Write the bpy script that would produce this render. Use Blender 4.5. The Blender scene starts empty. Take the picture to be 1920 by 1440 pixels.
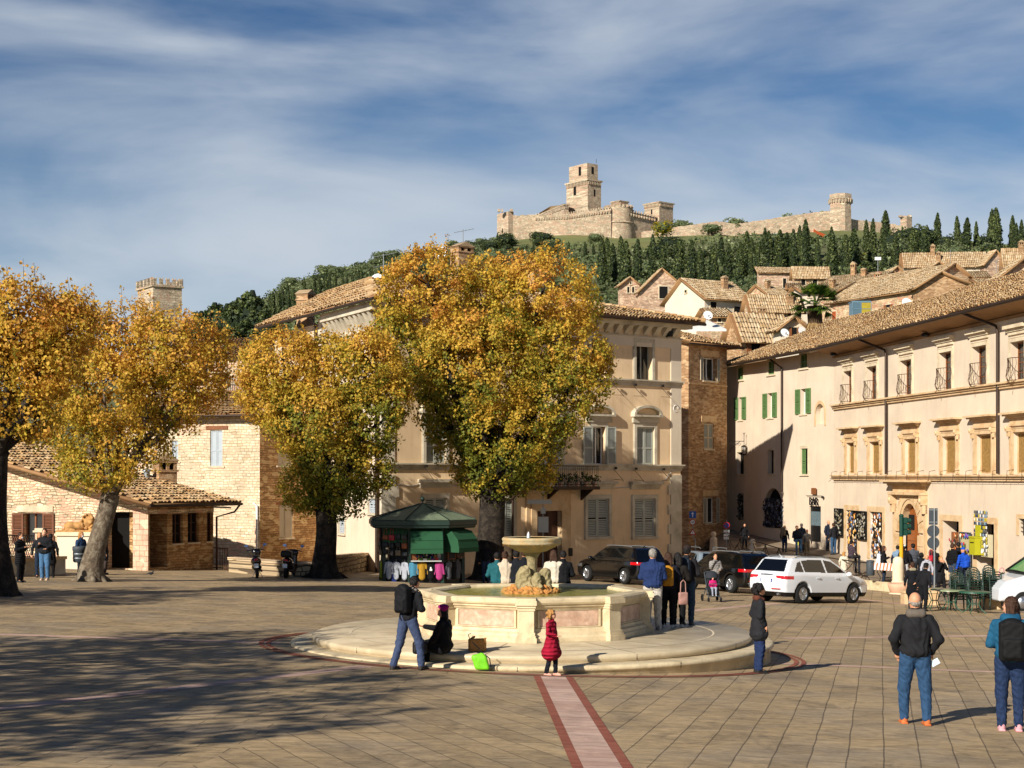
import bpy, math, random
import numpy as np
from mathutils import Vector, Matrix
from mathutils.bvhtree import BVHTree
R = math.radians
random.seed(7)
rng = np.random.default_rng(11)
S = bpy.context.scene
C = S.collection
# ---------------------------------------------------------------- camera, sky, sun
F = 3000.0            # focal length in photo pixels
cam = bpy.data.cameras.new('camera')
cam.lens = F / 1920 * 36.0
cam.shift_y = (893 - 720) / 1920.0
cam.clip_start = 0.5
cam.clip_end = 6000
co = bpy.data.objects.new('camera', cam)
co.rotation_euler = (R(90), 0, 0)
C.objects.link(co)
S.camera = co
SUN_AZ = (-0.60, -0.80)      # horizontal direction towards the sun
SUN_EL = 28.0
S.view_settings.view_transform = 'Standard'
S.view_settings.look = 'None'
S.view_settings.exposure = 0.55
S.view_settings.gamma = 1.0
S.render.film_transparent = False
def make_world():
 w = bpy.data.worlds.new('World')
 S.world = w
 w.use_nodes = True
 nt = w.node_tree
 nt.nodes.clear()
 n = nt.nodes.new
 L = nt.links.new
 out = n('ShaderNodeOutputWorld')
 bg = n('ShaderNodeBackground')
 bg.inputs[1].default_value = 0.085
 sky = n('ShaderNodeTexSky')
 sky.sky_type = 'NISHITA'
 sky.sun_disc = False
 sky.sun_elevation = R(SUN_EL)
 sky.sun_rotation = math.atan2(SUN_AZ[0], SUN_AZ[1])
 sky.altitude = 400
 sky.air_density = 1.0
 sky.dust_density = 0.6
 sky.ozone_density = 2.0
 tc = n('ShaderNodeTexCoord')
 sep = n('ShaderNodeSeparateXYZ')
 L(tc.outputs['Generated'], sep.inputs[0])
 rp = n('ShaderNodeValToRGB')
 e = rp.color_ramp.elements
 e[0].position = 0.0
 e[0].color = (0.66, 0.70, 0.74, 1)
 e[1].position = 0.30
 e[1].color = (0.15, 0.32, 0.49, 1)
 L(sep.outputs[2], rp.inputs[0])
 mul = n('ShaderNodeMix')
 mul.data_type = 'RGBA'
 mul.blend_type = 'MULTIPLY'
 mul.inputs[0].default_value = 1.0
 L(sky.outputs[0], mul.inputs[6])
 L(rp.outputs[0], mul.inputs[7])
 def noise(sc, rot, scale, detail, dist, rough=0.55, loc=(0, 0, 0)):
  mp = n('ShaderNodeMapping')
  mp.inputs['Location'].default_value = loc
  mp.inputs['Rotation'].default_value = rot
  mp.inputs['Scale'].default_value = sc
  L(tc.outputs['Generated'], mp.inputs[0])
  t = n('ShaderNodeTexNoise')
  t.inputs['Scale'].default_value = scale
  t.inputs['Detail'].default_value = detail
  t.inputs['Roughness'].default_value = rough
  t.inputs['Distortion'].default_value = dist
  L(mp.outputs[0], t.inputs[0])
  return t.outputs[0]
 a = noise((1.0, 1.0, 3.4), (0, R(14), 0), 3.0, 6, 0.5, 0.5, (0.35, 0, 0.2))
 b = noise((1.0, 1.0, 4.0), (0, R(9), 0), 6.0, 5, 0.5, 0.5, (0.1, 0, 0.4))
 add = n('ShaderNodeMath')
 add.operation = 'MULTIPLY_ADD'
 L(b, add.inputs[0])
 add.inputs[1].default_value = 0.35
 L(a, add.inputs[2])
 ml = n('ShaderNodeMath')
 ml.operation = 'MULTIPLY_ADD'
 L(sep.outputs[2], ml.inputs[0])
 ml.inputs[1].default_value = -1.5
 L(add.outputs[0], ml.inputs[2])
 cr = n('ShaderNodeValToRGB')
 cr.color_ramp.interpolation = 'EASE'
 e = cr.color_ramp.elements
 e[0].position = 0.09
 e[0].color = (0, 0, 0, 1)
 e[1].position = 0.64
 e[1].color = (0.93, 0.93, 0.93, 1)
 L(ml.outputs[0], cr.inputs[0])
 mix = n('ShaderNodeMix')
 mix.data_type = 'RGBA'
 L(cr.outputs[0], mix.inputs[0])
 L(mul.outputs[2], mix.inputs[6])
 mix.inputs[7].default_value = (4.6, 5.1, 5.7, 1)
 L(mix.outputs[2], bg.inputs[0])
 L(bg.outputs[0], out.inputs[0])
make_world()
sl = bpy.data.lights.new('sun', 'SUN')
sl.energy = 5.0
sl.angle = R(0.5)
sl.color = (1.0, 0.94, 0.85)
so = bpy.data.objects.new('sun', sl)
ce = math.cos(R(SUN_EL))
so.rotation_euler = Vector((SUN_AZ[0] * ce, SUN_AZ[1] * ce, math.sin(R(SUN_EL)))).to_track_quat('Z', 'Y').to_euler()
so.location = (-30, -40, 40)
C.objects.link(so)
# ---------------------------------------------------------------- object helpers
def thing(name, label, cat, loc=(0, 0, 0), yaw=0.0, group=None):
 o = bpy.data.objects.new(name, None)
 o.empty_display_size = 0.2
 C.objects.link(o)
 o.location = loc
 o.rotation_euler = (0, 0, yaw)
 o['label'] = label
 o['category'] = cat
 if group:
  o['group'] = group
 return o
def tag(o, label=None, cat=None, group=None, kind=None):
 if label: o['label'] = label
 if cat: o['category'] = cat
 if group: o['group'] = group
 if kind: o['kind'] = kind
 return o
def copy_tree(o, parent=None):
 c = o.copy()
 C.objects.link(c)
 if parent is not None:
  c.parent = parent
 for ch in list(o.children):
  copy_tree(ch, c)
 return c
def mesh_np(name, v, q, mats, parent=None, smooth=False, mi=None, attr=None):
 """v (n,3), q (m,4) or (m,3) integer faces -> one linked mesh object"""
 v = np.asarray(v, dtype=np.float32)
 q = np.asarray(q, dtype=np.int32)
 me = bpy.data.meshes.new(name)
 k = q.shape[1]
 me.vertices.add(len(v))
 me.vertices.foreach_set('co', v.ravel())
 me.loops.add(q.size)
 me.loops.foreach_set('vertex_index', q.ravel())
 me.polygons.add(len(q))
 me.polygons.foreach_set('loop_start', np.arange(0, q.size, k, dtype=np.int32))
 me.polygons.foreach_set('loop_total', np.full(len(q), k, dtype=np.int32))
 if mi is not None:
  me.polygons.foreach_set('material_index', np.asarray(mi, dtype=np.int32))
 me.polygons.foreach_set('use_smooth', np.full(len(q), bool(smooth)))
 me.update(calc_edges=True)
 if attr is not None:
  for an, av in attr.items():
   a = me.attributes.new(an, 'FLOAT', 'FACE')
   a.data.foreach_set('value', np.asarray(av, dtype=np.float32))
 for m in (mats if isinstance(mats, (list, tuple)) else [mats]):
  me.materials.append(m)
 o = bpy.data.objects.new(name, me)
 C.objects.link(o)
 if parent is not None:
  o.parent = parent
 return o
class MB:
 """collects simple shapes, then links them as one mesh object"""
 def __init__(s):
  s.v, s.f, s.m, s.sm = [], [], [], []
 def add(s, vs, fs, m=0, smooth=False, M=None):
  n = len(s.v)
  for p in vs:
   s.v.append(tuple(M @ Vector(p)) if M is not None else tuple(p))
  for f in fs:
   s.f.append(tuple(i + n for i in f))
   s.m.append(m)
   s.sm.append(smooth)
  return s
 def box(s, x0, y0, z0, x1, y1, z1, m=0, M=None):
  if x0 > x1: x0, x1 = x1, x0
  if y0 > y1: y0, y1 = y1, y0
  if z0 > z1: z0, z1 = z1, z0
  vs = [(x0, y0, z0), (x1, y0, z0), (x1, y1, z0), (x0, y1, z0), (x0, y0, z1), (x1, y0, z1), (x1, y1, z1), (x0, y1, z1)]
  fs = [(0, 3, 2, 1), (4, 5, 6, 7), (0, 1, 5, 4), (1, 2, 6, 5), (2, 3, 7, 6), (3, 0, 4, 7)]
  return s.add(vs, fs, m, False, M)
 def tube(s, pts, rs, n=8, m=0, caps=True, smooth=True):
  pts = [Vector(p) for p in pts]
  if not hasattr(rs, '__len__'): rs = [rs] * len(pts)
  vs, fs = [], []
  up = Vector((0, 0, 1))
  prev = None
  for i, p in enumerate(pts):
   d = (pts[min(i + 1, len(pts) - 1)] - pts[max(i - 1, 0)])
   if d.length < 1e-9: d = Vector((0, 0, 1))
   d.normalize()
   if prev is None:
    a = d.cross(up)
    if a.length < 1e-3: a = d.cross(Vector((1, 0, 0)))
   else:
    a = prev - d * prev.dot(d)
    if a.length < 1e-5: a = d.cross(up)
   a.normalize()
   prev = a
   b = d.cross(a)
   for k in range(n):
    t = 2 * math.pi * k / n
    vs.append(p + (a * math.cos(t) + b * math.sin(t)) * rs[i])
  for i in range(len(pts) - 1):
   for k in range(n):
    fs.append((i * n + k, i * n + (k + 1) % n, (i + 1) * n + (k + 1) % n, (i + 1) * n + k))
  s.add(vs, fs, m, smooth)
  if caps:
   s.add(vs[:n], [tuple(range(n))[::-1]], m)
   s.add(vs[-n:], [tuple(range(n))], m)
  return s
 def lathe(s, prof, n=24, c=(0, 0, 0), m=0, smooth=True, a0=0.0):
  vs, fs = [], []
  for (r, z) in prof:
   for k in range(n):
    t = a0 + 2 * math.pi * k / n
    vs.append((c[0] + r * math.cos(t), c[1] + r * math.sin(t), c[2] + z))
  for i in range(len(prof) - 1):
   for k in range(n):
    fs.append((i * n + k, i * n + (k + 1) % n, (i + 1) * n + (k + 1) % n, (i + 1) * n + k))
  s.add(vs, fs, m, smooth)
  if len(prof) >= 4 and prof[0][0] == prof[-1][0]: return s
  if prof[0][0] > 1e-4: s.add(vs[:n], [tuple(range(n))[::-1]], m)
  if prof[-1][0] > 1e-4: s.add(vs[-n:], [tuple(range(n))], m)
  return s
 def prism(s, poly, y0, y1, m=0, M=None):
  """polygon in x,z extruded along y"""
  n = len(poly)
  vs = [(x, y0, z) for x, z in poly] + [(x, y1, z) for x, z in poly]
  fs = [tuple(range(n)), tuple(range(2 * n - 1, n - 1, -1))]
  for i in range(n):
   j = (i + 1) % n
   fs.append((i, i + n, j + n, j))
  return s.add(vs, fs, m, False, M)
 def slab(s, poly, z0, z1, m=0):
  """polygon in x,y extruded along z"""
  n = len(poly)
  vs = [(x, y, z0) for x, y in poly] + [(x, y, z1) for x, y in poly]
  fs = [tuple(range(n))[::-1], tuple(range(n, 2 * n))]
  for i in range(n):
   j = (i + 1) % n
   fs.append((i, j, j + n, i + n))
  return s.add(vs, fs, m)
 def quad(s, a, b, c, d, m=0):
  return s.add([a, b, c, d], [(0, 1, 2, 3)], m)
 def ball(s, c, r, m=0, n=8):
  rr = r if hasattr(r, '__len__') else (r, r, r)
  prof = [(math.sin(math.pi * i / n), -math.cos(math.pi * i / n)) for i in range(n + 1)]
  vs, fs = [], []
  k2 = n + 2
  for (q, z) in prof:
   for k in range(k2):
    t = 2 * math.pi * k / k2
    vs.append((c[0] + rr[0] * q * math.cos(t), c[1] + rr[1] * q * math.sin(t), c[2] + rr[2] * z))
  for i in range(n):
   for k in range(k2):
    fs.append((i * k2 + k, i * k2 + (k + 1) % k2, (i + 1) * k2 + (k + 1) % k2, (i + 1) * k2 + k))
  return s.add(vs, fs, m, True)
 def build(s, name, mats, parent=None):
  me = bpy.data.meshes.new(name)
  me.from_pydata(s.v, [], s.f)
  me.polygons.foreach_set('material_index', s.m)
  me.polygons.foreach_set('use_smooth', s.sm)
  for mt in (mats if isinstance(mats, (list, tuple)) else [mats]):
   me.materials.append(mt)
  me.update()
  o = bpy.data.objects.new(name, me)
  C.objects.link(o)
  if parent is not None:
   o.parent = parent
  return o
def P(px, row, Y):
 return Vector(((px - 960) / F * Y, Y, (893 - row) / F * Y))
# ---------------------------------------------------------------- implicit surfaces
def smin(a, b, k):
 h = np.clip(0.5 + 0.5 * (b - a) / k, 0, 1)
 return b * (1 - h) + a * h - k * h * (1 - h)
def sdf_mesh(prims, h, k=0.03):
 """prims: ('c',a,b,ra,rb[,k]) round cone, ('e',c,r[,k]) ellipsoid, ('b',c,half,rad[,k]) box, leading '-' cuts"""
 lo = np.full(3, 1e9)
 hi = -lo
 bb = []
 for p in prims:
  t = p[0].strip('-')
  if t == 'c':
   a, b = np.array(p[1], float), np.array(p[2], float)
   r = max(p[3], p[4])
   l_, h_ = np.minimum(a, b) - r, np.maximum(a, b) + r
  elif t == 'e':
   l_, h_ = np.array(p[1], float) - np.array(p[2]), np.array(p[1], float) + np.array(p[2])
  else:
   q = np.array(p[2], float)
   l_, h_ = np.array(p[1], float) - q, np.array(p[1], float) + q
  bb.append((l_, h_))
  if p[0][0] != '-':
   lo = np.minimum(lo, l_)
   hi = np.maximum(hi, h_)
 lo -= 2.5 * h
 hi += 2.5 * h
 n = np.ceil((hi - lo) / h).astype(int) + 1
 ax = [lo[i] + h * np.arange(n[i]) for i in range(3)]
 f = np.full(tuple(n), 1.0)
 for p, (l_, h_) in zip(prims, bb):
  kk = p[-1] if len(p) > {'c': 5, 'e': 3, 'b': 4}[p[0].strip('-')] else k
  pad = kk + 2.5 * h
  i0 = np.maximum(((l_ - pad - lo) / h).astype(int), 0)
  i1 = np.minimum(((h_ + pad - lo) / h).astype(int) + 2, n)
  if np.any(i1 <= i0): continue
  sl_ = tuple(slice(i0[i], i1[i]) for i in range(3))
  X = ax[0][sl_[0]][:, None, None]
  Y = ax[1][sl_[1]][None, :, None]
  Z = ax[2][sl_[2]][None, None, :]
  t = p[0].strip('-')
  if t == 'c':
   a, b = np.array(p[1], float), np.array(p[2], float)
   d = b - a
   dd = max(d @ d, 1e-9)
   tt = np.clip(((X - a[0]) * d[0] + (Y - a[1]) * d[1] + (Z - a[2]) * d[2]) / dd, 0, 1)
   D = np.sqrt((X - a[0] - tt * d[0]) ** 2 + (Y - a[1] - tt * d[1]) ** 2 + (Z - a[2] - tt * d[2]) ** 2) - (p[3] + (p[4] - p[3]) * tt)
  elif t == 'e':
   c_, r_ = p[1], p[2]
   x, y, z = X - c_[0], Y - c_[1], Z - c_[2]
   k0 = np.sqrt((x / r_[0]) ** 2 + (y / r_[1]) ** 2 + (z / r_[2]) ** 2)
   k1 = np.sqrt((x / r_[0] ** 2) ** 2 + (y / r_[1] ** 2) ** 2 + (z / r_[2] ** 2) ** 2) + 1e-6
   D = k0 * (k0 - 1) / k1
  else:
   c_, q, rd = p[1], p[2], p[3]
   x, y, z = np.abs(X - c_[0]) - q[0] + rd, np.abs(Y - c_[1]) - q[1] + rd, np.abs(Z - c_[2]) - q[2] + rd
   D = np.sqrt(np.maximum(x, 0) ** 2 + np.maximum(y, 0) ** 2 + np.maximum(z, 0) ** 2) + np.minimum(np.maximum(np.maximum(x, y), z), 0) - rd
  if p[0][0] == '-':
   f[sl_] = -smin(-f[sl_], D, kk)
  else:
   f[sl_] = smin(f[sl_], D, kk)
 return snets(f, lo, h)
def snets(f, lo, h):
 f = f.copy()
 f[0] = f[-1] = 1
 f[:, 0] = f[:, -1] = 1
 f[:, :, 0] = f[:, :, -1] = 1
 n = f.shape
 c = tuple(i - 1 for i in n)
 acc = np.zeros(c + (3,))
 cnt = np.zeros(c)
 ms = []
 for ax in range(3):
  s0 = [slice(None)] * 3
  s1 = [slice(None)] * 3
  s0[ax] = slice(0, -1)
  s1[ax] = slice(1, None)
  A, B = f[tuple(s0)], f[tuple(s1)]
  m = (A < 0) != (B < 0)
  t = np.where(m, A / np.where(m, A - B, 1), 0)
  ms.append((m, A < 0))
  oth = [i for i in range(3) if i != ax]
  for d0 in (0, 1):
   for d1 in (0, 1):
    sl_ = [slice(None)] * 3
    sl_[oth[0]] = slice(d0, d0 + c[oth[0]])
    sl_[oth[1]] = slice(d1, d1 + c[oth[1]])
    mm = m[tuple(sl_)]
    cnt += mm
    acc[..., ax] += np.where(mm, t[tuple(sl_)], 0)
    acc[..., oth[0]] += mm * d0
    acc[..., oth[1]] += mm * d1
 used = cnt > 0
 idx = np.full(c, -1, dtype=np.int64)
 idx[used] = np.arange(used.sum())
 ijk = np.argwhere(used)
 v = (ijk + acc[used] / cnt[used][:, None]) * h + lo
 faces = []
 for ax in range(3):
  m, neg = ms[ax]
  e = np.argwhere(m)
  o0, o1 = [i for i in range(3) if i != ax]
  ok = (e[:, o0] > 0) & (e[:, o1] > 0) & (e[:, o0] < c[o0]) & (e[:, o1] < c[o1])
  e = e[ok]
  ng = neg[tuple(e.T)]
  def cell(d0, d1):
   q = e.copy()
   q[:, o0] -= d0
   q[:, o1] -= d1
   return idx[tuple(q.T)]
  q = np.stack([cell(1, 1), cell(0, 1), cell(0, 0), cell(1, 0)], 1)
  if ax == 1: ng = ~ng
  q[~ng] = q[~ng][:, ::-1]
  faces.append(q)
 return v, np.concatenate(faces)
def join_np(parts):
 V, Q, M_ = [], [], []
 n = 0
 for v, q, m in parts:
  V.append(v)
  Q.append(q + n)
  M_.append(np.full(len(q), m))
  n += len(v)
 return np.concatenate(V), np.concatenate(Q), np.concatenate(M_)
def rough(v, amp, k):
 a = np.sin(v[:, 0] * k + 2 * np.sin(v[:, 2] * k * .7)) * np.sin(v[:, 1] * k * 1.3 + v[:, 2] * k)
 b = np.sin(v[:, 0] * k * 2.7 + v[:, 1] * k * 1.9) * np.sin(v[:, 2] * k * 2.3 + 1.5 * a)
 v[:, 0] += amp * a
 v[:, 1] -= amp * b
 v[:, 2] += amp * .7 * (a * b + b)
 return v
# ---------------------------------------------------------------- materials
def lin(c):
 if isinstance(c, str):
  c = tuple(int(c[i:i + 2], 16) / 255 for i in (0, 2, 4))
 return tuple(((x / 12.92) if x <= 0.04045 else ((x + 0.055) / 1.055) ** 2.4) for x in c[:3]) + (1,)
def base(name):
 m = bpy.data.materials.new(name)
 m.use_nodes = True
 nt = m.node_tree
 b = nt.nodes['Principled BSDF']
 return m, nt, b, nt.nodes.new, nt.links.new
def mth(nt, op, a, b=None, c=None):
 nd = nt.nodes.new('ShaderNodeMath')
 nd.operation = op
 for i, x in enumerate((a, b, c)):
  if x is None: continue
  if isinstance(x, (int, float)): nd.inputs[i].default_value = x
  else: nt.links.new(x, nd.inputs[i])
 return nd.outputs[0]
def nz(nt, vec, scale, detail=4, rough=0.55, dist=0.0):
 t = nt.nodes.new('ShaderNodeTexNoise')
 t.inputs['Scale'].default_value = scale
 t.inputs['Detail'].default_value = detail
 t.inputs['Roughness'].default_value = rough
 t.inputs['Distortion'].default_value = dist
 nt.links.new(vec, t.inputs[0])
 return t.outputs[0]
def mixc(nt, fac, a, b, mode='MIX'):
 nd = nt.nodes.new('ShaderNodeMix')
 nd.data_type = 'RGBA'
 nd.blend_type = mode
 for i, x in ((0, fac), (6, a), (7, b)):
  if isinstance(x, (int, float)): nd.inputs[i].default_value = x
  elif isinstance(x, tuple): nd.inputs[i].default_value = x
  else: nt.links.new(x, nd.inputs[i])
 return nd.outputs[2]
def ramp(nt, fac, stops):
 nd = nt.nodes.new('ShaderNodeValToRGB')
 e = nd.color_ramp.elements
 while len(e) < len(stops): e.new(0.5)
 for i, (p, c) in enumerate(stops):
  e[i].position = p
  e[i].color = c if len(c) == 4 else tuple(c) + (1,)
 nt.links.new(fac, nd.inputs[0])
 return nd.outputs[0]
def grey(v): return (v, v, v, 1)
def bump(nt, b, height, strength, dist=0.02):
 nd = nt.nodes.new('ShaderNodeBump')
 nd.inputs['Strength'].default_value = strength
 nd.inputs['Distance'].default_value = dist
 nt.links.new(height, nd.inputs['Height'])
 nt.links.new(nd.outputs[0], b.inputs['Normal'])
 return nd
def ocoord(nt):
 return nt.nodes.new('ShaderNodeTexCoord').outputs['Object']
def mk(name, col, rough=0.8, var=0.12, scale=2.5, bmp=0.0, bscale=20, metal=0.0, spec=0.3, dirt=None, dscale=0.7, coat=0.0, bdist=0.02):
 m, nt, b, n, L = base(name)
 c = lin(col)
 oc = ocoord(nt)
 t = nz(nt, oc, scale, 5)
 v = ramp(nt, t, [(0.25, grey(1 - var)), (0.75, grey(1 + var))])
 out = mixc(nt, 1.0, c, v, 'MULTIPLY')
 if dirt is not None:
  d = ramp(nt, nz(nt, oc, dscale, 6, 0.65, 0.4), [(0.45, grey(0)), (0.72, grey(0.75))])
  out = mixc(nt, d, out, lin(dirt))
 L(out, b.inputs['Base Color'])
 b.inputs['Roughness'].default_value = rough
 b.inputs['Metallic'].default_value = metal
 b.inputs['Specular IOR Level'].default_value = spec
 b.inputs['Coat Weight'].default_value = coat
 if bmp > 0:
  bump(nt, b, nz(nt, oc, bscale, 6, 0.6), bmp, bdist)
 return m
def uv_wall(nt):
 """wall coordinates in metres: along the wall, and up"""
 sep = nt.nodes.new('ShaderNodeSeparateXYZ')
 nt.links.new(ocoord(nt), sep.inputs[0])
 u = mth(nt, 'ADD', sep.outputs[0], sep.outputs[1])
 cb = nt.nodes.new('ShaderNodeCombineXYZ')
 nt.links.new(u, cb.inputs[0])
 nt.links.new(sep.outputs[2], cb.inputs[1])
 return cb.outputs[0]
def masonry(name, c1, c2, mortar, bw=0.45, bh=0.17, msize=0.018, wob=0.06, c3=None, bmp=0.6, sc=1.0, tone=0.25):
 m, nt, b, n, L = base(name)
 uv = uv_wall(nt)
 w1 = nz(nt, uv, 2.2, 3)
 nn = n('ShaderNodeTexNoise')
 nn.inputs['Scale'].default_value = 1.6
 nn.inputs['Detail'].default_value = 3
 L(uv, nn.inputs[0])
 sub = n('ShaderNodeVectorMath')
 sub.operation = 'SUBTRACT'
 L(nn.outputs['Color'], sub.inputs[0])
 sub.inputs[1].default_value = (0.5, 0.5, 0.5)
 scl = n('ShaderNodeVectorMath')
 scl.operation = 'MULTIPLY_ADD'
 L(sub.outputs[0], scl.inputs[0])
 scl.inputs[1].default_value = (wob * 4, wob * 2.2, 0)
 L(uv, scl.inputs[2])
 br = n('ShaderNodeTexBrick')
 L(scl.outputs[0], br.inputs[0])
 br.offset = 0.5
 br.squash = 0.72
 br.squash_frequency = 3
 br.inputs['Color1'].default_value = lin(c1)
 br.inputs['Color2'].default_value = lin(c2)
 br.inputs['Mortar'].default_value = lin(mortar)
 br.inputs['Scale'].default_value = sc
 br.inputs['Mortar Size'].default_value = msize
 br.inputs['Mortar Smooth'].default_value = 0.4
 br.inputs['Bias'].default_value = -0.1
 br.inputs['Brick Width'].default_value = bw
 br.inputs['Row Height'].default_value = bh
 vor = n('ShaderNodeTexVoronoi')
 vor.inputs['Scale'].default_value = 1.0
 mp = n('ShaderNodeMapping')
 mp.inputs['Scale'].default_value = (0.9 / bw, 0.9 / bh, 1)
 L(scl.outputs[0], mp.inputs[0])
 L(mp.outputs[0], vor.inputs[0])
 sp = n('ShaderNodeSeparateColor')
 L(vor.outputs['Color'], sp.inputs[0])
 col = mixc(nt, 1.0, br.outputs[0], ramp(nt, sp.outputs[0], [(0.0, grey(1 - tone)), (1.0, grey(1 + tone))]), 'MULTIPLY')
 if c3:
  col = mixc(nt, ramp(nt, sp.outputs[1], [(0.72, grey(0)), (0.78, grey(0.85))]), col, lin(c3))
 st = ramp(nt, nz(nt, uv, 0.55, 6, 0.6), [(0.3, grey(0.8)), (0.7, grey(1.12))])
 col = mixc(nt, 1.0, col, st, 'MULTIPLY')
 L(col, b.inputs['Base Color'])
 b.inputs['Roughness'].default_value = 0.93
 b.inputs['Specular IOR Level'].default_value = 0.15
 hgt = mth(nt, 'MULTIPLY_ADD', br.outputs['Fac'], -1.0, mth(nt, 'MULTIPLY', nz(nt, uv, 9, 5), 0.9))
 bump(nt, b, hgt, bmp, 0.035)
 return m
def plaster(name, col, stain, var=0.09, streak=0.5):
 m, nt, b, n, L = base(name)
 uv = uv_wall(nt)
 c = mixc(nt, 1.0, lin(col), ramp(nt, nz(nt, uv, 0.5, 6, 0.6), [(0.3, grey(1 - var * 1.6)), (0.7, grey(1 + var))]), 'MULTIPLY')
 mp = n('ShaderNodeMapping')
 mp.inputs['Scale'].default_value = (2.6, 0.28, 1)
 L(uv, mp.inputs[0])
 s_ = ramp(nt, nz(nt, mp.outputs[0], 1.2, 6, 0.65), [(0.52, grey(0)), (0.8, grey(streak))])
 c = mixc(nt, s_, c, lin(stain))
 d = ramp(nt, nz(nt, uv, 1.7, 7, 0.7, 0.6), [(0.58, grey(0)), (0.75, grey(streak * 0.6))])
 c = mixc(nt, d, c, lin(stain))
 L(c, b.inputs['Base Color'])
 b.inputs['Roughness'].default_value = 0.9
 b.inputs['Specular IOR Level'].default_value = 0.2
 bump(nt, b, nz(nt, uv, 14, 6, 0.6), 0.12, 0.02)
 return m
def tile_mat(name, cols):
 m, nt, b, n, L = base(name)
 g = n('ShaderNodeNewGeometry')
 st = [(i / (len(cols) - 1), lin(c)) for i, c in enumerate(cols)]
 c = ramp(nt, g.outputs['Random Per Island'], st)
 oc = ocoord(nt)
 c = mixc(nt, 1.0, c, ramp(nt, nz(nt, oc, 1.1, 5, 0.6), [(0.3, grey(0.72)), (0.7, grey(1.15))]), 'MULTIPLY')
 d = ramp(nt, nz(nt, oc, 6, 5, 0.7), [(0.55, grey(0)), (0.72, grey(0.55))])
 c = mixc(nt, d, c, lin('8a7d62'))
 L(c, b.inputs['Base Color'])
 b.inputs['Roughness'].default_value = 0.92
 b.inputs['Specular IOR Level'].default_value = 0.15
 return m
def leaf_mat(name, stops, trans=0.35):
 m, nt, b, n, L = base(name)
 nt.nodes.remove(b)
 at = n('ShaderNodeAttribute')
 at.attribute_name = 'g'
 c = ramp(nt, at.outputs['Fac'], [(p, lin(x)) for p, x in stops])
 gi = n('ShaderNodeNewGeometry')
 c = mixc(nt, 1.0, c, ramp(nt, gi.outputs['Random Per Island'], [(0, grey(0.72)), (1, grey(1.28))]), 'MULTIPLY')
 d = n('ShaderNodeBsdfPrincipled')
 d.inputs['Roughness'].default_value = 0.55
 d.inputs['Specular IOR Level'].default_value = 0.25
 t = n('ShaderNodeBsdfTranslucent')
 mx = n('ShaderNodeMixShader')
 mx.inputs[0].default_value = trans
 L(c, d.inputs['Base Color'])
 L(c, t.inputs[0])
 L(d.outputs[0], mx.inputs[1])
 L(t.outputs[0], mx.inputs[2])
 L(mx.outputs[0], nt.nodes['Material Output'].inputs[0])
 return m
_cloth = {}
def cloth(col, rough=0.9, bmp=0.35, bscale=16, kind='c'):
 key = (col, rough, bmp, bscale, kind)
 if key not in _cloth:
  m = mk('fabric', col, rough, 0.18, 9, bmp, bscale, spec=0.2 if rough > 0.7 else 0.4)
  if kind == 'p':      # quilted: horizontal padded channels
   nt = m.node_tree
   b = nt.nodes['Principled BSDF']
   sep = nt.nodes.new('ShaderNodeSeparateXYZ')
   nt.links.new(ocoord(nt), sep.inputs[0])
   h_ = mth(nt, 'ABSOLUTE', mth(nt, 'SINE', mth(nt, 'MULTIPLY', sep.outputs[2], 46.0)))
   bump(nt, b, h_, 0.9, 0.03)
  _cloth[key] = m
 return _cloth[key]
def glass(name, col, rough=0.08):
 m, nt, b, n, L = base(name)
 b.inputs['Base Color'].default_value = lin(col)
 b.inputs['Roughness'].default_value = rough
 b.inputs['Specular IOR Level'].default_value = 0.7
 return m
# ---------------------------------------------------------------- material library
M_ = {}
M_['trav'] = mk('travertine', 'cab894', 0.6, 0.14, 3, 0.35, 26, dirt='8d7a5c', dscale=2.2)
M_['travtop'] = mk('worn_travertine', 'bfae8e', 0.45, 0.16, 2.2, 0.2, 22, dirt='9a8566', dscale=0.9, spec=0.4)
M_['marble'] = mk('pink_marble', 'b39078', 0.5, 0.25, 7, 0.2, 30, dirt='d9bfa5', dscale=6)
M_['trim'] = mk('stone_trim', 'd3c2a4', 0.85, 0.1, 1.6, 0.2, 20, dirt='9c8768', dscale=1.3)
M_['trimg'] = mk('grey_stone_trim', 'c2b8a2', 0.88, 0.12, 1.3, 0.25, 18, dirt='857a64', dscale=1.0)
M_['gold'] = mk('warm_sandstone', 'cbae86', 0.85, 0.12, 2, 0.3, 18, dirt='a97c48', dscale=1.8)
M_['peach'] = plaster('peach_plaster', 'dfc39c', 'a98658')
M_['cream'] = plaster('cream_plaster', 'cfbda5', 'a8917a', 0.07, 0.4)
M_['creamg'] = plaster('pale_plaster', 'd2c4ad', 'ab9a80', 0.06, 0.25)
M_['rubble'] = masonry('pale_rubble_stone', 'd9c6a6', 'c9ad8b', '9a8464', 0.27, 0.115, 0.016, 0.11, 'd0a488', 0.8, tone=.32)
M_['rubble2'] = masonry('white_rubble_stone', 'd8c9ac', 'c4ad8a', 'a38d6c', 0.30, 0.13, 0.014, 0.07, 'd8b597', 0.55, tone=0.15)
M_['rubshade'] = masonry('shade_tinted_rubble', 'b48d5f', '9c744a', '86633f', 0.28, 0.11, 0.016, 0.06, 'c9a878', 0.8)  # brown tint puts the side walls' grazing-light dimness into the stone colour
M_['brick'] = masonry('old_brick', 'b58e66', '96704e', '9a8062', 0.27, 0.085, 0.013, 0.03, 'c4a680', 0.6)
M_['pinkstone'] = masonry('pink_limestone_blocks', 'd9b499', 'c9a084', '9d7f66', 0.30, 0.22, 0.012, 0.01, 'dfc4a6', 0.4, tone=0.12)
M_['castle'] = masonry('castle_stone', 'bfae93', 'a6937a', '8f7e68', 1.1, 0.5, 0.05, 0.4, 'b3957c', 1.0, tone=0.22)
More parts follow.
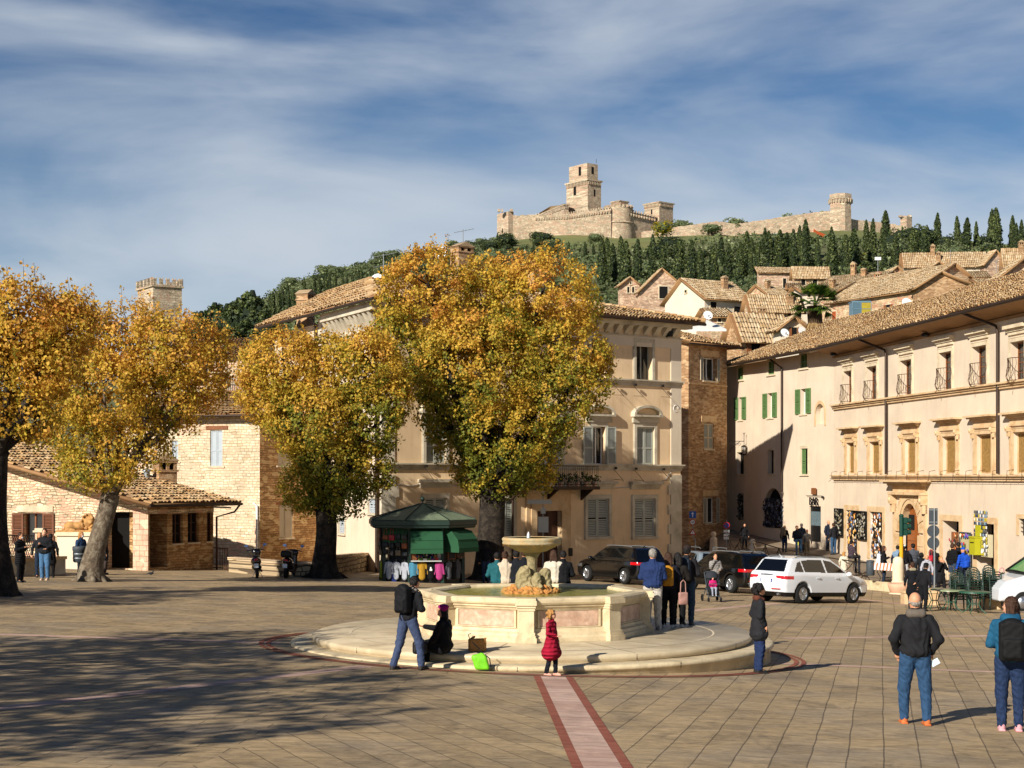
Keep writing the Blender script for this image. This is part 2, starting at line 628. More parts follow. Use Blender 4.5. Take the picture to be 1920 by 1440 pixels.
M_['house'] = masonry('town_stone', 'cdb594', 'b2936f', '9a8163', 0.4, 0.18, 0.02, 0.08, 'b5856a', 0.7)
M_['housepink'] = masonry('pink_town_stone', 'cba98e', 'b39378', '9a806a', 0.4, 0.16, 0.02, 0.07, 'd9bfa0', 0.7)
M_['drywall'] = masonry('retaining_stone', 'b39d7c', '8f7b5e', '5f5140', 0.36, 0.2, 0.03, 0.12, None, 1.0)
M_['tile'] = tile_mat('clay_tiles', ['9c7248', 'bd9a6c', 'ad8658', 'ccb088', 'a07c54', 'c2a67c', '86694c', 'b59064'])
M_['tilefar'] = tile_mat('weathered_tiles', ['a58862', 'bca27e', '9c805c', 'c4b08e', 'ab9170'])
M_['tilebase'] = mk('tile_channels', '7a5738', 0.95, 0.2, 3, 0.3, 20)
M_['wood'] = mk('brown_wood', '7a4a28', 0.6, 0.2, 6, 0.3, 30)
M_['eave'] = mk('eave_boards', '94704a', 0.8, 0.15, 4, 0.2, 20)
M_['doorwood'] = mk('varnished_door', '8c4f22', 0.45, 0.2, 5, 0.3, 25)
M_['darkwood'] = mk('dark_wood', '4a2c1c', 0.6, 0.2, 5, 0.2, 25)
M_['shgrey'] = mk('grey_green_shutter', 'a3a69a', 0.6, 0.06, 3)
M_['shpanel'] = mk('shutter_panel', '7e827c', 0.6, 0.06, 3)
M_['shbeige'] = mk('beige_shutter', 'b3a48c', 0.65, 0.08, 3)
M_['shgreen'] = mk('green_shutter', '5a7846', 0.6, 0.08, 4)
M_['shbrown'] = mk('brown_shutter', '6b4128', 0.6, 0.1, 4)
M_['shblue'] = mk('blue_grey_shutter', 'a4acb0', 0.6, 0.06, 4)
M_['glass'] = glass('window_glass', '1b1d1e')
M_['dark'] = mk('dark_interior', '0d0b09', 0.95, 0.1, 3)  # near-black colour standing for unlit depth behind openings
M_['curtain'] = mk('ochre_curtain', '8a6a38', 0.8, 0.3, 9, 0.5, 6)
M_['iron'] = mk('wrought_iron', '17130f', 0.55, 0.2, 10, 0.1, 60, spec=0.4)
M_['rust'] = mk('rusty_iron', '4a3020', 0.8, 0.25, 12, 0.2, 60)
M_['gutter'] = mk('gutter_metal', '3a2c22', 0.5, 0.15, 3, metal=0.4)
M_['gsteel'] = mk('galvanised_steel', '8b9092', 0.45, 0.1, 6, metal=0.5)
M_['greykit'] = mk('grey_box_paint', 'b4b4ae', 0.6, 0.05, 6)
M_['white'] = mk('white_paint', 'dcdcd8', 0.5, 0.05, 4)
M_['black'] = mk('black_plastic', '0c0c0c', 0.5, 0.2, 10)
M_['rubber'] = mk('tyre_rubber', '161615', 0.85, 0.15, 20, 0.2, 60)
M_['chrome'] = mk('alloy', 'b9bcc0', 0.25, 0.04, 6, metal=0.9)
M_['carwhite'] = mk('pearl_paint', 'cfd2d4', 0.3, 0.02, 2, spec=0.5, coat=0.7)
M_['carblack'] = mk('black_paint', '060607', 0.2, 0.1, 2, spec=0.5, coat=0.8)
M_['cargrey'] = mk('grey_paint', '6e7a83', 0.3, 0.05, 2, spec=0.5, coat=0.6)
M_['carglass'] = glass('car_glass', '090b0d', 0.04)
M_['redlamp'] = mk('red_lens', 'b30d14', 0.2, 0.1, 10, spec=0.6, coat=0.5)
M_['amber'] = mk('amber_lens', 'b85a1a', 0.25, 0.1, 10, spec=0.6)
M_['plate'] = mk('number_plate', 'd5dadc', 0.4, 0.03, 10)
M_['plateblue'] = mk('plate_blue', '1c3f8c', 0.4, 0.03, 10)
M_['kgreen'] = mk('kiosk_green', '1c2f26', 0.5, 0.15, 4, spec=0.4)
M_['kroof'] = mk('kiosk_roof', '6f7a62', 0.6, 0.2, 2.5, 0.2, 15, dirt='3a463a', dscale=2.5)
M_['awning'] = mk('green_canvas', '1f4a2e', 0.85, 0.12, 3, 0.15, 12)
M_['skin'] = mk('skin', 'c08a68', 0.55, 0.06, 12, spec=0.35)
M_['skin2'] = mk('fair_skin', 'd29c7c', 0.55, 0.06, 12, spec=0.35)
M_['eye'] = mk('eye', '15100c', 0.3, 0.1, 10)
M_['lip'] = mk('lip', '8f4a40', 0.5, 0.1, 10)
M_['hairdark'] = mk('dark_hair', '120d0a', 0.6, 0.4, 30, 0.8, 60)
M_['hairbrown'] = mk('brown_hair', '3b2415', 0.6, 0.4, 30, 0.8, 60)
M_['hairblond'] = mk('blond_hair', 'a87840', 0.6, 0.35, 30, 0.8, 60)
M_['hairgrey'] = mk('grey_hair', '8a847c', 0.7, 0.3, 30, 0.8, 60)
M_['bark'] = mk('bark', '5b4e3f', 0.95, 0.4, 7, 1.0, 11, dirt='948a76', dscale=5, bdist=0.06)
M_['barkdark'] = mk('dark_bark', '211b15', 0.95, 0.4, 6, 1.0, 9, dirt='4d4337', dscale=4, bdist=0.06)
M_['rock'] = mk('mossy_rock', 'b57a3e', 0.85, 0.35, 8, 0.9, 14, dirt='8c7c46', dscale=5, bdist=0.05)
M_['lichen'] = mk('lichen_stone', '9a8b66', 0.9, 0.3, 6, 0.8, 16, dirt='5d5a3a', dscale=3, bdist=0.04)
M_['sandstat'] = mk('carved_sandstone', 'b1854f', 0.9, 0.25, 7, 0.7, 18, dirt='7d5b36', dscale=4)
M_['grass'] = mk('hill_grass', '666a3c', 0.95, 0.35, 0.05, 0.5, 1.5, dirt='7a6b40', dscale=0.03)
M_['scrub'] = mk('hill_soil', '5a5e38', 0.95, 0.35, 0.08, 0.5, 1.2, dirt='565038', dscale=0.05)
M_['yellow'] = mk('yellow_paint', 'c79a18', 0.5, 0.1, 6)
M_['postyel'] = mk('letterbox_yellow', 'a8a31e', 0.5, 0.05, 6)
M_['sgreen'] = mk('signal_green', '143b30', 0.5, 0.1, 6)
M_['signback'] = mk('sign_back_grey', '3d4348', 0.6, 0.08, 6)
M_['signblue'] = mk('sign_blue', '1d4f9c', 0.45, 0.05, 6)
M_['signred'] = mk('sign_red', 'a81c1c', 0.45, 0.05, 6)
M_['signwhite'] = mk('sign_white', 'd8d8d4', 0.45, 0.05, 6)
M_['chairgreen'] = mk('green_resin', '0f2a1e', 0.4, 0.1, 8, spec=0.5)
M_['tablegreen'] = mk('green_table_steel', '24503c', 0.4, 0.1, 8, spec=0.5)
M_['tabletop'] = mk('painted_top_sheen', '7f8a68', 0.35, 0.1, 4, spec=0.5)  # paler green paints a highlight into the café table tops
M_['terracotta'] = mk('rose_stone_planter', 'c99c80', 0.85, 0.12, 4, 0.2, 20)
M_['orange'] = mk('orange_net', 'b5501e', 0.8, 0.1, 1)
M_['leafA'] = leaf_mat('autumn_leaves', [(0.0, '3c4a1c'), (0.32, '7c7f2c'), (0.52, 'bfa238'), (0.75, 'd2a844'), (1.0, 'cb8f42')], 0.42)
M_['leafG'] = leaf_mat('garden_leaves', [(0.0, '1c3312'), (0.6, '3d5a1e'), (1.0, '7c8a2c')], 0.3)
M_['leafC'] = leaf_mat('cypress_foliage', [(0.0, '1f2a15'), (0.6, '424e28'), (1.0, '6e7440')], 0.12)
M_['leafO'] = leaf_mat('olive_foliage', [(0.0, '3a4628'), (0.6, '707a50'), (1.0, 'a0a278')], 0.2)
M_['leafY'] = leaf_mat('yellow_shrub_foliage', [(0.0, '4c5414'), (0.6, '9a8c1c'), (1.0, 'c9a824')], 0.3)
def water_mat():
 m, nt, b, n, L = base('fountain_water')
 oc = ocoord(nt)
 c = ramp(nt, nz(nt, oc, 5, 6, 0.65, 0.8), [(0.3, lin('55551e')), (0.55, lin('8c8740')), (0.75, lin('b3ac70'))])
 L(c, b.inputs['Base Color'])
 b.inputs['Roughness'].default_value = 0.22
 b.inputs['Specular IOR Level'].default_value = 0.35
 bump(nt, b, nz(nt, oc, 16, 4, 0.6), 0.35, 0.02)
 return m
M_['water'] = water_mat()
def paving_mat():
 m, nt, b, n, L = base('stone_slab_paving')
 oc = ocoord(nt)
 sep = n('ShaderNodeSeparateXYZ')
 L(oc, sep.inputs[0])
 X, Y = sep.outputs[0], sep.outputs[1]
 def layer(ang, bw, bh, jit):
  mp = n('ShaderNodeMapping')
  mp.vector_type = 'POINT'
  mp.inputs['Rotation'].default_value = (0, 0, ang)
  L(oc, mp.inputs[0])
  nn = n('ShaderNodeTexNoise')
  nn.inputs['Scale'].default_value = 0.8
  nn.inputs['Detail'].default_value = 2
  L(oc, nn.inputs[0])
  ma = n('ShaderNodeVectorMath')
  ma.operation = 'MULTIPLY_ADD'
  L(nn.outputs['Color'], ma.inputs[0])
  ma.inputs[1].default_value = (jit, jit, 0)
  L(mp.outputs[0], ma.inputs[2])
  br = n('ShaderNodeTexBrick')
  L(ma.outputs[0], br.inputs[0])
  br.offset = 0.45
  br.inputs['Scale'].default_value = 1.0
  br.inputs['Brick Width'].default_value = bw
  br.inputs['Row Height'].default_value = bh
  br.inputs['Mortar Size'].default_value = 0.009
  br.inputs['Mortar Smooth'].default_value = 0.1
  br.inputs['Color1'].default_value = grey(0.86)
  br.inputs['Color2'].default_value = grey(1.12)
  br.inputs['Mortar'].default_value = grey(0.42)
  return br.outputs['Color'], br.outputs['Fac']
 cR, fR = layer(R(-77), 2.3, 0.41, 0.05)
 cL, fL = layer(R(-114), 1.1, 0.40, 0.10)
 cX, fX = layer(R(4), 0.85, 0.36, 0.08)
 mR = mth(nt, 'GREATER_THAN', mth(nt, 'MULTIPLY_ADD', Y, 0.036, X), 1.63)
 mX = mth(nt, 'LESS_THAN', mth(nt, 'MULTIPLY_ADD', Y, -0.21, X), -6.65)
 col = mixc(nt, mR, cL, cR)
 fac = mth(nt, 'ADD', mth(nt, 'MULTIPLY', mR, fR), mth(nt, 'MULTIPLY', mth(nt, 'SUBTRACT', 1.0, mR), fL))
 col = mixc(nt, mX, col, cX)
 fac = mth(nt, 'ADD', mth(nt, 'MULTIPLY', mX, fX), mth(nt, 'MULTIPLY', mth(nt, 'SUBTRACT', 1.0, mX), fac))
 big = ramp(nt, nz(nt, oc, 0.35, 6, 0.6), [(0.3, lin('928067')), (0.5, lin('ab926c')), (0.68, lin('97866e'))])
 mp = n('ShaderNodeMapping')
 mp.inputs['Rotation'].default_value = (0, 0, R(20))
 mp.inputs['Scale'].default_value = (1, 3.0, 1)
 L(oc, mp.inputs[0])
 vein = ramp(nt, nz(nt, mp.outputs[0], 2.4, 8, 0.7, 0.8), [(0.3, grey(0.62)), (0.55, grey(1.0)), (0.75, grey(1.3))])
 spots = ramp(nt, nz(nt, oc, 9, 6, 0.75), [(0.3, grey(0.82)), (0.7, grey(1.12))])
 stain = ramp(nt, nz(nt, oc, 0.9, 8, 0.75, 1.2), [(0.34, grey(0.62)), (0.5, grey(1.0)), (0.72, grey(1.12))])
 big = mixc(nt, 1.0, big, stain, 'MULTIPLY')
 c = mixc(nt, 1.0, big, vein, 'MULTIPLY')
 c = mixc(nt, 1.0, c, spots, 'MULTIPLY')
 c = mixc(nt, 1.0, c, col, 'MULTIPLY')
 L(c, b.inputs['Base Color'])
 L(ramp(nt, nz(nt, oc, 3, 5), [(0.3, grey(0.55)), (0.7, grey(0.85))]), b.inputs['Roughness'])
 b.inputs['Specular IOR Level'].default_value = 0.3
 h_ = mth(nt, 'MULTIPLY_ADD', fac, -1.0, mth(nt, 'MULTIPLY', nz(nt, oc, 12, 6, 0.65), 0.5))
 bump(nt, b, h_, 0.6, 0.012)
 return m
M_['paving'] = paving_mat()
def striped(name, c1, c2, period, ang=0.0, rough=0.8, axis='u'):
 """alternating blocks across a band (pink stone slabs, barrier stripes)"""
 m, nt, b, n, L = base(name)
 oc = ocoord(nt)
 mp = n('ShaderNodeMapping')
 mp.inputs['Rotation'].default_value = (0, 0, ang)
 L(oc, mp.inputs[0])
 br = n('ShaderNodeTexBrick')
 L(mp.outputs[0], br.inputs[0])
 br.inputs['Scale'].default_value = 1
 br.inputs['Brick Width'].default_value = 5.0
 br.inputs['Row Height'].default_value = period
 br.inputs['Mortar Size'].default_value = 0.006
 br.inputs['Color1'].default_value = lin(c1)
 br.inputs['Color2'].default_value = lin(c2)
 br.inputs['Mortar'].default_value = lin('6a4a3c')
 c = mixc(nt, 1.0, br.outputs[0], ramp(nt, nz(nt, oc, 3, 7, 0.7, 0.5), [(0.3, grey(0.72)), (0.7, grey(1.2))]), 'MULTIPLY')
 L(c, b.inputs['Base Color'])
 b.inputs['Roughness'].default_value = rough
 b.inputs['Specular IOR Level'].default_value = 0.25
 bump(nt, b, nz(nt, oc, 14, 6, 0.6), 0.3, 0.01)
 return m
M_['pinkband'] = striped('pink_slab_band', 'b3917f', 'c4a592', 0.30)
M_['redband'] = striped('red_brick_band', '8a4936', '9a5b45', 0.07)
M_['asphalt'] = mk('street_paving', '7d6e5c', 0.9, 0.15, 1.2, 0.3, 14, dirt='5e5348', dscale=0.6)
# ---------------------------------------------------------------- ground and terrain
def ZP(X, Y): return -2.6 - 0.0275 * Y - 0.0346 * X
GV, GF = [], []
def reg(vs, fs):
 n = len(GV)
 GV.extend([tuple(v) for v in vs])
 GF.extend([tuple(i + n for i in f) for f in fs])
def struct(o, kind='structure'):
 o['kind'] = kind
 return o
xs, ys = [-300, -40, 40, 300], [-80, 0, 60, 96]
gv = [(x, y, ZP(max(min(x, 45), -45), y)) for y in ys for x in xs]
gf = [(j * 4 + i, j * 4 + i + 1, (j + 1) * 4 + i + 1, (j + 1) * 4 + i) for j in range(3) for i in range(3)]
struct(mesh_np('ground', gv, gf, M_['paving']))
reg(gv, gf)
ST_N = [(1366, 88, 1035), (1411, 84, 1047), (1500, 79, 1071), (1560, 76.2, 1083), (1607, 74, 1091), (1650, 72, 1096), (1690, 70.5, 1099)]
FB = [(1340, 103, 983), (1366, 101, 986), (1440, 95.4, 1003), (1564, 86.5, 1028), (1589, 84.5, 1036), (1640, 80.9, 1048), (1700, 77, 1062), (1800, 70.4, 1081), (1870, 66.3, 1097), (1960, 61.6, 1118), (2100, 55, 1150)]
def interp(tab, px, j):
 xs_ = [t[0] for t in tab]
 return float(np.interp(px, xs_, [t[j] for t in tab]))
st_v, st_f = [], []
cols_ = [1366, 1390, 1411, 1450, 1500, 1560, 1607, 1650, 1690, 1720, 1760, 1800, 1860, 1960, 2100]
for px in cols_:
 if px <= 1690:
  a = P(px, interp(ST_N, px, 2), interp(ST_N, px, 1))
 else:
  Yn = np.interp(px, [1690, 1760, 1860, 2100], [70.5, 63, 58, 48])
  X_ = (px - 960) / F * Yn
  w = np.interp(px, [1690, 1760], [0, 1])
  zl = -(1099 - 893) / F * 70.5
  a = Vector((X_, Yn, ZP(X_, Yn) * w + (1 - w) * (zl) - 0.0))
  a.z += 0.004
 b = P(px, interp(FB, px, 2) + 4, interp(FB, px, 1) + 0.6)
 for k in range(7):
  st_v.append(a.lerp(b, k / 6))
for i in range(len(cols_) - 1):
 for k in range(6):
  st_f.append((i * 7 + k, (i + 1) * 7 + k, (i + 1) * 7 + k + 1, i * 7 + k + 1))
struct(mesh_np('street', st_v, st_f, M_['asphalt']))
reg(st_v, st_f)
lane = [P(1330, 1040, 90), P(1366, 1035, 88), P(1366, 990, 101.6), P(1330, 986, 103), P(1366, 960, 130), P(1300, 960, 130)]
lf = [(0, 1, 2, 3), (3, 2, 4, 5)]
struct(mesh_np('lane', lane, lf, M_['asphalt']))
rw = MB()
for i in range(len(ST_N) - 1):
 p, q = ST_N[i], ST_N[i + 1]
 a, b = P(p[0], p[2], p[1]), P(q[0], q[2], q[1])
 d = Vector((0.0, -0.28, 0))
 a2, b2 = a + d, b + d
 up = Vector((0, 0, 0.14))
 za, zb = ZP(a.x, a.y) - 0.4, ZP(b.x, b.y) - 0.4
 rw.quad((a2.x, a2.y, za), (b2.x, b2.y, zb), b2 + up, a2 + up)
 rw.quad(a2 + up, b2 + up, b + up, a + up)
 rw.quad(b + Vector((0, 0, -.3)), a + Vector((0, 0, -.3)), a + up, b + up)
tag(rw.build('kerb_wall', M_['trav']), 'low pale stone kerb wall under the iron railing, behind the white car', 'wall')
RIDGE = [(-900, 760), (0, 735), (300, 700), (345, 622), (450, 592), (540, 540), (600, 516), (700, 488), (800, 474), (930, 449), (1100, 446), (1200, 446), (1320, 440), (1420, 432), (1555, 428), (1640, 436), (1750, 452), (1900, 462), (2300, 480), (2900, 560)]
def ridge(u): return float(np.interp(u, [t[0] for t in RIDGE], [t[1] for t in RIDGE]))
def ZT(X, Y):
 u = X / Y * F + 960
 zr = (893 - ridge(u)) / F * 650
 k = (zr + 7.5) / 558
 z = -7.5 + (min(Y, 650) - 92) * k
 if Y > 650: z -= (Y - 650) * 0.35
 z += 1.2 * math.sin(X * 0.045 + Y * 0.02) * min(1, max(0, (Y - 130) / 100)) + 0.8 * math.sin(X * 0.11 - Y * 0.07) * min(1, max(0, (Y - 180) / 100))
 return z
us = np.linspace(-1300, 3300, 116)
yy = [92, 105, 120, 140, 165, 195, 230, 270, 310, 350, 400, 450, 500, 550, 600, 630, 650, 680, 740, 900]
hv = [((u - 960) / F * y, y, ZT((u - 960) / F * y, y)) for y in yy for u in us]
nu = len(us)
hf = [(j * nu + i, j * nu + i + 1, (j + 1) * nu + i + 1, (j + 1) * nu + i) for j in range(len(yy) - 1) for i in range(nu - 1)]
hm = [1 if (yy[j] >= 550 and us[i] > 930) else 0 for j in range(len(yy) - 1) for i in range(nu - 1)]
struct(mesh_np('hill', hv, hf, [M_['scrub'], M_['grass']], smooth=True, mi=hm))
reg(hv, hf)
BV = BVHTree.FromPolygons([Vector(v) for v in GV], GF)
def G(px, row, lift=0.0):
 for k in range(60):
  d = Vector(((px - 960) / F, 1, (893 - row - k * 2) / F)).normalized()
  hit = BV.ray_cast(Vector((0, 0, 0)), d)
  if hit[0] is not None: break
 return hit[0] + Vector((0, 0, lift))
# ---------------------------------------------------------------- bands of pink stone and red brick laid in the paving
FC = Vector((0.40, 32.3, -3.13))     # centre of the fountain platform, at its top
def sheet(name, pts, m, lift, label=None):
 vs = [(x, y, ZP(x, y) + lift) for x, y in pts]
 n = len(vs) // 2
 fs = [(i, i + 1, n + i + 1, n + i) for i in range(n - 1)]
 return struct(mesh_np(name, vs, fs, m))
def ray_band(name, px0, r0, px1, r1, off0, off1, m, lift):
 a, b = G(px0, r0), G(px1, r1)
 d = Vector((b.x - a.x, b.y - a.y, 0)).normalized()
 nrm = Vector((d.y, -d.x, 0))
 pts = []
 for o_ in (off0, off1):
  for t in range(25):
   p = a.lerp(b, t / 24) + nrm * o_
   pts.append((p.x, p.y))
 return sheet(name, pts, m, lift)
ray_band('path_pink_slabs', 1037, 1269, 1152, 1480, -0.21, 0.21, M_['pinkband'], 0.008)
ray_band('path_red_border', 1037, 1269, 1152, 1480, -0.33, -0.212, M_['redband'], 0.008)
ray_band('path_red_border', 1037, 1269, 1152, 1480, 0.212, 0.33, M_['redband'], 0.008)
ray_band('path_pink_band', -30, 1189, 527, 1206, -0.2, 0.2, M_['pinkband'], 0.004)
ray_band('path_pink_band', -30, 1332, 690, 1249, -0.17, 0.17, M_['pinkband'], 0.004)
ray_band('path_pink_band', 1470, 1197, 1960, 1191, -0.2, 0.2, M_['pinkband'], 0.004)
ray_band('path_pink_band', 1440, 1243, 1960, 1264, -0.16, 0.16, M_['pinkband'], 0.004)
ray_band('path_pink_band', 1290, 1146, 1460, 1131, -0.2, 0.2, M_['pinkband'], 0.004)
ray_band('path_pink_band', 1600, 1122, 1700, 1134, -0.2, 0.2, M_['pinkband'], 0.004)
def ring(r0, r1, m, lift):
 pts = []
 for r in (r0, r1):
  for k in range(97):
   t = 2 * math.pi * k / 96
   pts.append((FC.x + r * math.cos(t), FC.y + r * math.sin(t)))
 return sheet('path_ring', pts, m, lift)
ring(5.22, 5.31, M_['redband'], 0.012)
ring(5.36, 5.45, M_['redband'], 0.012)
# ---------------------------------------------------------------- fountain
fo = thing('fountain', 'large round-stepped travertine fountain with octagonal basin and pink marble panels', 'fountain', FC)
def ring_step(name, r, ztop, zbot, mats, nose=0.05):
 b = MB()
 pr = [(r - 0.02, zbot), (r - 0.02, ztop - 0.11), (r + nose * 0.4, ztop - 0.10), (r + nose, ztop - 0.06), (r + nose * 0.7, ztop - 0.012), (r, ztop), (r - 1.1, ztop), (r - 1.1, zbot)]
 b.lathe(pr, 120, m=0)
 for i, f in enumerate(b.f): pass
 return b.build(name, mats, fo)
ring_step('lower_step', 4.78, -0.135, -0.75, M_['trav'])
b = MB()
b.lathe([(4.35, -0.3), (4.35, -0.13), (4.39, -0.10), (4.40, -0.03), (4.37, 0.0), (0.01, 0.002)], 120)
plat = b.build('platform', M_['travtop'], fo)
b = MB()
for r0, r1 in ((3.62, 3.66),):
 for k in range(96):
  t0, t1 = 2 * math.pi * k / 96, 2 * math.pi * (k + 1) / 96
  b.quad((r0 * math.cos(t0), r0 * math.sin(t0), .005), (r1 * math.cos(t0), r1 * math.sin(t0), .005), (r1 * math.cos(t1), r1 * math.sin(t1), .005), (r0 * math.cos(t1), r0 * math.sin(t1), .005))
b.build('platform_inlay', M_['trim'], fo)
b = MB()
for k in range(20):
 t = 2 * math.pi * (k + 0.35) / 20
 c_, s_ = math.cos(t), math.sin(t)
 w = 0.006
 for r0, r1 in ((2.4, 3.6), (3.68, 4.34)):
  if r0 > 3 and k % 2: continue
  b.quad((r0 * c_ - w * s_, r0 * s_ + w * c_, .007), (r0 * c_ + w * s_, r0 * s_ - w * c_, .007), (r1 * c_ + w * s_, r1 * s_ - w * c_, .007), (r1 * c_ - w * s_, r1 * s_ + w * c_, .007))
 if k % 2 == 0:
  b.box(-0.004, -0.003, 0, 0.004, 0.004, 0.1, M=Matrix.Rotation(t, 4, 'Z') @ Matrix.Translation((4.395, 0, -0.115)))
  b.box(-0.004, -0.003, 0, 0.004, 0.004, 0.1, M=Matrix.Rotation(t + .14, 4, 'Z') @ Matrix.Translation((4.825, 0, -0.25)))
b.build('slab_joint', M_['gutter'], fo)
def octo(r, z, off=0.0):
 return [(0.03 + r * math.cos(R(-94 + 45 * k)), r * math.sin(R(-94 + 45 * k)), z) for k in range(8)]
def oct_lathe(prof, mats, name, inner=None):
 b = MB()
 rings_ = [octo(r, z) for r, z in prof]
 for i in range(len(prof) - 1):
  for k in range(8):
   b.quad(rings_[i][k], rings_[i][(k + 1) % 8], rings_[i + 1][(k + 1) % 8], rings_[i + 1][k])
 return b.build(name, mats, fo)
RB = 2.25
oct_lathe([(RB + .14, 0.004), (RB + .14, .09), (RB + .10, .12), (RB + .09, .17), (RB + .02, .2), (RB + .01, .25), (RB - .05, .27), (RB - .05, .60), (RB, .61), (RB + .02, .65), (RB + .055, .665), (RB + .06, .70), (RB + .10, .715), (RB + .12, .75), (RB + .12, .80), (RB + .08, .835), (RB - .24, .835), (RB - .27, .80), (RB - .27, .5)], M_['trav'], 'basin_wall')
for k in range(8):
 a0, a1 = R(-94 + 45 * k), R(-94 + 45 * (k + 1))
 p = Vector((0.03 + (RB - .04) * math.cos(a0), (RB - .04) * math.sin(a0), 0))
 q = Vector((0.03 + (RB - .04) * math.cos(a1), (RB - .04) * math.sin(a1), 0))
 e = (q - p).normalized()
 Mx = Matrix(((e.x, -e.y, 0, p.x), (e.y, e.x, 0, p.y), (0, 0, 1, 0), (0, 0, 0, 1)))
 ln = (q - p).length
 b = MB()
 b.box(0.26, -0.02, 0.29, ln - 0.26, 0.05, 0.585, M=Mx)
 pn = b.build('marble_panel', M_['marble'], fo)
 b = MB()
 for x0, x1, z0, z1 in ((0.21, 0.25, .265, .60), (ln - .25, ln - .21, .265, .60)):
  b.box(x0, -0.035, z0, x1, 0.04, z1, M=Mx)
 b.box(0.25, -0.035, .265, ln - .25, 0.04, .285, M=Mx)
 b.box(0.25, -0.035, .59, ln - .25, 0.04, .60, M=Mx)
 b.build('panel_moulding', M_['trav'], fo)
 Mp = Matrix.Translation((0.03 + (RB + .0) * math.cos(a0), (RB + .0) * math.sin(a0), 0)) @ Matrix.Rotation(a0 + R(90), 4, 'Z')
 b = MB()
 for (w, d, z0, z1) in ((.20, .17, .003, .10), (.18, .15, .10, .14), (.165, .125, .14, .20), (.145, .095, .20, .61), (.165, .115, .61, .66), (.18, .14, .66, .71), (.20, .17, .71, .80), (.185, .15, .80, .842)):
  b.box(-w, -d, z0, w, 0.2, z1, M=Mp)
 b.build('corner_pilaster', M_['trav'], fo)
b = MB()
rings_ = octo(RB - 0.25, 0.775)
b.add(rings_, [tuple(range(8))])
b.build('water', M_['water'], fo)
rb = np.random.default_rng(5)
pr = []
for i in range(70):
 t = rb.uniform(0, 2 * math.pi)
 r = rb.uniform(0, .50) ** 0.8 * 0.95
 s_ = rb.uniform(.045, .11)
 pr.append(('e', (r * math.cos(t), r * math.sin(t) * 0.8, .74 + (0.18 * (1 - (r / .6) ** 2)) + rb.uniform(-.03, .03)), (s_ * 1.2, s_, s_ * 0.85)))
pr.append(('e', (0, 0, .72), (.52, .45, .20)))
v, q = sdf_mesh(pr, 0.016, 0.008)
mesh_np('rock', rough(v, .014, 21), q, M_['rock'], fo, True)
pr = []
for (x, y, s_) in ((-.16, -.16, 1.35), (.10, -.20, .75), (.26, -.02, 1.1), (-.02, .2, 1.1)):
 pr += [('e', (x, y, 1.02), (.13 * s_, .11, .20 * s_ + .03)), ('e', (x + .02, y - .03, 1.17 * (s_ * .12 + .88)), (.09 * s_, .08, .09 * s_)), ('c', (x, y, 1.05), (x + .10 * s_, y - .08, .92), .04, .05)]
v, q = sdf_mesh(pr, 0.014, 0.03)
mesh_np('carved_figure', rough(v, .014, 17), q, M_['lichen'], fo, True)
b = MB()
b.lathe([(.2, .9), (.16, 1.0), (.11, 1.15), (.09, 1.3), (.10, 1.45), (.16, 1.56), (.2, 1.6)], 28, m=0)
b.build('pedestal', M_['lichen'], fo)
b = MB()
b.lathe([(.12, 1.58), (.30, 1.62), (.46, 1.70), (.53, 1.74), (.585, 1.76), (.60, 1.785), (.585, 1.81), (.595, 1.83), (.605, 1.87), (.58, 1.90), (.54, 1.895), (.50, 1.86), (.30, 1.84), (.01, 1.83)], 48, m=0)
b.build('bowl', mk('bowl_stone', 'a99a78', .8, .2, 6, .4, 20, dirt='b5883e', dscale=7), fo)
b = MB()
b.lathe([(.01, 1.885), (.52, 1.885)], 32)
b.build('bowl_water', M_['water'], fo)
b = MB()
b.tube([(-.07, 0, 1.85), (-.07, 0, 1.95), (-.065, 0, 2.01)], [.035, .028, .008], 8)
b.tube([(-.05, 0.01, 1.85), (-.045, 0, 1.97)], [.02, .006], 8)
b.build('water_jet', mk('foaming_water', 'd2d6d8', .3, .1, 20, .4, 60), fo)
b = MB()
for k in range(26):
 t = 2 * math.pi * k / 26 + rb.uniform(-.1, .1)
 ln = rb.uniform(.02, .06)
 b.tube([(.585 * math.cos(t), .585 * math.sin(t), 1.80), (.585 * math.cos(t), .585 * math.sin(t), 1.77 - ln)], [.006, .002], 4)
b.build('drip', M_['rock'], fo)
# ---------------------------------------------------------------- building kit
def RM(root):
 return Matrix.Translation(root.location) @ Matrix.Rotation(root.rotation_euler.z, 4, 'Z')
class Fac:
 """a vertical facade between two plan points; local x along it, y into the building, z height"""
 def __init__(s, px0, Y0, px1, Y1):
  s.a = Vector(((px0 - 960) / F * Y0, Y0, 0))
  s.b = Vector(((px1 - 960) / F * Y1, Y1, 0))
  s.L = (s.b - s.a).length
  s.e = (s.b - s.a) / s.L
  s.n = Vector((-s.e.y, s.e.x, 0))
  s.yaw = math.atan2(s.e.y, s.e.x)
  s.M = Matrix.Translation(s.a) @ Matrix.Rotation(s.yaw, 4, 'Z')
 def at(s, px, row, off=0.0):
  d = Vector(((px - 960) / F, 1, (893 - row) / F))
  t = (s.a + s.n * off).dot(s.n) / d.dot(s.n)
  p = d * t
  return (p - s.a).dot(s.e), p.z
 def rect(s, x0, r0, x1, r1, off=0.0):
  """pixel box (left, top row, right, bottom row) -> s0, z0, s1, z1"""
  xm, rm = (x0 + x1) / 2, (r0 + r1) / 2
  return (s.at(x0, rm, off)[0], s.at(xm, r1, off)[1], s.at(x1, rm, off)[0], s.at(xm, r0, off)[1])
 def W(s, x, y, z):
  return s.a + s.e * x + s.n * y + Vector((0, 0, z))
def place(o, rel):
 if rel is not None: o.matrix_basis = rel
 return o
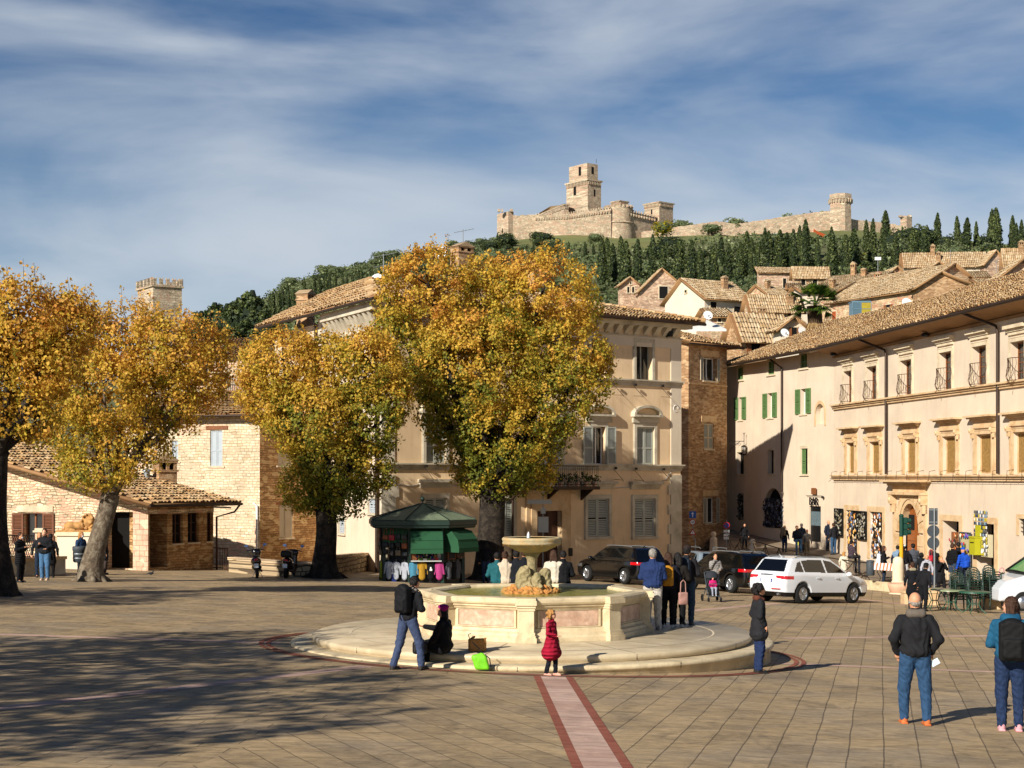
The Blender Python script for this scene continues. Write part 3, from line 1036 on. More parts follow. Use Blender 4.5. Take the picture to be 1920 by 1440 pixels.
def wall(root, rel, name, s0, s1, z0, z1, holes, mat, depth=0.3, D=6.0, top=None, sides=True):
 """front with real openings and reveals; plain sides and back. top: optional (z at s0, z at s1) sloping"""
 xs_ = sorted(set([s0, s1] + [h[0] for h in holes] + [h[2] for h in holes]))
 zs_ = sorted(set([z0, z1] + [h[1] for h in holes] + [h[3] for h in holes]))
 b = MB()
 for i in range(len(xs_) - 1):
  for j in range(len(zs_) - 1):
   cx, cz = (xs_[i] + xs_[i + 1]) / 2, (zs_[j] + zs_[j + 1]) / 2
   if any(h[0] < cx < h[2] and h[1] < cz < h[3] for h in holes): continue
   b.quad((xs_[i], 0, zs_[j]), (xs_[i + 1], 0, zs_[j]), (xs_[i + 1], 0, zs_[j + 1]), (xs_[i], 0, zs_[j + 1]))
 for h in holes:
  a0, c0, a1, c1 = h[:4]
  d = h[4] if len(h) > 4 else depth
  b.quad((a0, 0, c0), (a0, 0, c1), (a0, d, c1), (a0, d, c0))
  b.quad((a1, 0, c1), (a1, 0, c0), (a1, d, c0), (a1, d, c1))
  b.quad((a0, 0, c1), (a1, 0, c1), (a1, d, c1), (a0, d, c1))
  b.quad((a0, 0, c0), (a0, d, c0), (a1, d, c0), (a1, 0, c0))
 if top:
  b.add([(s0, 0, z1), (s1, 0, z1), (s1, 0, top[1]), (s0, 0, top[0])], [(0, 1, 2, 3)])
 t0, t1 = top if top else (z1, z1)
 if sides and sides != 'r':
  b.quad((s0, 0, z0), (s0, 0, t0), (s0, D, t0), (s0, D, z0))
 if sides:
  b.quad((s1, 0, z0), (s1, D, z0), (s1, D, t1), (s1, 0, t1))
  if sides != 'r': b.quad((s0, D, z0), (s0, D, t0), (s1, D, t1), (s1, D, z0))
 return place(b.build(name, mat, root), rel)
def shutter(parent, x0, z0, x1, z1, y, mf, mp, louv=0.0, t=0.045, mid=0.42, yawM=None):
 b = MB()
 w, h = x1 - x0, z1 - z0
 fr = min(0.075, w * 0.16)
 b.box(x0, y, z0, x0 + fr, y + t, z1, 0, yawM)
 b.box(x1 - fr, y, z0, x1, y + t, z1, 0, yawM)
 b.box(x0 + fr, y, z1 - fr, x1 - fr, y + t, z1, 0, yawM)
 b.box(x0 + fr, y, z0, x1 - fr, y + t, z0 + fr, 0, yawM)
 zm = z0 + h * mid
 b.box(x0 + fr, y, zm, x1 - fr, y + t, zm + fr, 0, yawM)
 if louv:
  z = z0 + fr + 0.02
  while z < z1 - fr - 0.03:
   if not (zm - 0.04 < z < zm + fr):
    b.add([(x0 + fr, y + t * .1, z), (x1 - fr, y + t * .1, z), (x1 - fr, y + t * .95, z + louv * .8), (x0 + fr, y + t * .95, z + louv * .8)], [(0, 1, 2, 3)], 1, False, yawM)
   z += louv
  b.box(x0 + fr, y + t * .97, z0 + fr, x1 - fr, y + t * 1.1, z1 - fr, 2, yawM)
 else:
  b.box(x0 + fr, y + t * .45, z0 + fr, x1 - fr, y + t * .8, z1 - fr, 1, yawM)
 return b.build('shutter', [mf, mp, M_['dark']], parent)
def window(root, rel, r, kind='glass', trim=None, sill=None, mf=None, mp=None, louv=0.0, depth=0.3, gm=None, fm=None, cols=2, rows=3, blank=None, hood=None, leafw=None, rails=True):
 """one window: surround and frame, with pane, sill and shutters as its parts"""
 s0, z0, s1, z1 = r
 fm = fm or M_['white']
 b = MB()
 if trim:
  w, pr, tm = trim
  b.box(s0 - w, -pr, z0, s0 - .002, .03, z1, 0)
  b.box(s1 + .002, -pr, z0, s1 + w, .03, z1, 0)
  b.box(s0 - w, -pr, z1 + .002, s1 + w, .03, z1 + w, 0)
  b.box(s0 - w, -pr * 1.3, z1 + w + .001, s1 + w, .03, z1 + w + .04, 0)
  b.box(s0 - w - .04, -pr * .5, z0, s0 - w - .002, .03, z1 + w, 0)
  b.box(s1 + w + .002, -pr * .5, z0, s1 + w + .04, .03, z1 + w, 0)
 else:
  tm = M_['trim']
 fw = 0.055
 yb = depth - 0.06
 b.box(s0 + .004, yb, z0 + .004, s0 + fw, depth, z1 - .004, 1)
 b.box(s1 - fw, yb, z0 + .004, s1 - .004, depth, z1 - .004, 1)
 b.box(s0 + fw, yb, z1 - fw, s1 - fw, depth, z1 - .004, 1)
 b.box(s0 + fw, yb, z0 + .004, s1 - fw, depth, z0 + fw, 1)
 for i in range(1, cols):
  x = s0 + (s1 - s0) * i / cols
  b.box(x - .03, yb - .01, z0 + fw, x + .03, depth - .005, z1 - fw, 1)
 for i in range(1, rows):
  z = z0 + (z1 - z0) * i / rows
  b.box(s0 + fw, yb + .01, z - .015, s1 - fw, depth - .01, z + .015, 1)
 w_ = place(b.build('window', [tm, fm], root), rel)
 p = MB()
 p.box(s0 + .003, depth - .015, z0 + .003, s1 - .003, depth + .03, z1 - .003)
 p.build('pane', gm or M_['glass'], w_)
 if sill:
  q = MB()
  q.box(s0 - sill[0], -sill[1], z0 - sill[2], s1 + sill[0], .04, z0 - .003)
  q.build('sill', sill[3] if len(sill) > 3 else tm, w_)
 if hood:
  q = MB()
  hz, hw, hp, hh = hood
  q.box(s0 - hw, -hp * .5, hz, s1 + hw, .03, hz + hh * .45)
  q.box(s0 - hw - .06, -hp, hz + hh * .45 + .002, s1 + hw + .06, .03, hz + hh)
  q.box(s0 - hw + .05, -hp * .3, hz - hh * .5, s1 + hw - .05, .03, hz - .003)
  q.build('hood', tm, w_)
 sm = (s0 + s1) / 2
 if kind == 'closed':
  shutter(w_, s0 + .01, z0 + .01, sm - .006, z1 - .01, 0.05, mf, mp, louv)
  shutter(w_, sm + .006, z0 + .01, s1 - .01, z1 - .01, 0.05, mf, mp, louv)
 elif kind == 'open':
  lw = leafw or (s1 - s0) / 2
  g = trim[0] * 0.2 if trim else 0.0
  yo = -(trim[1] if trim else 0) - .07
  shutter(w_, s0 - lw - g, z0, s0 - g - .01, z1, yo, mf, mp, louv)
  shutter(w_, s1 + g + .01, z0, s1 + lw + g, z1, yo, mf, mp, louv)
 elif kind == 'half':
  shutter(w_, s0 + .01, z0 + .01, sm, z1 - .01, 0.05, mf, mp, louv)
 elif kind == 'ajar':
  for sx, x, ang in ((1, s0, -62), (-1, s1, 62)):
   Mx = Matrix.Translation((x, -.03, 0)) @ Matrix.Rotation(R(ang), 4, 'Z')
   lw = (s1 - s0) / 2
   if sx > 0: shutter(w_, .0, z0 + .01, lw, z1 - .01, -.03, mf, mp, louv, yawM=Mx)
   else: shutter(w_, -lw, z0 + .01, 0, z1 - .01, -.03, mf, mp, louv, yawM=Mx)
 return w_
def tile_roof(root, A, B, Cc, D, period=0.21, rowlen=0.38, r=0.095, name='roof', mats=None, seg=4, thick=0.12, soffit='eave', sag=0.02):
 """A,B eave left/right, C,D ridge right/left in world space: laid with separate half-round tiles"""
 mats = mats or [M_['tile'], M_['tilebase'], M_[soffit]]
 A, B, Cc, D = [np.array(v, float) for v in (A, B, Cc, D)]
 e = B - A
 L_ = np.linalg.norm(e)
 e /= L_
 pn = np.cross(e, (Cc + D) / 2 - A)
 for q_ in (Cc, D):
  if abs(pn[2]) > 1e-6: q_[2] -= (q_ - A) @ pn / pn[2]
 nrm = np.cross(e, (D - A) if np.linalg.norm(D - A) > np.linalg.norm(Cc - A) * .1 else (Cc - A))
 nrm /= np.linalg.norm(nrm)
 if nrm[2] < 0: nrm = -nrm
 g = np.cross(nrm, e)
 if g[2] < 0: g = -g
 H = max((D - A) @ g, (Cc - A) @ g)
 xl1, xr1 = (D - A) @ e, (Cc - A) @ e
 nr = max(2, int(H / rowlen))
 rl = H / nr
 r_ = np.random.default_rng(int(abs(A[0] * 13 + A[1] * 7)) + 3)
 V, Q = [], []
 th = np.linspace(0, math.pi, seg + 1)
 nv = 0
 for j in range(nr):
  y0, y1 = j * rl - (0.05 if j == 0 else 0.03), (j + 1) * rl + 0.03
  ym = (j + .5) * rl
  xa, xb = xl1 * ym / H, L_ + (xr1 - L_) * ym / H
  i0, i1 = int(math.ceil(xa / period)), int(math.floor(xb / period))
  if i1 <= i0: continue
  i = np.arange(i0, i1) + .5
  n = len(i)
  xc = i * period + r_.normal(0, .010, n)
  jy = r_.normal(0, .028, n)
  jz = r_.normal(0, .008, n) + sag * np.sin(xc * 0.7 + j * .3)
  rot = r_.normal(0, .03, n)
  for (yy_, rad, lift) in ((y0, r * 1.08, .045), (y1, r * .88, .0)):
   px_ = xc[:, None] + rad * np.cos(th)[None] + rot[:, None] * (yy_ - y0)
   pz_ = rad * np.sin(th)[None] * 0.85 + lift + jz[:, None]
   py_ = (yy_ + jy)[:, None] + 0 * px_
   P_ = A + px_[..., None] * e + py_[..., None] * g + pz_[..., None] * nrm
   V.append(P_)
  a, b = V.pop(-2), V.pop(-1)
  blk = np.stack([a, b], 1)           # n,2,seg+1,3
  V.append(blk.reshape(-1, 3))
  k = seg + 1
  base_ = nv + np.arange(n)[:, None] * 2 * k
  s_ = np.arange(seg)[None]
  Q.append(np.stack([base_ + s_, base_ + k + s_, base_ + k + s_ + 1, base_ + s_ + 1], -1).reshape(-1, 4))
  nv += n * 2 * k
 mi = [np.zeros(len(q), int) for q in Q]
 up, dn = nrm * 0.015, -nrm * thick
 bed = np.array([A + up, B + up, Cc + up, D + up, A + dn, B + dn, Cc + dn, D + dn])
 V.append(bed)
 q = np.array([(0, 1, 2, 3), (7, 6, 5, 4), (0, 4, 5, 1), (1, 5, 6, 2), (2, 6, 7, 3), (3, 7, 4, 0)]) + nv
 Q.append(q)
 mi.append(np.array([1, 2, 2, 2, 2, 2]))
 o = mesh_np(name, np.concatenate(V), np.concatenate(Q), mats, root, True, np.concatenate(mi))
 if root is not None: o.matrix_basis = RM(root).inverted()
 return o
def ridge_caps(root, a, b, r=0.12, name='ridge'):
 a, b = Vector(a), Vector(b)
 n = max(2, int((b - a).length / .38))
 m = MB()
 for i in range(n):
  p, q = a.lerp(b, i / n), a.lerp(b, (i + 1.06) / n)
  m.tube([p + Vector((0, 0, .02)), q], [r * 1.1, r * .9], 8, caps=True)
 o = m.build(name, M_['tile'], root)
 o.matrix_basis = RM(root).inverted()
 return o
def wtube(root, pts, r, mat, name, n=8):
 m = MB().tube(pts, r, n)
 o = m.build(name, mat, root)
 if root is not None: o.matrix_basis = RM(root).inverted()
 return o
def chimney(root, p, w, d, h, yaw=0.0, mat=None, name='chimney'):
 """brick stack with side openings and a little tiled gable, p in world space"""
 m = MB()
 m.box(-w / 2, -d / 2, -.8, w / 2, d / 2, h * .55)
 m.box(-w / 2 - .05, -d / 2 - .05, h * .55 + .001, w / 2 + .05, d / 2 + .05, h * .61)
 for x0, x1 in ((-w / 2, -w / 2 + w * .16), (-w * .08, w * .08), (w / 2 - w * .16, w / 2)):
  m.box(x0, -d / 2, h * .611, x1, d / 2, h * .78)
 m.box(-w / 2 - .04, -d / 2 - .04, h * .781, w / 2 + .04, d / 2 + .04, h * .83)
 m.prism([(-w / 2 - .10, h * .831), (w / 2 + .10, h * .831), (0, h * 1.04)], -d / 2 - .06, d / 2 + .06, 1)
 m.box(-w * .35, -d * .3, h * .6115, w * .35, d * .3, h * .76, 2)
 o = m.build(name, [mat or M_['brick'], M_['tilefar'], M_['dark']], root)
 o.matrix_basis = (RM(root).inverted() if root is not None else Matrix()) @ Matrix.Translation(p) @ Matrix.Rotation(yaw, 4, 'Z')
 return o
def dish(label, p, r, yaw, tilt=25, group=None):
 o = thing('satellite_dish', label, 'satellite dish', p, yaw, group)
 m = MB().lathe([(.01, .0), (r * .4, r * .03), (r * .75, r * .1), (r, r * .2)], 20)
 q = m.build('reflector', M_['white'], o)
 q.matrix_basis = Matrix.Translation((0, 0, r * .9)) @ Matrix.Rotation(R(90 - tilt), 4, 'X')
 m = MB().tube([(0, .1, 0), (0, .12, r * .9)], .03, 6)
 m.build('mast', M_['gsteel'], o)
 m = MB().tube([(0, .05, r * .4), (0, -r * .8, r * .8)], .015, 5).ball((0, -r * .8, r * .82), .05)
 m.build('receiver_arm', M_['signback'], o)
 return o
# ---------------------------------------------------------------- peach palace in the middle
FY = Fac(715, 72.6, 1276, 84)
FYL = Fac(515, 86.4, 715, 72.6)
pal = thing('palace', 'peach plastered three-storey palace with grey shutters and bracketed cornice behind the fountain', 'building', FY.a, FY.yaw)
relL = RM(pal).inverted() @ FYL.M
SG = dict(mf=M_['shgrey'], mp=M_['shpanel'])
TG = (0.17, 0.07, M_['trimg'])
ww = {}
for nm, bx in {'g1': (1101, 935, 1141, 1006), 'g2': (1189, 935, 1228, 1006), 'g0': (796, 934, 836, 1004), 'g9': (933, 935, 962, 1005), 'door': (1004, 958, 1050, 1064),
    'm1': (1110, 800, 1134, 871), 'm2': (1193, 801, 1226, 871), 'm0': (798, 797, 835, 868), 'mb': (1024, 802, 1052, 874), 'm9': (905, 798, 945, 869),
    't2': (1192, 643, 1222, 714), 't1': (1108, 641, 1136, 712), 't0': (798, 627, 834, 702), 't9': (905, 630, 942, 706)}.items():
 ww[nm] = FY.rect(*bx)
wall(pal, None, 'wall', 0, FY.L, -5.921, 7.879, list(ww.values()), M_['peach'], 0.28, 11.0, sides='r')
for k_, r_ in ww.items():
 if k_ == 'door': continue
 if k_[0] == 'g':
  window(pal, None, r_, 'closed', TG, (.2, .12, .14), M_['shgrey'], M_['shgrey'], 0.085, hood=(r_[3] + .62, .32, .32, .26))
 elif k_ in ('m1', 'm0'):
  window(pal, None, r_, 'open' if k_ == 'm1' else 'closed', TG, None, rows=1, leafw=0.62, **SG)
 elif k_[0] == 'm':
  window(pal, None, r_, 'closed', TG, None, rows=1, **SG)
 else:
  window(pal, None, r_, 'glass', TG, None, rows=1, fm=M_['shgrey'])
for k_ in ('m0', 'm9', 'mb', 'm1', 'm2'):
 s0, z0, s1, z1 = ww[k_]
 if k_ == 'm1': s0, s1 = s0 - .12, s1 + .12
 cx, hw, zb = (s0 + s1) / 2, (s1 - s0) / 2 + .38, z1 + .52
 m = MB()
 m.box(cx - hw, -.30, zb, cx + hw, .02, zb + .10)
 m.box(cx - hw + .08, -.12, zb - .3, cx + hw - .08, .02, zb - .003)
 N = 14
 for i in range(N):
  t0, t1 = math.pi * i / N, math.pi * (i + 1) / N
  def pt(t, rr, q): return (cx + (hw - q) * math.cos(t) * 1.0, zb + .102 + (.50 - q) * math.sin(t))
  a, b_, c_, d_ = pt(t0, 0, 0), pt(t1, 0, 0), pt(t1, 0, .13), pt(t0, 0, .13)
  m.add([(a[0], -.30, a[1]), (b_[0], -.30, b_[1]), (c_[0], -.30, c_[1]), (d_[0], -.30, d_[1]), (a[0], .02, a[1]), (b_[0], .02, b_[1]), (c_[0], .02, c_[1]), (d_[0], .02, d_[1])],
    [(0, 1, 2, 3), (0, 4, 5, 1), (3, 2, 6, 7)])
 m.build('pediment', M_['trimg'], pal)
z1a, z2a = FY.at(1200, 877)[1], FY.at(1200, 718)[1]
m = MB()
for z in (z1a, z2a):
 m.box(-.1, -.12, z - .02, FY.L + .1, .02, z + .10)
 m.box(-.16, -.2, z + .102, FY.L + .16, .02, z + .17)
 m.box(-.06, -.06, z - .16, FY.L + .06, .02, z - .022)
m.build('string_course', M_['trimg'], pal)
m = MB()
for x0, x1 in ((FY.L - .72, FY.L + .02), (-.02, .7)):
 m.box(x0, -.045, z1a + .172, x1, .02, z2a - .162)
 m.box(x0, -.045, z2a + .172, x1, .02, 6.971)
m.box(-.02, -.05, 6.666, FY.L + .02, .02, 7.162)
m.build('pilaster', M_['creamg'], pal)
z = -5.6
k = 0
m, m2 = MB(), MB()
while z < z1a - .6:
 w_ = .92 if k % 2 else .74
 m.box(FY.L - w_, -.07, z + .0, FY.L + .03, .02, z + .507)
 m2.box(-.03, -.07, z + .0, w_, .02, z + .507)
 for x0, x1 in ((FY.L - w_ + .02, FY.L + .01), (-.01, w_ - .02)): (m if x0 > 1 else m2).box(x0, -.055, z + .508, x1, .02, z + .5145)
 z += .515
 k += 1
m.build('quoin', M_['trimg'], pal)
m2.build('quoin', M_['trimg'], pal)
m = MB()
m.box(-.1, -.10, 7.164, FY.L + .1, .02, 7.22)
m.box(-.1, -.55, 7.697, FY.L + .35, .02, 7.888)
m.box(-.1, -.75, 7.89, FY.L + .45, .02, 7.984)
m.build('cornice', M_['trimg'], pal)
x = .3
while x < FY.L:
 m = MB()
 m.add([(x - .14, -.03, 7.258), (x + .14, -.03, 7.258), (x + .17, -.5, 7.695), (x - .17, -.5, 7.695), (x - .17, 0, 7.695), (x + .17, 0, 7.695)], [(0, 1, 2, 3), (0, 3, 4), (1, 5, 2), (0, 4, 5, 1), (3, 2, 5, 4)])
 m.build('bracket', M_['trimg'], pal)
 x += .66
s0, z0, s1, z1 = ww['door']
m = MB()
m.box(s0 - .36, -.16, z0, s0 - .01, .02, z1 + .35)
m.box(s1 + .01, -.16, z0, s1 + .36, .02, z1 + .35)
m.box(s0 - .01, -.16, z1 + .01, s1 + .01, .02, z1 + .35)
m.box(s0 - .62, -.10, z0, s0 - .362, .02, z1 + .85)
m.box(s1 + .362, -.10, z0, s1 + .62, .02, z1 + .85)
m.box(s0 - .36, -.12, z1 + .352, s1 + .36, .02, z1 + .85)
m.box(s0 - .75, -.3, z1 + .852, s1 + .75, .02, z1 + 1.05)
m.build('portal', M_['gold'], pal)
m = MB()
m.box(s0, .2, z0, s1, .26, z1)
for i in range(2):
 for j in range(4):
  a_ = s0 + .08 + i * (s1 - s0) / 2
  c_ = z0 + .15 + j * (z1 - z0) / 4
  m.box(a_, .16, c_, a_ + (s1 - s0) / 2 - .16, .199, c_ + (z1 - z0) / 4 - .14)
m.build('door', M_['darkwood'], pal)
sa, sb = FY.at(950, 900)[0], FY.at(1097, 900)[0]
zf = FY.at(1040, 912)[1]
m = MB()
m.box(sa, -1.15, zf - .16, sb, .02, zf)
for x in (sa + .25, (sa + sb) / 2, sb - .25):
 m.add([(x - .05, 0, zf - .7), (x + .05, 0, zf - .7), (x + .05, -.9, zf - .162), (x - .05, -.9, zf - .162), (x - .05, 0, zf - .162), (x + .05, 0, zf - .162)], [(0, 1, 2, 3), (0, 3, 4), (1, 5, 2), (3, 2, 5, 4)])
bal = m.build('balcony', M_['gutter'], pal)
m = MB()
zr = zf + 1.0
m.tube([(sa + .05, 0, zr), (sa + .05, -1.1, zr), (sb - .05, -1.1, zr), (sb - .05, 0, zr)], .022, 6)
m.tube([(sa + .05, 0, zf + .1), (sa + .05, -1.1, zf + .1), (sb - .05, -1.1, zf + .1), (sb - .05, 0, zf + .1)], .015, 5)
x = sa + .05
while x < sb:
 m.tube([(x, -1.1, zf), (x, -1.1, zr)], .009, 4, caps=False)
 m.tube([(x, -1.1, zr - .18), (x + .06, -1.1, zr - .12), (x + .12, -1.1, zr - .18)], .006, 4, caps=False)
 x += .12
for i in range(9):
 m.tube([(sb - .05, -i * .13, zf), (sb - .05, -i * .13, zr)], .009, 4, caps=False)
m.build('railing', M_['iron'], bal)
e1, e2 = FY.e, FYL.e
off = 0.95
c0 = FY.a
fl = c0 - FY.n * off - e1 * .4 - FYL.n * off * .6
BLp = FYL.a
fr = FY.b - FY.n * off + e1 * .9
brp = FY.b + FY.n * 12 + e1 * .9
blp = BLp - FYL.n * off - e2 * .6
ze, zr = 8.041, 9.884
V3 = lambda p, z: (p.x, p.y, z)
r1, r2 = FY.W(3.6, 6.685, zr), FY.W(FY.L - 5.921, 6.685, zr)
tile_roof(pal, V3(fl, ze), V3(fr, ze), r2, r1)
tile_roof(pal, V3(fr, ze), V3(brp, ze), FY.W(FY.L - 5.921, 6.733, zr), r2)
tile_roof(pal, V3(blp, ze), V3(fl, ze), r1, r1 + Vector((-2.5, 5, .0)))
ridge_caps(pal, V3(fr, ze + .08), r2 + Vector((0, 0, .05)))
wtube(pal, [V3(fl, ze - .1), V3(fr, ze - .1)], .075, M_['gutter'], 'gutter')
wtube(pal, [V3(fl, ze - .1), V3(blp, ze - .1)], .075, M_['gutter'], 'gutter')
chimney(pal, (P(866, 498, 87)), 1.0, .8, 1.2, FY.yaw)
chimney(pal, (P(1005, 512, 89)), .75, .6, .95, FY.yaw)
chimney(pal, (P(573, 588, 87)), .75, .7, 1.25, FY.yaw + .5)
fl_w = {'a': FYL.rect(604, 603, 613, 640), 'b': FYL.rect(635, 972, 647, 1000), 'c': FYL.rect(691, 935, 705, 962), 'd': FYL.rect(655, 800, 668, 850)}
sm_ = FYL.at(597, 700)[0]
wall(pal, relL, 'side_wall', sm_, FYL.L - .002, -6.207, 7.879, list(fl_w.values()), M_['cream'], .2, 5, sides=False)
for r_ in fl_w.values():
 window(pal, relL, r_, 'closed', (.1, .04, M_['trimg']), (.1, .1, .1), M_['shblue'], M_['shblue'], .08, depth=.2)
wall(pal, relL, 'stone_side_wall', 0, sm_ - .002, -6.207, 7.64, [], M_['rubble2'], .2, 5, sides=True)
m = MB()
m.box(sm_ + 1.6, -.5, 7.545, FYL.L + .1, .02, 7.927)
m.box(sm_ + 1.6, -.10, 6.685, FYL.L, .02, 6.78)
m.box(sm_ + 1.6, -.06, 5.635, FYL.L, .02, 5.73)
place(m.build('cornice', M_['trimg'], pal), relL)
x = sm_ + 1.8
while x < FYL.L - .1:
 m = MB()
 m.add([(x - .12, -.03, 6.8), (x + .12, -.03, 6.8), (x + .15, -.45, 7.543), (x - .15, -.45, 7.543), (x - .15, 0, 7.543), (x + .15, 0, 7.543)], [(0, 1, 2, 3), (0, 3, 4), (1, 5, 2), (0, 4, 5, 1), (3, 2, 5, 4)])
 place(m.build('bracket', M_['trimg'], pal), relL)
 x += .6
wtube(pal, [FYL.W(FYL.L - .25, -.12, -5.5), FYL.W(FYL.L - .25, -.12, 7.64)], .085, M_['gutter'], 'downpipe')
wtube(pal, [FYL.W(sm_ - .1, -.12, -5.5), FYL.W(sm_ - .1, -.12, 7.64)], .07, M_['gutter'], 'downpipe')
s_, z_ = FY.at(959, 940)
wtube(pal, [FY.W(s_, -.1, -5.5), FY.W(s_, -.1, z1a)], .06, M_['gutter'], 'downpipe')
for (px, row) in ((1150, 722), (1187, 724), (1238, 726), (1150, 880), (1188, 881), (1240, 882), (795, 876), (850, 877)):
 s_, z_ = FY.at(px, row)
 m = MB()
 m.tube([(s_, -.05, z_), (s_, -.75, z_ - .55), (s_ - .02, -.78, z_ - .62)], .014, 4)
 m.tube([(s_, -.05, z_ - .5), (s_, -.75, z_ - .55)], .010, 4)
 m.box(s_ - .05, -.25, z_, s_ + .05, -.15, z_ + .12)
 m.build('iron_bracket', M_['iron'], pal)
s_, z_ = FY.at(1250, 625)
m = MB().box(s_ - .12, -.35, z_ - .18, s_ + .12, -.05, z_ + .18).box(s_ - .03, -.06, z_ - .3, s_ + .03, .02, z_ + .3)
m.build('wall_lamp', M_['black'], pal)
s_, z_ = FY.at(1067, 1035)
m = MB().box(s_ - .12, -.14, z_ - .2, s_ + .12, -.001, z_ + .2)
m.build('letterbox', M_['black'], pal)
s_, z_ = FY.at(1067, 1014)
m = MB().box(s_ - .07, -.05, z_ - .15, s_ + .07, -.001, z_ + .15)
m.build('door_bell_panel', M_['greykit'], pal)
s_, z_ = FY.at(1266, 766)
m = MB()
for k in range(10):
 t0, t1 = k * .5, (k + 1) * .5
 m.tube([(s_ + .17 * math.cos(t0), -.06, z_ + .17 * math.sin(t0)), (s_ + .17 * math.cos(t1), -.06, z_ + .17 * math.sin(t1))], .02, 5)
m.build('cable_loop', M_['white'], pal)
m = MB()
pts = [FY.at(px, row) for px, row in ((728, 905), (770, 912), (790, 906), (870, 912), (950, 915), (1060, 912), (1120, 915), (1180, 914), (1235, 908), (1250, 896), (1258, 884), (1274, 883))]
m.tube([(s_, -.03, z_) for s_, z_ in pts], .02, 5)
m.build('cable', M_['greykit'], pal)
# ---------------------------------------------------------------- brick corner building
FB1 = Fac(1291, 95.5, 1363, 99)
FB1L = Fac(1240, 106, 1291, 95.5)
bb_ = thing('brick_building', 'narrow old brick and stone house between the peach palace and the long plastered palace', 'building', FB1.a, FB1.yaw)
relB = RM(bb_).inverted() @ FB1L.M
hb = [FB1.rect(1318, 671, 1343, 714), FB1.rect(1320, 794, 1338, 842), FB1.rect(1323, 933, 1342, 981)]
wall(bb_, None, 'wall', 0, FB1.L, -6, 8.0, hb, M_['brick'], .3, 9)
TB = dict(mf=M_['shbeige'], mp=M_['shpanel'])
window(bb_, None, hb[0], 'open', None, (.08, .1, .1), rows=1, leafw=.36, **TB)
window(bb_, None, hb[1], 'closed', None, (.08, .06, .08), rows=1, **TB)
window(bb_, None, hb[2], 'open', None, (.06, .06, .08), rows=1, leafw=.36, **TB)
m = MB()
for r_ in hb:
 m.box(r_[0] - .3, -.03, r_[3] + .1, r_[2] + .3, .01, r_[3] + .45)
m.box(0, -.05, FB1.at(1330, 715)[1] - .25, FB1.L, .01, FB1.at(1330, 715)[1] - .18)
m.build('lintel', M_['gold'], bb_)
wall(bb_, relB, 'side_wall', 0, FB1L.L - .002, -6, 8.0, [], M_['brick'], .3, 1, sides=False)
o_ = .75
a = FB1.a - FB1.n * o_ - FB1L.n * o_ * .8
b = FB1.b - FB1.n * o_ + FB1.e * .8
c = FB1.b + FB1.n * 9 + FB1.e * .8
d = FB1L.a - FB1L.n * o_
q1, q2 = FB1.W(-.6, 5.0, 9.75), FB1.W(.4, 4.8, 9.75)
tile_roof(bb_, V3(a, 8.0), V3(b, 8.0), q2, q1, name='roof')
tile_roof(bb_, V3(b, 8.0), V3(c, 8.0), q2 + Vector((.01, .01, 0)), q2)
tile_roof(bb_, V3(d, 8.0), V3(a, 8.0), q1, q1 + Vector((-.5, 1, 0)))
wtube(bb_, [V3(a, 7.9), V3(b, 7.9)], .06, M_['gutter'], 'gutter')
# ---------------------------------------------------------------- long plastered palace on the right
S1 = Fac(1366, 101, 1564, 86.5)
S2 = Fac(1564, 86.5, 2100, 54.35)
S2.b = S2.a + (Vector(((1920 - 960) / F * 63.7, 63.7, 0)) - S2.a).normalized() * 35
S2.e = (S2.b - S2.a).normalized()
S2.L = 35
S2.n = Vector((-S2.e.y, S2.e.x, 0))
S2.yaw = math.atan2(S2.e.y, S2.e.x)
S2.M = Matrix.Translation(S2.a) @ Matrix.Rotation(S2.yaw, 4, 'Z')
gs = thing('green_shuttered_house', 'cream plastered house with green shutters and a bar door, adjoining the long palace', 'building', S1.a, S1.yaw)
w1 = {'t1': (1382.5, 689, 1393.5, 712), 't2': (1440, 677, 1452, 702), 't3': (1500.5, 664, 1513.7, 690),
  'm1': (1384.8, 745, 1392, 787), 'm2': (1439, 737, 1449, 783), 'm3': (1501, 729, 1512, 776),
  'l1': (1382, 848, 1395, 889), 'l2': (1440, 844, 1451, 888), 'l3': (1502, 841, 1514.6, 889),
  'arch': (1432, 915, 1468, 990), 'bar': (1517, 949, 1539, 1016), 'dl': (1383, 925, 1394, 975), 'niche': (1530, 757, 1546, 795)}
w1 = {k: S1.rect(*v) for k, v in w1.items()}
GR = dict(mf=M_['shgreen'], mp=M_['shgreen'], louv=.07)
wall(gs, None, 'wall', -.9, S1.L - .002, -5.2, 6.9, list(w1.values()), M_['cream'], .32, 8)
for k_, r_ in w1.items():
 if k_ in ('t1', 't2', 't3'): window(gs, None, r_, 'closed', (.12, .02, M_['trim']), (.2, .08, .1), rows=1, **GR)
 elif k_[0] == 'm': window(gs, None, r_, 'open', None, (.15, .06, .1), rows=2, leafw=.62, **GR)
 elif k_ in ('l1', 'l2'): window(gs, None, r_, 'glass', (.1, .02, M_['trim']), (.15, .08, .1), rows=4, cols=4, fm=M_['iron'], gm=M_['dark'])
 elif k_ == 'l3': window(gs, None, r_, 'half', (.12, .02, M_['trim']), (.15, .08, .1), rows=2, **GR)
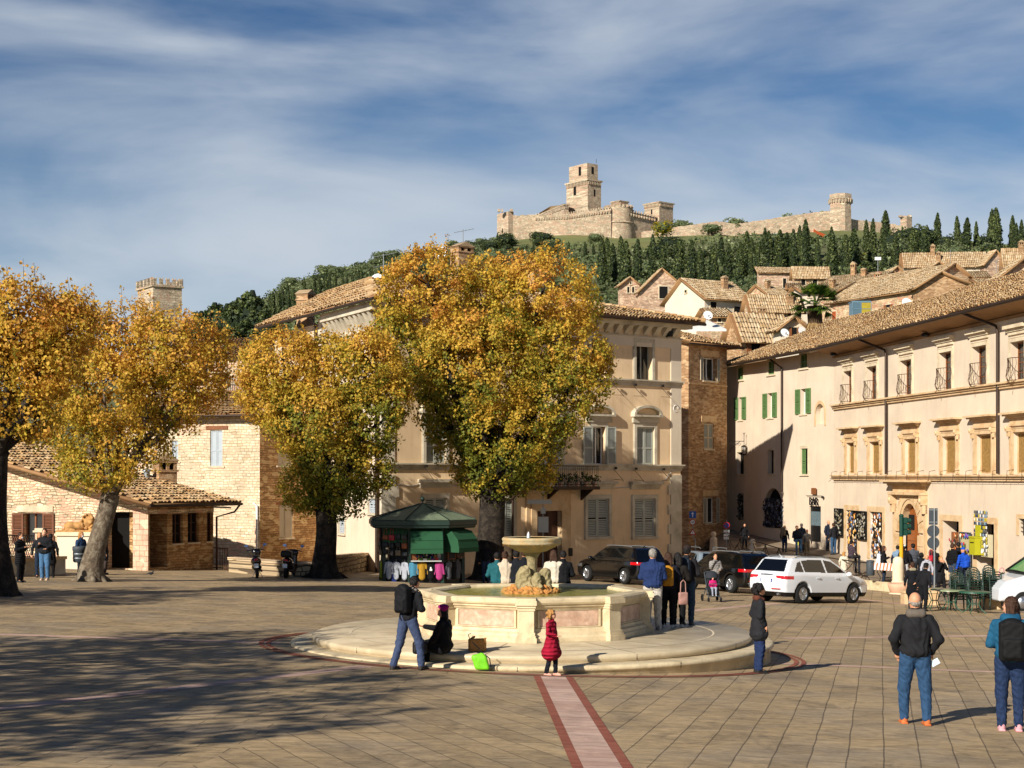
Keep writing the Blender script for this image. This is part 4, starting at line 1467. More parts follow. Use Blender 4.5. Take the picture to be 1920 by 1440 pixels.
def arch_fill(root, r, mat, name, n=12, depth=.32, rad=None):
 """turns a square-headed opening into an arched one"""
 s0, z0, s1, z1 = r
 cx, rr = (s0 + s1) / 2, (s1 - s0) / 2
 zc = z1 - (rad or rr)
 kz = (rad or rr) / rr
 m = MB()
 for i in range(n):
  t0, t1 = math.pi * i / n, math.pi * (i + 1) / n
  a = (cx + rr * math.cos(t0), zc + rr * kz * math.sin(t0))
  b_ = (cx + rr * math.cos(t1), zc + rr * kz * math.sin(t1))
  m.add([(a[0], .002, a[1]), (b_[0], .002, b_[1]), (b_[0], .002, z1), (a[0], .002, z1)], [(0, 3, 2, 1)])
  m.quad((a[0], .002, a[1]), (b_[0], .002, b_[1]), (b_[0], depth, b_[1]), (a[0], depth, a[1]))
 return m.build(name, mat, root)
arch_fill(gs, w1['arch'], M_['cream'], 'shop_arch')
arch_fill(gs, w1['niche'], M_['cream'], 'niche_arch')
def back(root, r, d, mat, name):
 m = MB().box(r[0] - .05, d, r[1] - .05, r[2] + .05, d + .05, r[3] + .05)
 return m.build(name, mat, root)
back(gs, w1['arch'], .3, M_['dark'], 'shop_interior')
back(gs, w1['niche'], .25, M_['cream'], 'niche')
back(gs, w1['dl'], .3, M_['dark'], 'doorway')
s0, z0, s1, z1 = w1['bar']
m = MB().box(s0, .1, z0, s1, .16, z1).box(s0 + .1, .08, z0 + .9, s1 - .1, .1, z1 - .3, 1)
m.build('door', [M_['black'], mk('bar_poster', '5b6a6e', .6, .3, 8)], gs)
m = MB()
s0, z0, s1, z1 = w1['niche']
cx, rr = (s0 + s1) / 2, (s1 - s0) / 2
for i in range(12):
 t0, t1 = math.pi * i / 12, math.pi * (i + 1) / 12
 q = [(cx + r_ * math.cos(t), z1 - rr + r_ * math.sin(t)) for r_, t in ((rr + .18, t0), (rr + .18, t1), (rr, t1), (rr, t0))]
 m.add([(x, -.03, z) for x, z in q] + [(x, .0, z) for x, z in q], [(0, 1, 2, 3), (0, 4, 5, 1)])
m.box(s0 - .18, -.03, z0 - .1, s0 - .01, 0, z1 - rr)
m.box(s1 + .01, -.03, z0 - .1, s1 + .18, 0, z1 - rr)
m.build('niche_surround', M_['gold'], gs)
bar = thing('bar_sign', 'black letters BAR on a thin bar over the dark doorway in the shaded lane', 'sign', S1.W(*S1.at(1529, 944)[:1], -.12, S1.at(1529, 947)[1]), S1.yaw)
m = MB().tube([(-1.0, .02, .52), (1.1, .02, .52)], .015, 5).tube([(0, .02, .52), (0, .02, .8)], .012, 5)
m.box(-.3, 0, .6, .3, .03, .95, 1).ball((1.15, 0, .45), .08)
m.build('sign_rail', [M_['iron'], M_['wood']], bar)
ze = 6.92
tl = thing('plastered_palace', 'long cream palace with moulded golden window surrounds and iron balconettes on the right', 'building', S2.a, S2.yaw)
A = S1.W(-.3, -.7, ze)
B = S2.W(-.05, -1.1, ze)
Cc_ = S2.W(-.05, 7, 10.15)
D_ = S1.W(-.2, 6.6, 9.6)
tile_roof(gs, A, B - S2.e * .02, Cc_, D_, seg=4)
tile_roof(tl, B, S2.W(35, -1.1, ze), S2.W(35, 7, 10.15), Cc_, seg=4)
wtube(gs, [A - Vector((0, 0, .06)), B - Vector((0, 0, .06))], .085, M_['gutter'], 'gutter')
wtube(tl, [B - Vector((0, 0, .06)), S2.W(35, -1.1, ze - .06)], .085, M_['gutter'], 'gutter')
w2, hoods, ents = {}, {}, {}
for i, bx in enumerate(((1582.5, 695.6, 1597.5, 755.6), (1625.6, 687, 1644.4, 750), (1689, 675, 1710, 740), (1761.6, 660, 1785, 731), (1824, 648.7, 1850.6, 723.7), (1895.6, 640, 1922, 716))):
 w2['u%d' % i] = S2.rect(*bx)
for i, bx in enumerate(((1588, 830, 1603, 888.5), (1631, 828, 1650, 888.5), (1697, 823, 1718, 888.5), (1768, 818, 1793, 888.5), (1832, 814, 1860, 888.5), (1901, 810, 1929, 888.5))):
 w2['l%d' % i] = S2.rect(*bx)
w2['s1'] = S2.rect(1587, 957, 1608, 1037)
w2['s2'] = S2.rect(1631, 960, 1655, 1049)
w2['d'] = S2.rect(1691, 944, 1724, 1064)
w2['s3'] = S2.rect(1768, 977, 1799, 1077)
w2['s4'] = S2.rect(1832, 982, 1865, 1089)
w2['g'] = S2.rect(1911, 973, 1935, 1005)
holes = [tuple(r) + ((.65,) if k[0] == 's' else (.35,) if k[0] == 'u' else (.2,)) for k, r in w2.items()]
for k in list(w2):
 pass
wall(tl, None, 'wall', 0.002, 35, -5.6, 6.62, holes, M_['cream'], .3, 8)
m = MB()
m.add([(0, -1.05, 6.80), (35, -1.05, 6.80), (35, .02, 6.50), (0, .02, 6.50)], [(0, 1, 2, 3)])
m.add([(0, -1.05, 6.80), (35, -1.05, 6.80), (35, -1.05, 6.90), (0, -1.05, 6.90)], [(0, 3, 2, 1)])
m.add([(0, -1.05, 6.80), (0, .02, 6.50), (0, .02, 6.90), (0, -1.05, 6.9)], [(0, 1, 2, 3)])
m.box(0, -.10, 6.38, 35, .01, 6.49)
m.build('soffit', M_['eave'], tl)
TR = M_['gold']
for i in range(6):
 r_ = w2['u%d' % i]
 window(tl, None, r_, 'glass', (.16, .05, M_['trim']), None, depth=.35, rows=4, cols=2, fm=M_['wood'], hood=(r_[3] + .42, .22, .26, .26))
 s0, z0, s1, z1 = r_
 zt = z0 + .95
 m = MB()
 n = 9
 def bow(t): return -.08 - .30 * math.sin(math.pi * t)
 def pt(t, z): return (s0 - .05 + (s1 - s0 + .1) * t, bow(t), z)
 m.tube([pt(k / 12, zt) for k in range(13)], .016, 5)
 m.tube([pt(k / 12, z0 + .06) for k in range(13)], .014, 5)
 for k in range(n + 1):
  t = k / n
  x, y, _ = pt(t, 0)
  w = .045 if k % 2 else -.045
  m.tube([(x, y, z0 + .06), (x + w, y - .06, z0 + .25), (x - w, y - .02, z0 + .48), (x + w * .5, y + .02, z0 + .72), (x, y, zt)], .009, 4)
 m.tube([pt(.5, z0 + .06), (pt(.5, 0)[0], bow(.5) - .1, z0 - .12), (pt(.42, 0)[0], bow(.5), z0 - .05)], .012, 4)
 m.build('balconette', M_['rust'], tl)
for i in range(6):
 r_ = w2['l%d' % i]
 s0, z0, s1, z1 = r_
 w_ = window(tl, None, r_, 'glass', (.15, .06, TR), None, depth=.2, rows=1, cols=1, fm=TR, gm=M_['curtain'])
 m = MB()
 a_, b_ = s0 - .42, s1 + .42
 for x0, x1 in ((s0 - .36, s0 - .21), (s1 + .21, s1 + .36)):
  m.box(x0, -.05, z0 + .0, x1, .01, z1 + .1)
  m.box(x0 - .02, -.22, z1 + .05, x1 + .02, .01, z1 + .24)
  m.box(x0, -.15, z1 - .16, x1, .01, z1 + .048)
  m.ball(((x0 + x1) / 2, -.2, z1 + .18), (.08, .08, .09))
 m.box(s0 - .34, -.09, z1 + .26, s1 + .34, .01, z1 + .36)
 m.box(s0 - .30, -.05, z1 + .362, s1 + .30, .01, z1 + .58)
 m.box(a_, -.16, z1 + .582, b_, .01, z1 + .66)
 m.box(a_ - .10, -.28, z1 + .662, b_ + .10, .01, z1 + .72)
 m.box(a_ - .20, -.40, z1 + .722, b_ + .20, .01, z1 + .80)
 m.build('entablature', TR, w_)
zs1, zs2 = .02, 3.80
m = MB()
for z in (zs1, zs2):
 m.box(.05, -.10, z - .22, 35, .01, z - .12)
 m.box(.03, -.17, z - .118, 35, .01, z - .03)
 m.box(0, -.26, z - .028, 35, .01, z + .05)
m.build('string_course', TR, tl)
x = .5
while x < 34:
 MB().tube([(x, -.02, zs1 + .25), (x, -.3, zs1 + .2), (x + .03, -.34, zs1 - .2), (x + .1, -.5, zs1 - .3)], .012, 4).build('cable_hook', M_['rust'], tl)
 x += 1.35
m = MB().tube([(0.1, -.28, zs1 - .14), (35, -.28, zs1 - .14)], .012, 4)
m.build('cable', M_['rust'], tl)
for px in (1666, 1876):
 s_, z_ = S2.at(px, 750)
 wtube(tl, [S2.W(s_ - 1.2, -1.1, 6.8), S2.W(s_ - .1, -.16, 6.2), S2.W(s_, -.14, 6.0), S2.W(s_, -.14, .1)], .06, M_['gutter'], 'downpipe')
s_, z_ = S1.at(1469, 700)
wtube(gs, [S1.W(s_ - .5, -.6, 6.8), S1.W(s_, -.12, 6.3), S1.W(s_, -.12, -.9)], .055, M_['gutter'], 'downpipe')
for px, row in ((1563, 664), (1735, 628)):
 s_, z_ = S2.at(px, row, -.3)
 m = MB().ball((max(s_, .3), -.32, z_), (.26, .16, .11)).tube([(max(s_, .3), 0, z_), (max(s_, .3), -.3, z_)], .03, 5)
 m.build('floodlight', M_['black'], tl)
def surround(root, r, w, mat, pr=.035):
 s0, z0, s1, z1 = r
 m = MB()
 m.box(s0 - w, -pr, z0, s0 - .003, .01, z1)
 m.box(s1 + .003, -pr, z0, s1 + w, .01, z1)
 m.box(s0 - w, -pr, z1 + .003, s1 + w, .01, z1 + w * .8)
 return m.build('door_surround', mat, root)
for k in ('s1', 's2', 's3', 's4'):
 surround(tl, w2[k], .34, M_['gold'])
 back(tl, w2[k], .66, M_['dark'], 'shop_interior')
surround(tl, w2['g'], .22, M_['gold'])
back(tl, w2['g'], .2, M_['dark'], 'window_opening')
m = MB()
r_ = w2['g']
for i in range(1, 5):
 x = r_[0] + (r_[2] - r_[0]) * i / 5
 m.tube([(x, .08, r_[1]), (x, .08, r_[3])], .02, 5)
for i in range(1, 4):
 z = r_[1] + (r_[3] - r_[1]) * i / 4
 m.tube([(r_[0], .08, z), (r_[2], .08, z)], .015, 5)
m.build('window_grille', M_['iron'], tl)
r_ = w2['d']
s0, z0, s1, z1 = r_
arch_fill(tl, r_, M_['gold'], 'portal_arch', depth=.35, rad=(s1 - s0) * .62)
cx, rr, kz = (s0 + s1) / 2, (s1 - s0) / 2, 1.24
zc = z1 - rr * kz
m = MB()
N = 11
for i in range(N):
 for (ra, rb_, pr) in ((1.0, 1.18, .06), (1.19, 1.62 + .06 * (i % 2), .11)):
  g_ = .012
  t0, t1 = math.pi * i / N + g_, math.pi * (i + 1) / N - g_
  q = [(cx + rr * k_ * math.cos(t), zc + rr * kz * (k_ if k_ < 1.1 else 1 + (k_ - 1) * .8) * math.sin(t)) for k_, t in ((rb_, t0), (rb_, t1), (ra, t1), (ra, t0))]
  m.add([(x, -pr, z) for x, z in q] + [(x, 0.0, z) for x, z in q], [(0, 1, 2, 3), (0, 4, 5, 1), (3, 2, 6, 7), (1, 5, 6, 2), (0, 3, 7, 4)])
z = z0
i = 0
while z < zc - .2:
 w_ = .34 + .06 * (i % 2)
 h_ = min(.52, zc - z)
 for x0, x1 in ((s0 - rr * .62 - .05 * (i % 2), s0 - .0), (s1 + .0, s1 + rr * .62 + .05 * (i % 2))):
  m.box(x0, -.11, z + .01, x1, .0, z + h_ - .01)
 z += h_ + .001
 i += 1
m.build('portal_surround', M_['gold'], tl)
m = MB()
hw = rr * 1.62
zt = S2.at(1707, 930)[1]
for x in (cx - hw - .28, cx + hw + .0):
 m.box(x, -.10, z0, x + .28, .0, zt)
 m.box(x - .02, -.32, zt - .4, x + .30, .0, zt + .05)
 m.box(x, -.24, zt - .8, x + .28, .0, zt - .402)
 m.ball((x + .14, -.3, zt - .2), (.12, .1, .14))
m.box(cx - hw, -.06, zc + rr * kz * 1.5, cx + hw, .0, zt)
m.box(cx - hw - .34, -.34, zt + .052, cx + hw + .34, 0, zt + .18)
m.box(cx - hw - .22, -.12, zt + .182, cx + hw + .22, 0, zt + .48)
for i in range(3):
 d_ = .2 + i * .18
 m.box(cx - hw - .22 - d_, -.2 - d_ * .7, zt + .482 + i * .09, cx + hw + .22 + d_, 0, zt + .57 + i * .09)
m.build('portal_canopy', M_['gold'], tl)
m = MB()
m.box(s0, .28, z0, s1, .34, z1)
for i in range(2):
 a_ = s0 + .06 + i * rr
 for j in range(3):
  c_ = z0 + .15 + j * (zc - z0) / 3
  m.box(a_ + .06, .24, c_, a_ + rr - .16, .279, c_ + (zc - z0) / 3 - .12)
 m.box(a_ + .15, .26, zc + .1, a_ + rr - .25, .279, zc + rr * .75, 1)
m.box(cx - .05, .22, z0, cx + .05, .279, z1 - .1)
m.build('door', [M_['doorwood'], M_['dark']], tl)
# ---------------------------------------------------------------- stone building at the left back
FS = Fac(300, 77.2, 487, 75.5)
FS2 = Fac(487, 75.5, 620, 78.9)
sb_ = thing('stone_building', 'tall pale rubble-stone house with blue-grey shutters behind the low tiled building', 'building', FS.a, FS.yaw)
rel2 = RM(sb_).inverted() @ FS2.M
h1 = [FS.rect(394, 807, 417, 874), FS.rect(322, 826, 334, 865)]
wall(sb_, None, 'wall', -2, FS.L, -6, 2.87, h1, M_['rubble2'], .2, 3)
for r_ in h1:
 window(sb_, None, r_, 'closed', None, (.12, .05, .08), M_['shblue'], M_['shblue'], rows=1, depth=.2)
m = MB().box(h1[0][0] - .22, -.04, h1[0][3] + .04, h1[0][2] + .3, .02, h1[0][3] + .22)
m.build('lintel', M_['wood'], sb_)
h2 = [FS2.rect(524, 947, 550, 1008), FS2.rect(521, 848, 548, 873)]
wall(sb_, rel2, 'shade_tinted_side_wall', .002, FS2.L, -6, 2.87, h2, M_['rubshade'], .2, 3, sides=False)  # pale rubble house, this face dimmed by a brown shade tint
for r_ in h2:
 window(sb_, rel2, r_, 'closed', None, (.08, .05, .08), M_['shbeige'], M_['shbeige'], rows=1, depth=.2)
m = MB().box(h2[0][0] - .25, -.04, h2[0][3] + .03, h2[0][2] + .1, .02, h2[0][3] + .15)
place(m.build('lintel', M_['wood'], sb_), rel2)
tile_roof(sb_, FS.W(-2.5, -.5, 2.95), FS.W(FS.L + .4, -.5, 2.95), FS.W(FS.L + 1.4, 4.5, 4.25), FS.W(-2.5, 4.5, 4.25))
tile_roof(sb_, FS.W(FS.L + .4, -.5, 2.95), FS2.W(FS2.L + 1, -.5, 2.95), FS2.W(FS2.L + 1, 4, 4.25), FS.W(FS.L + 1.4, 4.5, 4.25))
wtube(sb_, [FS.W(-2.5, -.55, 2.86), FS.W(FS.L + .4, -.55, 2.86)], .06, M_['gutter'], 'gutter')
wtube(sb_, [FS.W(FS.L - .1, -.1, -6), FS.W(FS.L - .1, -.1, -1.4), FS.W(FS.L - .3, -.1, -1.25)], .05, M_['white'], 'downpipe')
uh = thing('upper_house', 'pale house with a small railed terrace above the stone building, glimpsed between the tree crowns', 'building', P(400, 740, 104))
m = MB().box(-3, 0, -4, 4.5, 4, 2.6).box(-1.2, -.05, .6, -.4, .0, 1.8, 1)
m.build('wall', [M_['rubble'], M_['dark']], uh)
m = MB().box(.6, -.6, .1, 3.2, .0, .25)
m.build('terrace_slab', M_['wood'], uh)
m = MB()
for i in range(22): m.tube([(.6 + i * .12, -.55, .25), (.6 + i * .12, -.55, 1.0)], .015, 4)
m.tube([(.6, -.55, 1.0), (3.2, -.55, 1.0)], .025, 5)
m.build('railing', M_['gsteel'], uh)
tile_roof(uh, P(400, 740, 104) + Vector((-3.4, -.4, 2.55)), P(400, 740, 104) + Vector((4.9, -.4, 2.55)), P(400, 740, 104) + Vector((4.9, 4.4, 4.0)), P(400, 740, 104) + Vector((-3.4, 4.4, 4.0)))
# ---------------------------------------------------------------- low building with the dark doorway
FL = Fac(-60, 66.8, 277, 66)
FL2 = Fac(277, 66, 400, 69.5)
lb = thing('low_stone_building', 'low rubble-stone building with brown shutters, dark doorway and tiled roof at the left', 'building', FL.a, FL.yaw)
rel3 = RM(lb).inverted() @ FL2.M
hl = [FL.rect(45, 962, 80, 1018), FL.rect(203, 960, 250, 1066) + (.5,)]
zl = FL.at(277, 948)[1]
zl0 = FL.at(-60, 838)[1]
m_ = wall(lb, None, 'wall', -3, FL.L, -5.2, zl - .0, hl, M_['rubble'], .25, 5, top=(zl0 + .5, zl), sides=False)
window(lb, None, hl[0], 'open', None, (.08, .05, .08), M_['shbrown'], M_['shbrown'], .06, rows=1, fm=M_['wood'], gm=M_['glass'], leafw=.5)
r_ = hl[0]
m = MB().box(r_[0] - .3, -.04, r_[3] + .05, r_[2] + .45, .01, r_[3] + .3)
m.build('lintel', M_['trim'], lb)
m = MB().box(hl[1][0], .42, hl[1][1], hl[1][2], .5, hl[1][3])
m.build('doorway', M_['dark'], lb)  # near-black panel paints in the deep shade of the entrance
m = MB().box(hl[1][2] + .003, -.05, -5.2, FL.L + .03, .01, hl[1][3] + .02)
m.build('corner_pillar', M_['pinkstone'], lb)
h3 = [FL2.rect(281, 962, 314, 1064) + (1.0,), FL2.rect(323, 963, 343, 1019), FL2.rect(352, 961, 373, 1017), FL2.rect(388, 961, 399, 1015)]
wall(lb, rel3, 'side_wall', .002, FL2.L, -5.2, zl, h3, M_['rubshade'], .25, 4)  # shade of the dimly lit side is carried by the browner stone
for r_ in h3[1:]:
 window(lb, rel3, r_, 'glass', None, (.05, .05, .06), rows=3, cols=2, fm=M_['darkwood'], gm=M_['dark'], depth=.2)
m = MB().box(h3[0][0] - .02, 1.0, h3[0][1], h3[0][2] + .02, 1.05, h3[0][3])
place(m.build('recess_wall', M_['drywall'], lb), rel3)
m = MB().box(0, -.03, h3[1][3] + .02, FL2.L, .01, h3[1][3] + .2)
place(m.build('lintel', M_['rubble'], lb), rel3)
a = FL2.W(-.8, -.8, zl + .08)
b = FL2.W(FL2.L + .9, -.8, zl + .08)
sl_ = -FL2.n * 0 + FL2.n
ridge_d = 9.0
rise = 2.45
d = FL.W(-3, -.45, zl0 + .62)
tile_roof(lb, a, b, d + FL2.e * 6, d, name='roof')
m = MB()
m.add([FL.W(FL.L + .3, -.3, zl - .05), FL.W(-3, -.3, zl0 + .42), FL.W(-3, -.3, zl0 + .58), FL.W(FL.L + .3, -.3, zl + .13), FL.W(FL.L + .3, .1, zl - .05), FL.W(-3, .1, zl0 + .42), FL.W(-3, .1, zl0 + .58), FL.W(FL.L + .3, .1, zl + .13)], [(0, 1, 2, 3), (0, 4, 5, 1), (3, 2, 6, 7)])
o = m.build('verge', M_['trimg'], lb)
o.matrix_basis = RM(lb).inverted()
wtube(lb, [FL2.W(-.8, -.85, zl), FL2.W(FL2.L + .9, -.85, zl)], .06, M_['gutter'], 'gutter')
wtube(lb, [FL2.W(FL2.L + .8, -.8, zl - .05), FL2.W(FL2.L + .8, -.5, zl - .35), FL2.W(FL2.L + .1, -.1, zl - .55), FL2.W(FL2.L + .1, -.1, -5)], .045, M_['rust'], 'downpipe')
chimney(lb, P(309, 926, 70.5), .85, .7, 1.75, FL2.yaw * .6, M_['brick'])
vp = thing('metal_flue', 'galvanised bent flue pipes on the low tiled roof beside the brick chimney', 'flue', P(284, 915, 70))
MB().tube([(-.2, 0, -.6), (-.2, 0, .35), (-.2, 0, .75)], .13, 10).tube([(-.36, 0, .76), (-.04, 0, .76), ], [.02, .02], 6).lathe([(.2, .72), (.2, .8), (.02, .86)], 12, (-.2, 0, 0)).build('straight_pipe', M_['gsteel'], vp)
MB().tube([(.15, 0, -.6), (.15, 0, .25), (.12, 0, .34), (.02, 0, .38), (-.06, 0, .34)], .10, 10).build('bent_pipe', M_['gsteel'], vp)
cp = MB().add([(0, 0, 0), (1.6, 0, -.05), (1.6, 1.2, -.05), (0, 1.2, 0), (0, 0, .12), (1.6, 0, .03), (1.6, 1.2, .03), (0, 1.2, .12)], [(0, 1, 5, 4), (3, 2, 1, 0), (4, 5, 6, 7), (1, 2, 6, 5)])
o = cp.build('porch_canopy', M_['iron'], lb)
o.matrix_basis = RM(lb).inverted() @ Matrix.Translation(P(392, 952, 69.5)) @ Matrix.Rotation(.3, 4, 'Z') @ Matrix.Scale(.6, 4)
# ---------------------------------------------------------------- low walls, terrace, railings at the left
def low_wall(label, pts, h, t, mat, cap=M_['trim'], name='low_wall', caph=.12):
 o = thing(name, label, 'wall', pts[0])
 w, c_ = MB(), MB()
 for a, b in zip(pts[:-1], pts[1:]):
  a, b = Vector(a), Vector(b)
  e = (b - a)
  L_ = Vector((e.x, e.y, 0)).length
  Mx = Matrix.Translation(a - Vector(pts[0])) @ Matrix.Rotation(math.atan2(e.y, e.x), 4, 'Z')
  zz = b.z - a.z
  for (B_, z0, z1, o_, ex) in ((w, -.6, h, 0, 0), (c_, h + .002, h + caph, .05, .03)):
   B_.add([(-ex, -o_, z0), (L_ + ex, -o_, z0 + zz), (L_ + ex, t + o_, z0 + zz), (-ex, t + o_, z0), (-ex, -o_, z1), (L_ + ex, -o_, z1 + zz), (L_ + ex, t + o_, z1 + zz), (-ex, t + o_, z1)],
     [(0, 3, 2, 1), (4, 5, 6, 7), (0, 1, 5, 4), (1, 2, 6, 5), (2, 3, 7, 6), (3, 0, 4, 7)], 0, False, Mx)
 w.build('stonework', mat, o)
 c_.build('coping', cap, o)
 return o
low_wall('knee-high coped rubble wall behind the two parked scooters', [G(429, 1073), G(520, 1081), G(605, 1084)], .52, .3, M_['drywall'], M_['rubble'])
low_wall('shaded rubble wall running behind the kiosk and dark trunk', [G(607, 1082), G(700, 1070), G(760, 1064)], .75, .35, M_['drywall'], M_['rubble'])
bw = low_wall('smooth stone bench wall behind the people at the far left', [G(-70, 1083), G(60, 1081), G(123, 1076)], .55, .9, M_['trimg'], M_['gold'], 'bench_wall')
ped = thing('statue_pedestal', 'tall pale plastered pedestal block under the stone lion', 'pedestal', G(104, 1066) + Vector((0, .2, 0)), FL.yaw)
m = MB()
m.prism([(0, -.3), (1.7, -.3), (1.7, 1.32), (0, 1.32)], 0, .8)
m.build('block', M_['creamg'], ped)
MB().box(-.08, -.08, 1.322, 1.78, .88, 1.42).box(-.04, -.04, 1.422, 1.74, .84, 1.47).build('cornice', M_['trim'], ped)
lion_o = ped.location + Vector((.02, .3, 1.475))
pr = [('e', (.35, .3, .22), (.28, .2, .2)), ('e', (.75, .3, .24), (.36, .17, .17)), ('e', (1.15, .25, .40), (.26, .24, .30)), ('e', (1.28, .1, .44), (.15, .15, .18)), ('e', (1.33, 0, .38), (.08, .09, .07)),
  ('c', (1.15, .15, .1), (1.5, 0, .06), .08, .06), ('c', (1.1, .4, .1), (1.45, .35, .06), .08, .06), ('c', (.3, .1, .1), (.62, .02, .06), .1, .06), ('c', (.1, .35, .12), (-.02, .3, .05), .04, .03), ('b', (.72, .25, 0.0), (.85, .35, .06), .02)]
rl = np.random.default_rng(3)
for i in range(70):
 t = rl.uniform(0, 6.28)
 pr.append(('e', (1.17 + .24 * math.cos(t), rl.uniform(-.02, .3), .42 + .28 * math.sin(t)), (.05, .05, .05), .01))
for x in (1.22, 1.34): pr.append(('-e', (x, -.05, .48), (.025, .03, .02), .01))
v, q = sdf_mesh(pr, .018, .04)
li = mesh_np('lion_statue', v, q, M_['sandstat'], None, True)
li.location = lion_o
li.rotation_euler = (0, 0, FL.yaw)
tag(li, 'reclining carved sandstone lion on the pedestal between window and trunk', 'statue')
tp = thing('gate_pillar', 'slim pale stone pillar with moulded cap beside the lattice railing', 'pillar', G(64, 1080) + Vector((0, .7, .6)))
MB().box(-.13, -.13, -.2, .13, .13, .95).build('shaft', M_['trim'], tp)
MB().box(-.2, -.2, .952, .2, .2, 1.02).box(-.15, -.15, 1.022, .15, .15, 1.1).build('cap', M_['trim'], tp)
g0 = G(-40, 1083) + Vector((0, .6, .68))
g1 = G(60, 1080) + Vector((-.14, .7, .66))
m = MB()
n = 22
for k in range(n):
 a, b = g0.lerp(g1, k / n) - g0, g0.lerp(g1, (k + 1) / n) - g0
 for z in (0, .25, .5):
  m.tube([a + Vector((0, 0, z)), b + Vector((0, 0, z + .25))], .012, 4, caps=False)
  m.tube([a + Vector((0, 0, z + .25)), b + Vector((0, 0, z))], .012, 4, caps=False)
m.tube([(0, 0, .76), g1 - g0 + Vector((0, 0, .76))], .02, 5)
m.tube([(0, 0, .0), g1 - g0], .02, 5)
o = m.build('lattice_railing', M_['iron'], None)
o.location = g0
tag(o, 'black iron lattice railing on the terrace at the far left', 'railing')
def bar_rail(label, pts, h, sp, mat, name='iron_railing'):
 o = thing(name, label, 'railing', pts[0])
 m = MB()
 for a, b in zip(pts[:-1], pts[1:]):
  a, b = Vector(a) - Vector(pts[0]), Vector(b) - Vector(pts[0])
  n = int((b - a).length / sp)
  for k in range(n + 1):
   p = a.lerp(b, k / n)
   m.tube([p, p + Vector((0, 0, h))], .016, 4, caps=False)
 m.build('bars', mat, o)
 m = MB()
 for z in (h, .1):
  m.tube([Vector(p) - Vector(pts[0]) + Vector((0, 0, z)) for p in pts], .025, 5)
 m.build('rail', mat, o)
 return o
bar_rail('rust-brown bar railing in front of the low building and its side windows', [G(318, 1064), G(392, 1067), G(427, 1070)], .95, .13, M_['rust'])
# ---------------------------------------------------------------- vegetation
def leaves(centers, spread, per, size, rs, outward=None, drop=0.0, aspect=0.8):
 """leaf quads scattered round the clump centres -> verts, quads, clump index"""
 n = len(centers)
 N = n * per
 c = np.repeat(centers, per, axis=0)
 d = rs.normal(0, 1, (N, 3))
 d /= np.linalg.norm(d, axis=1)[:, None]
 sp = np.repeat(spread, per) if hasattr(spread, '__len__') else spread
 pos = c + d * (rs.uniform(0.15, 1, N) ** 0.6 * sp)[:, None]
 nr = rs.normal(0, 1, (N, 3)) + d * 0.8
 if outward is not None: nr += np.repeat(outward, per, axis=0) * 1.2
 nr /= np.linalg.norm(nr, axis=1)[:, None]
 t = rs.normal(0, 1, (N, 3))
 t[:, 2] -= drop
 t -= nr * np.sum(t * nr, 1)[:, None]
 t /= np.linalg.norm(t, axis=1)[:, None] + 1e-9
 w = np.cross(nr, t)
 s_ = size * rs.uniform(0.6, 1.35, N)[:, None]
 V = np.stack([pos - t * s_ * .5, pos + w * s_ * .5 * aspect + nr * s_ * .08, pos + t * s_ * .5, pos - w * s_ * .5 * aspect + nr * s_ * .08], 1)
 return V.reshape(-1, 3), np.arange(N * 4).reshape(-1, 4), np.repeat(np.arange(n), per)
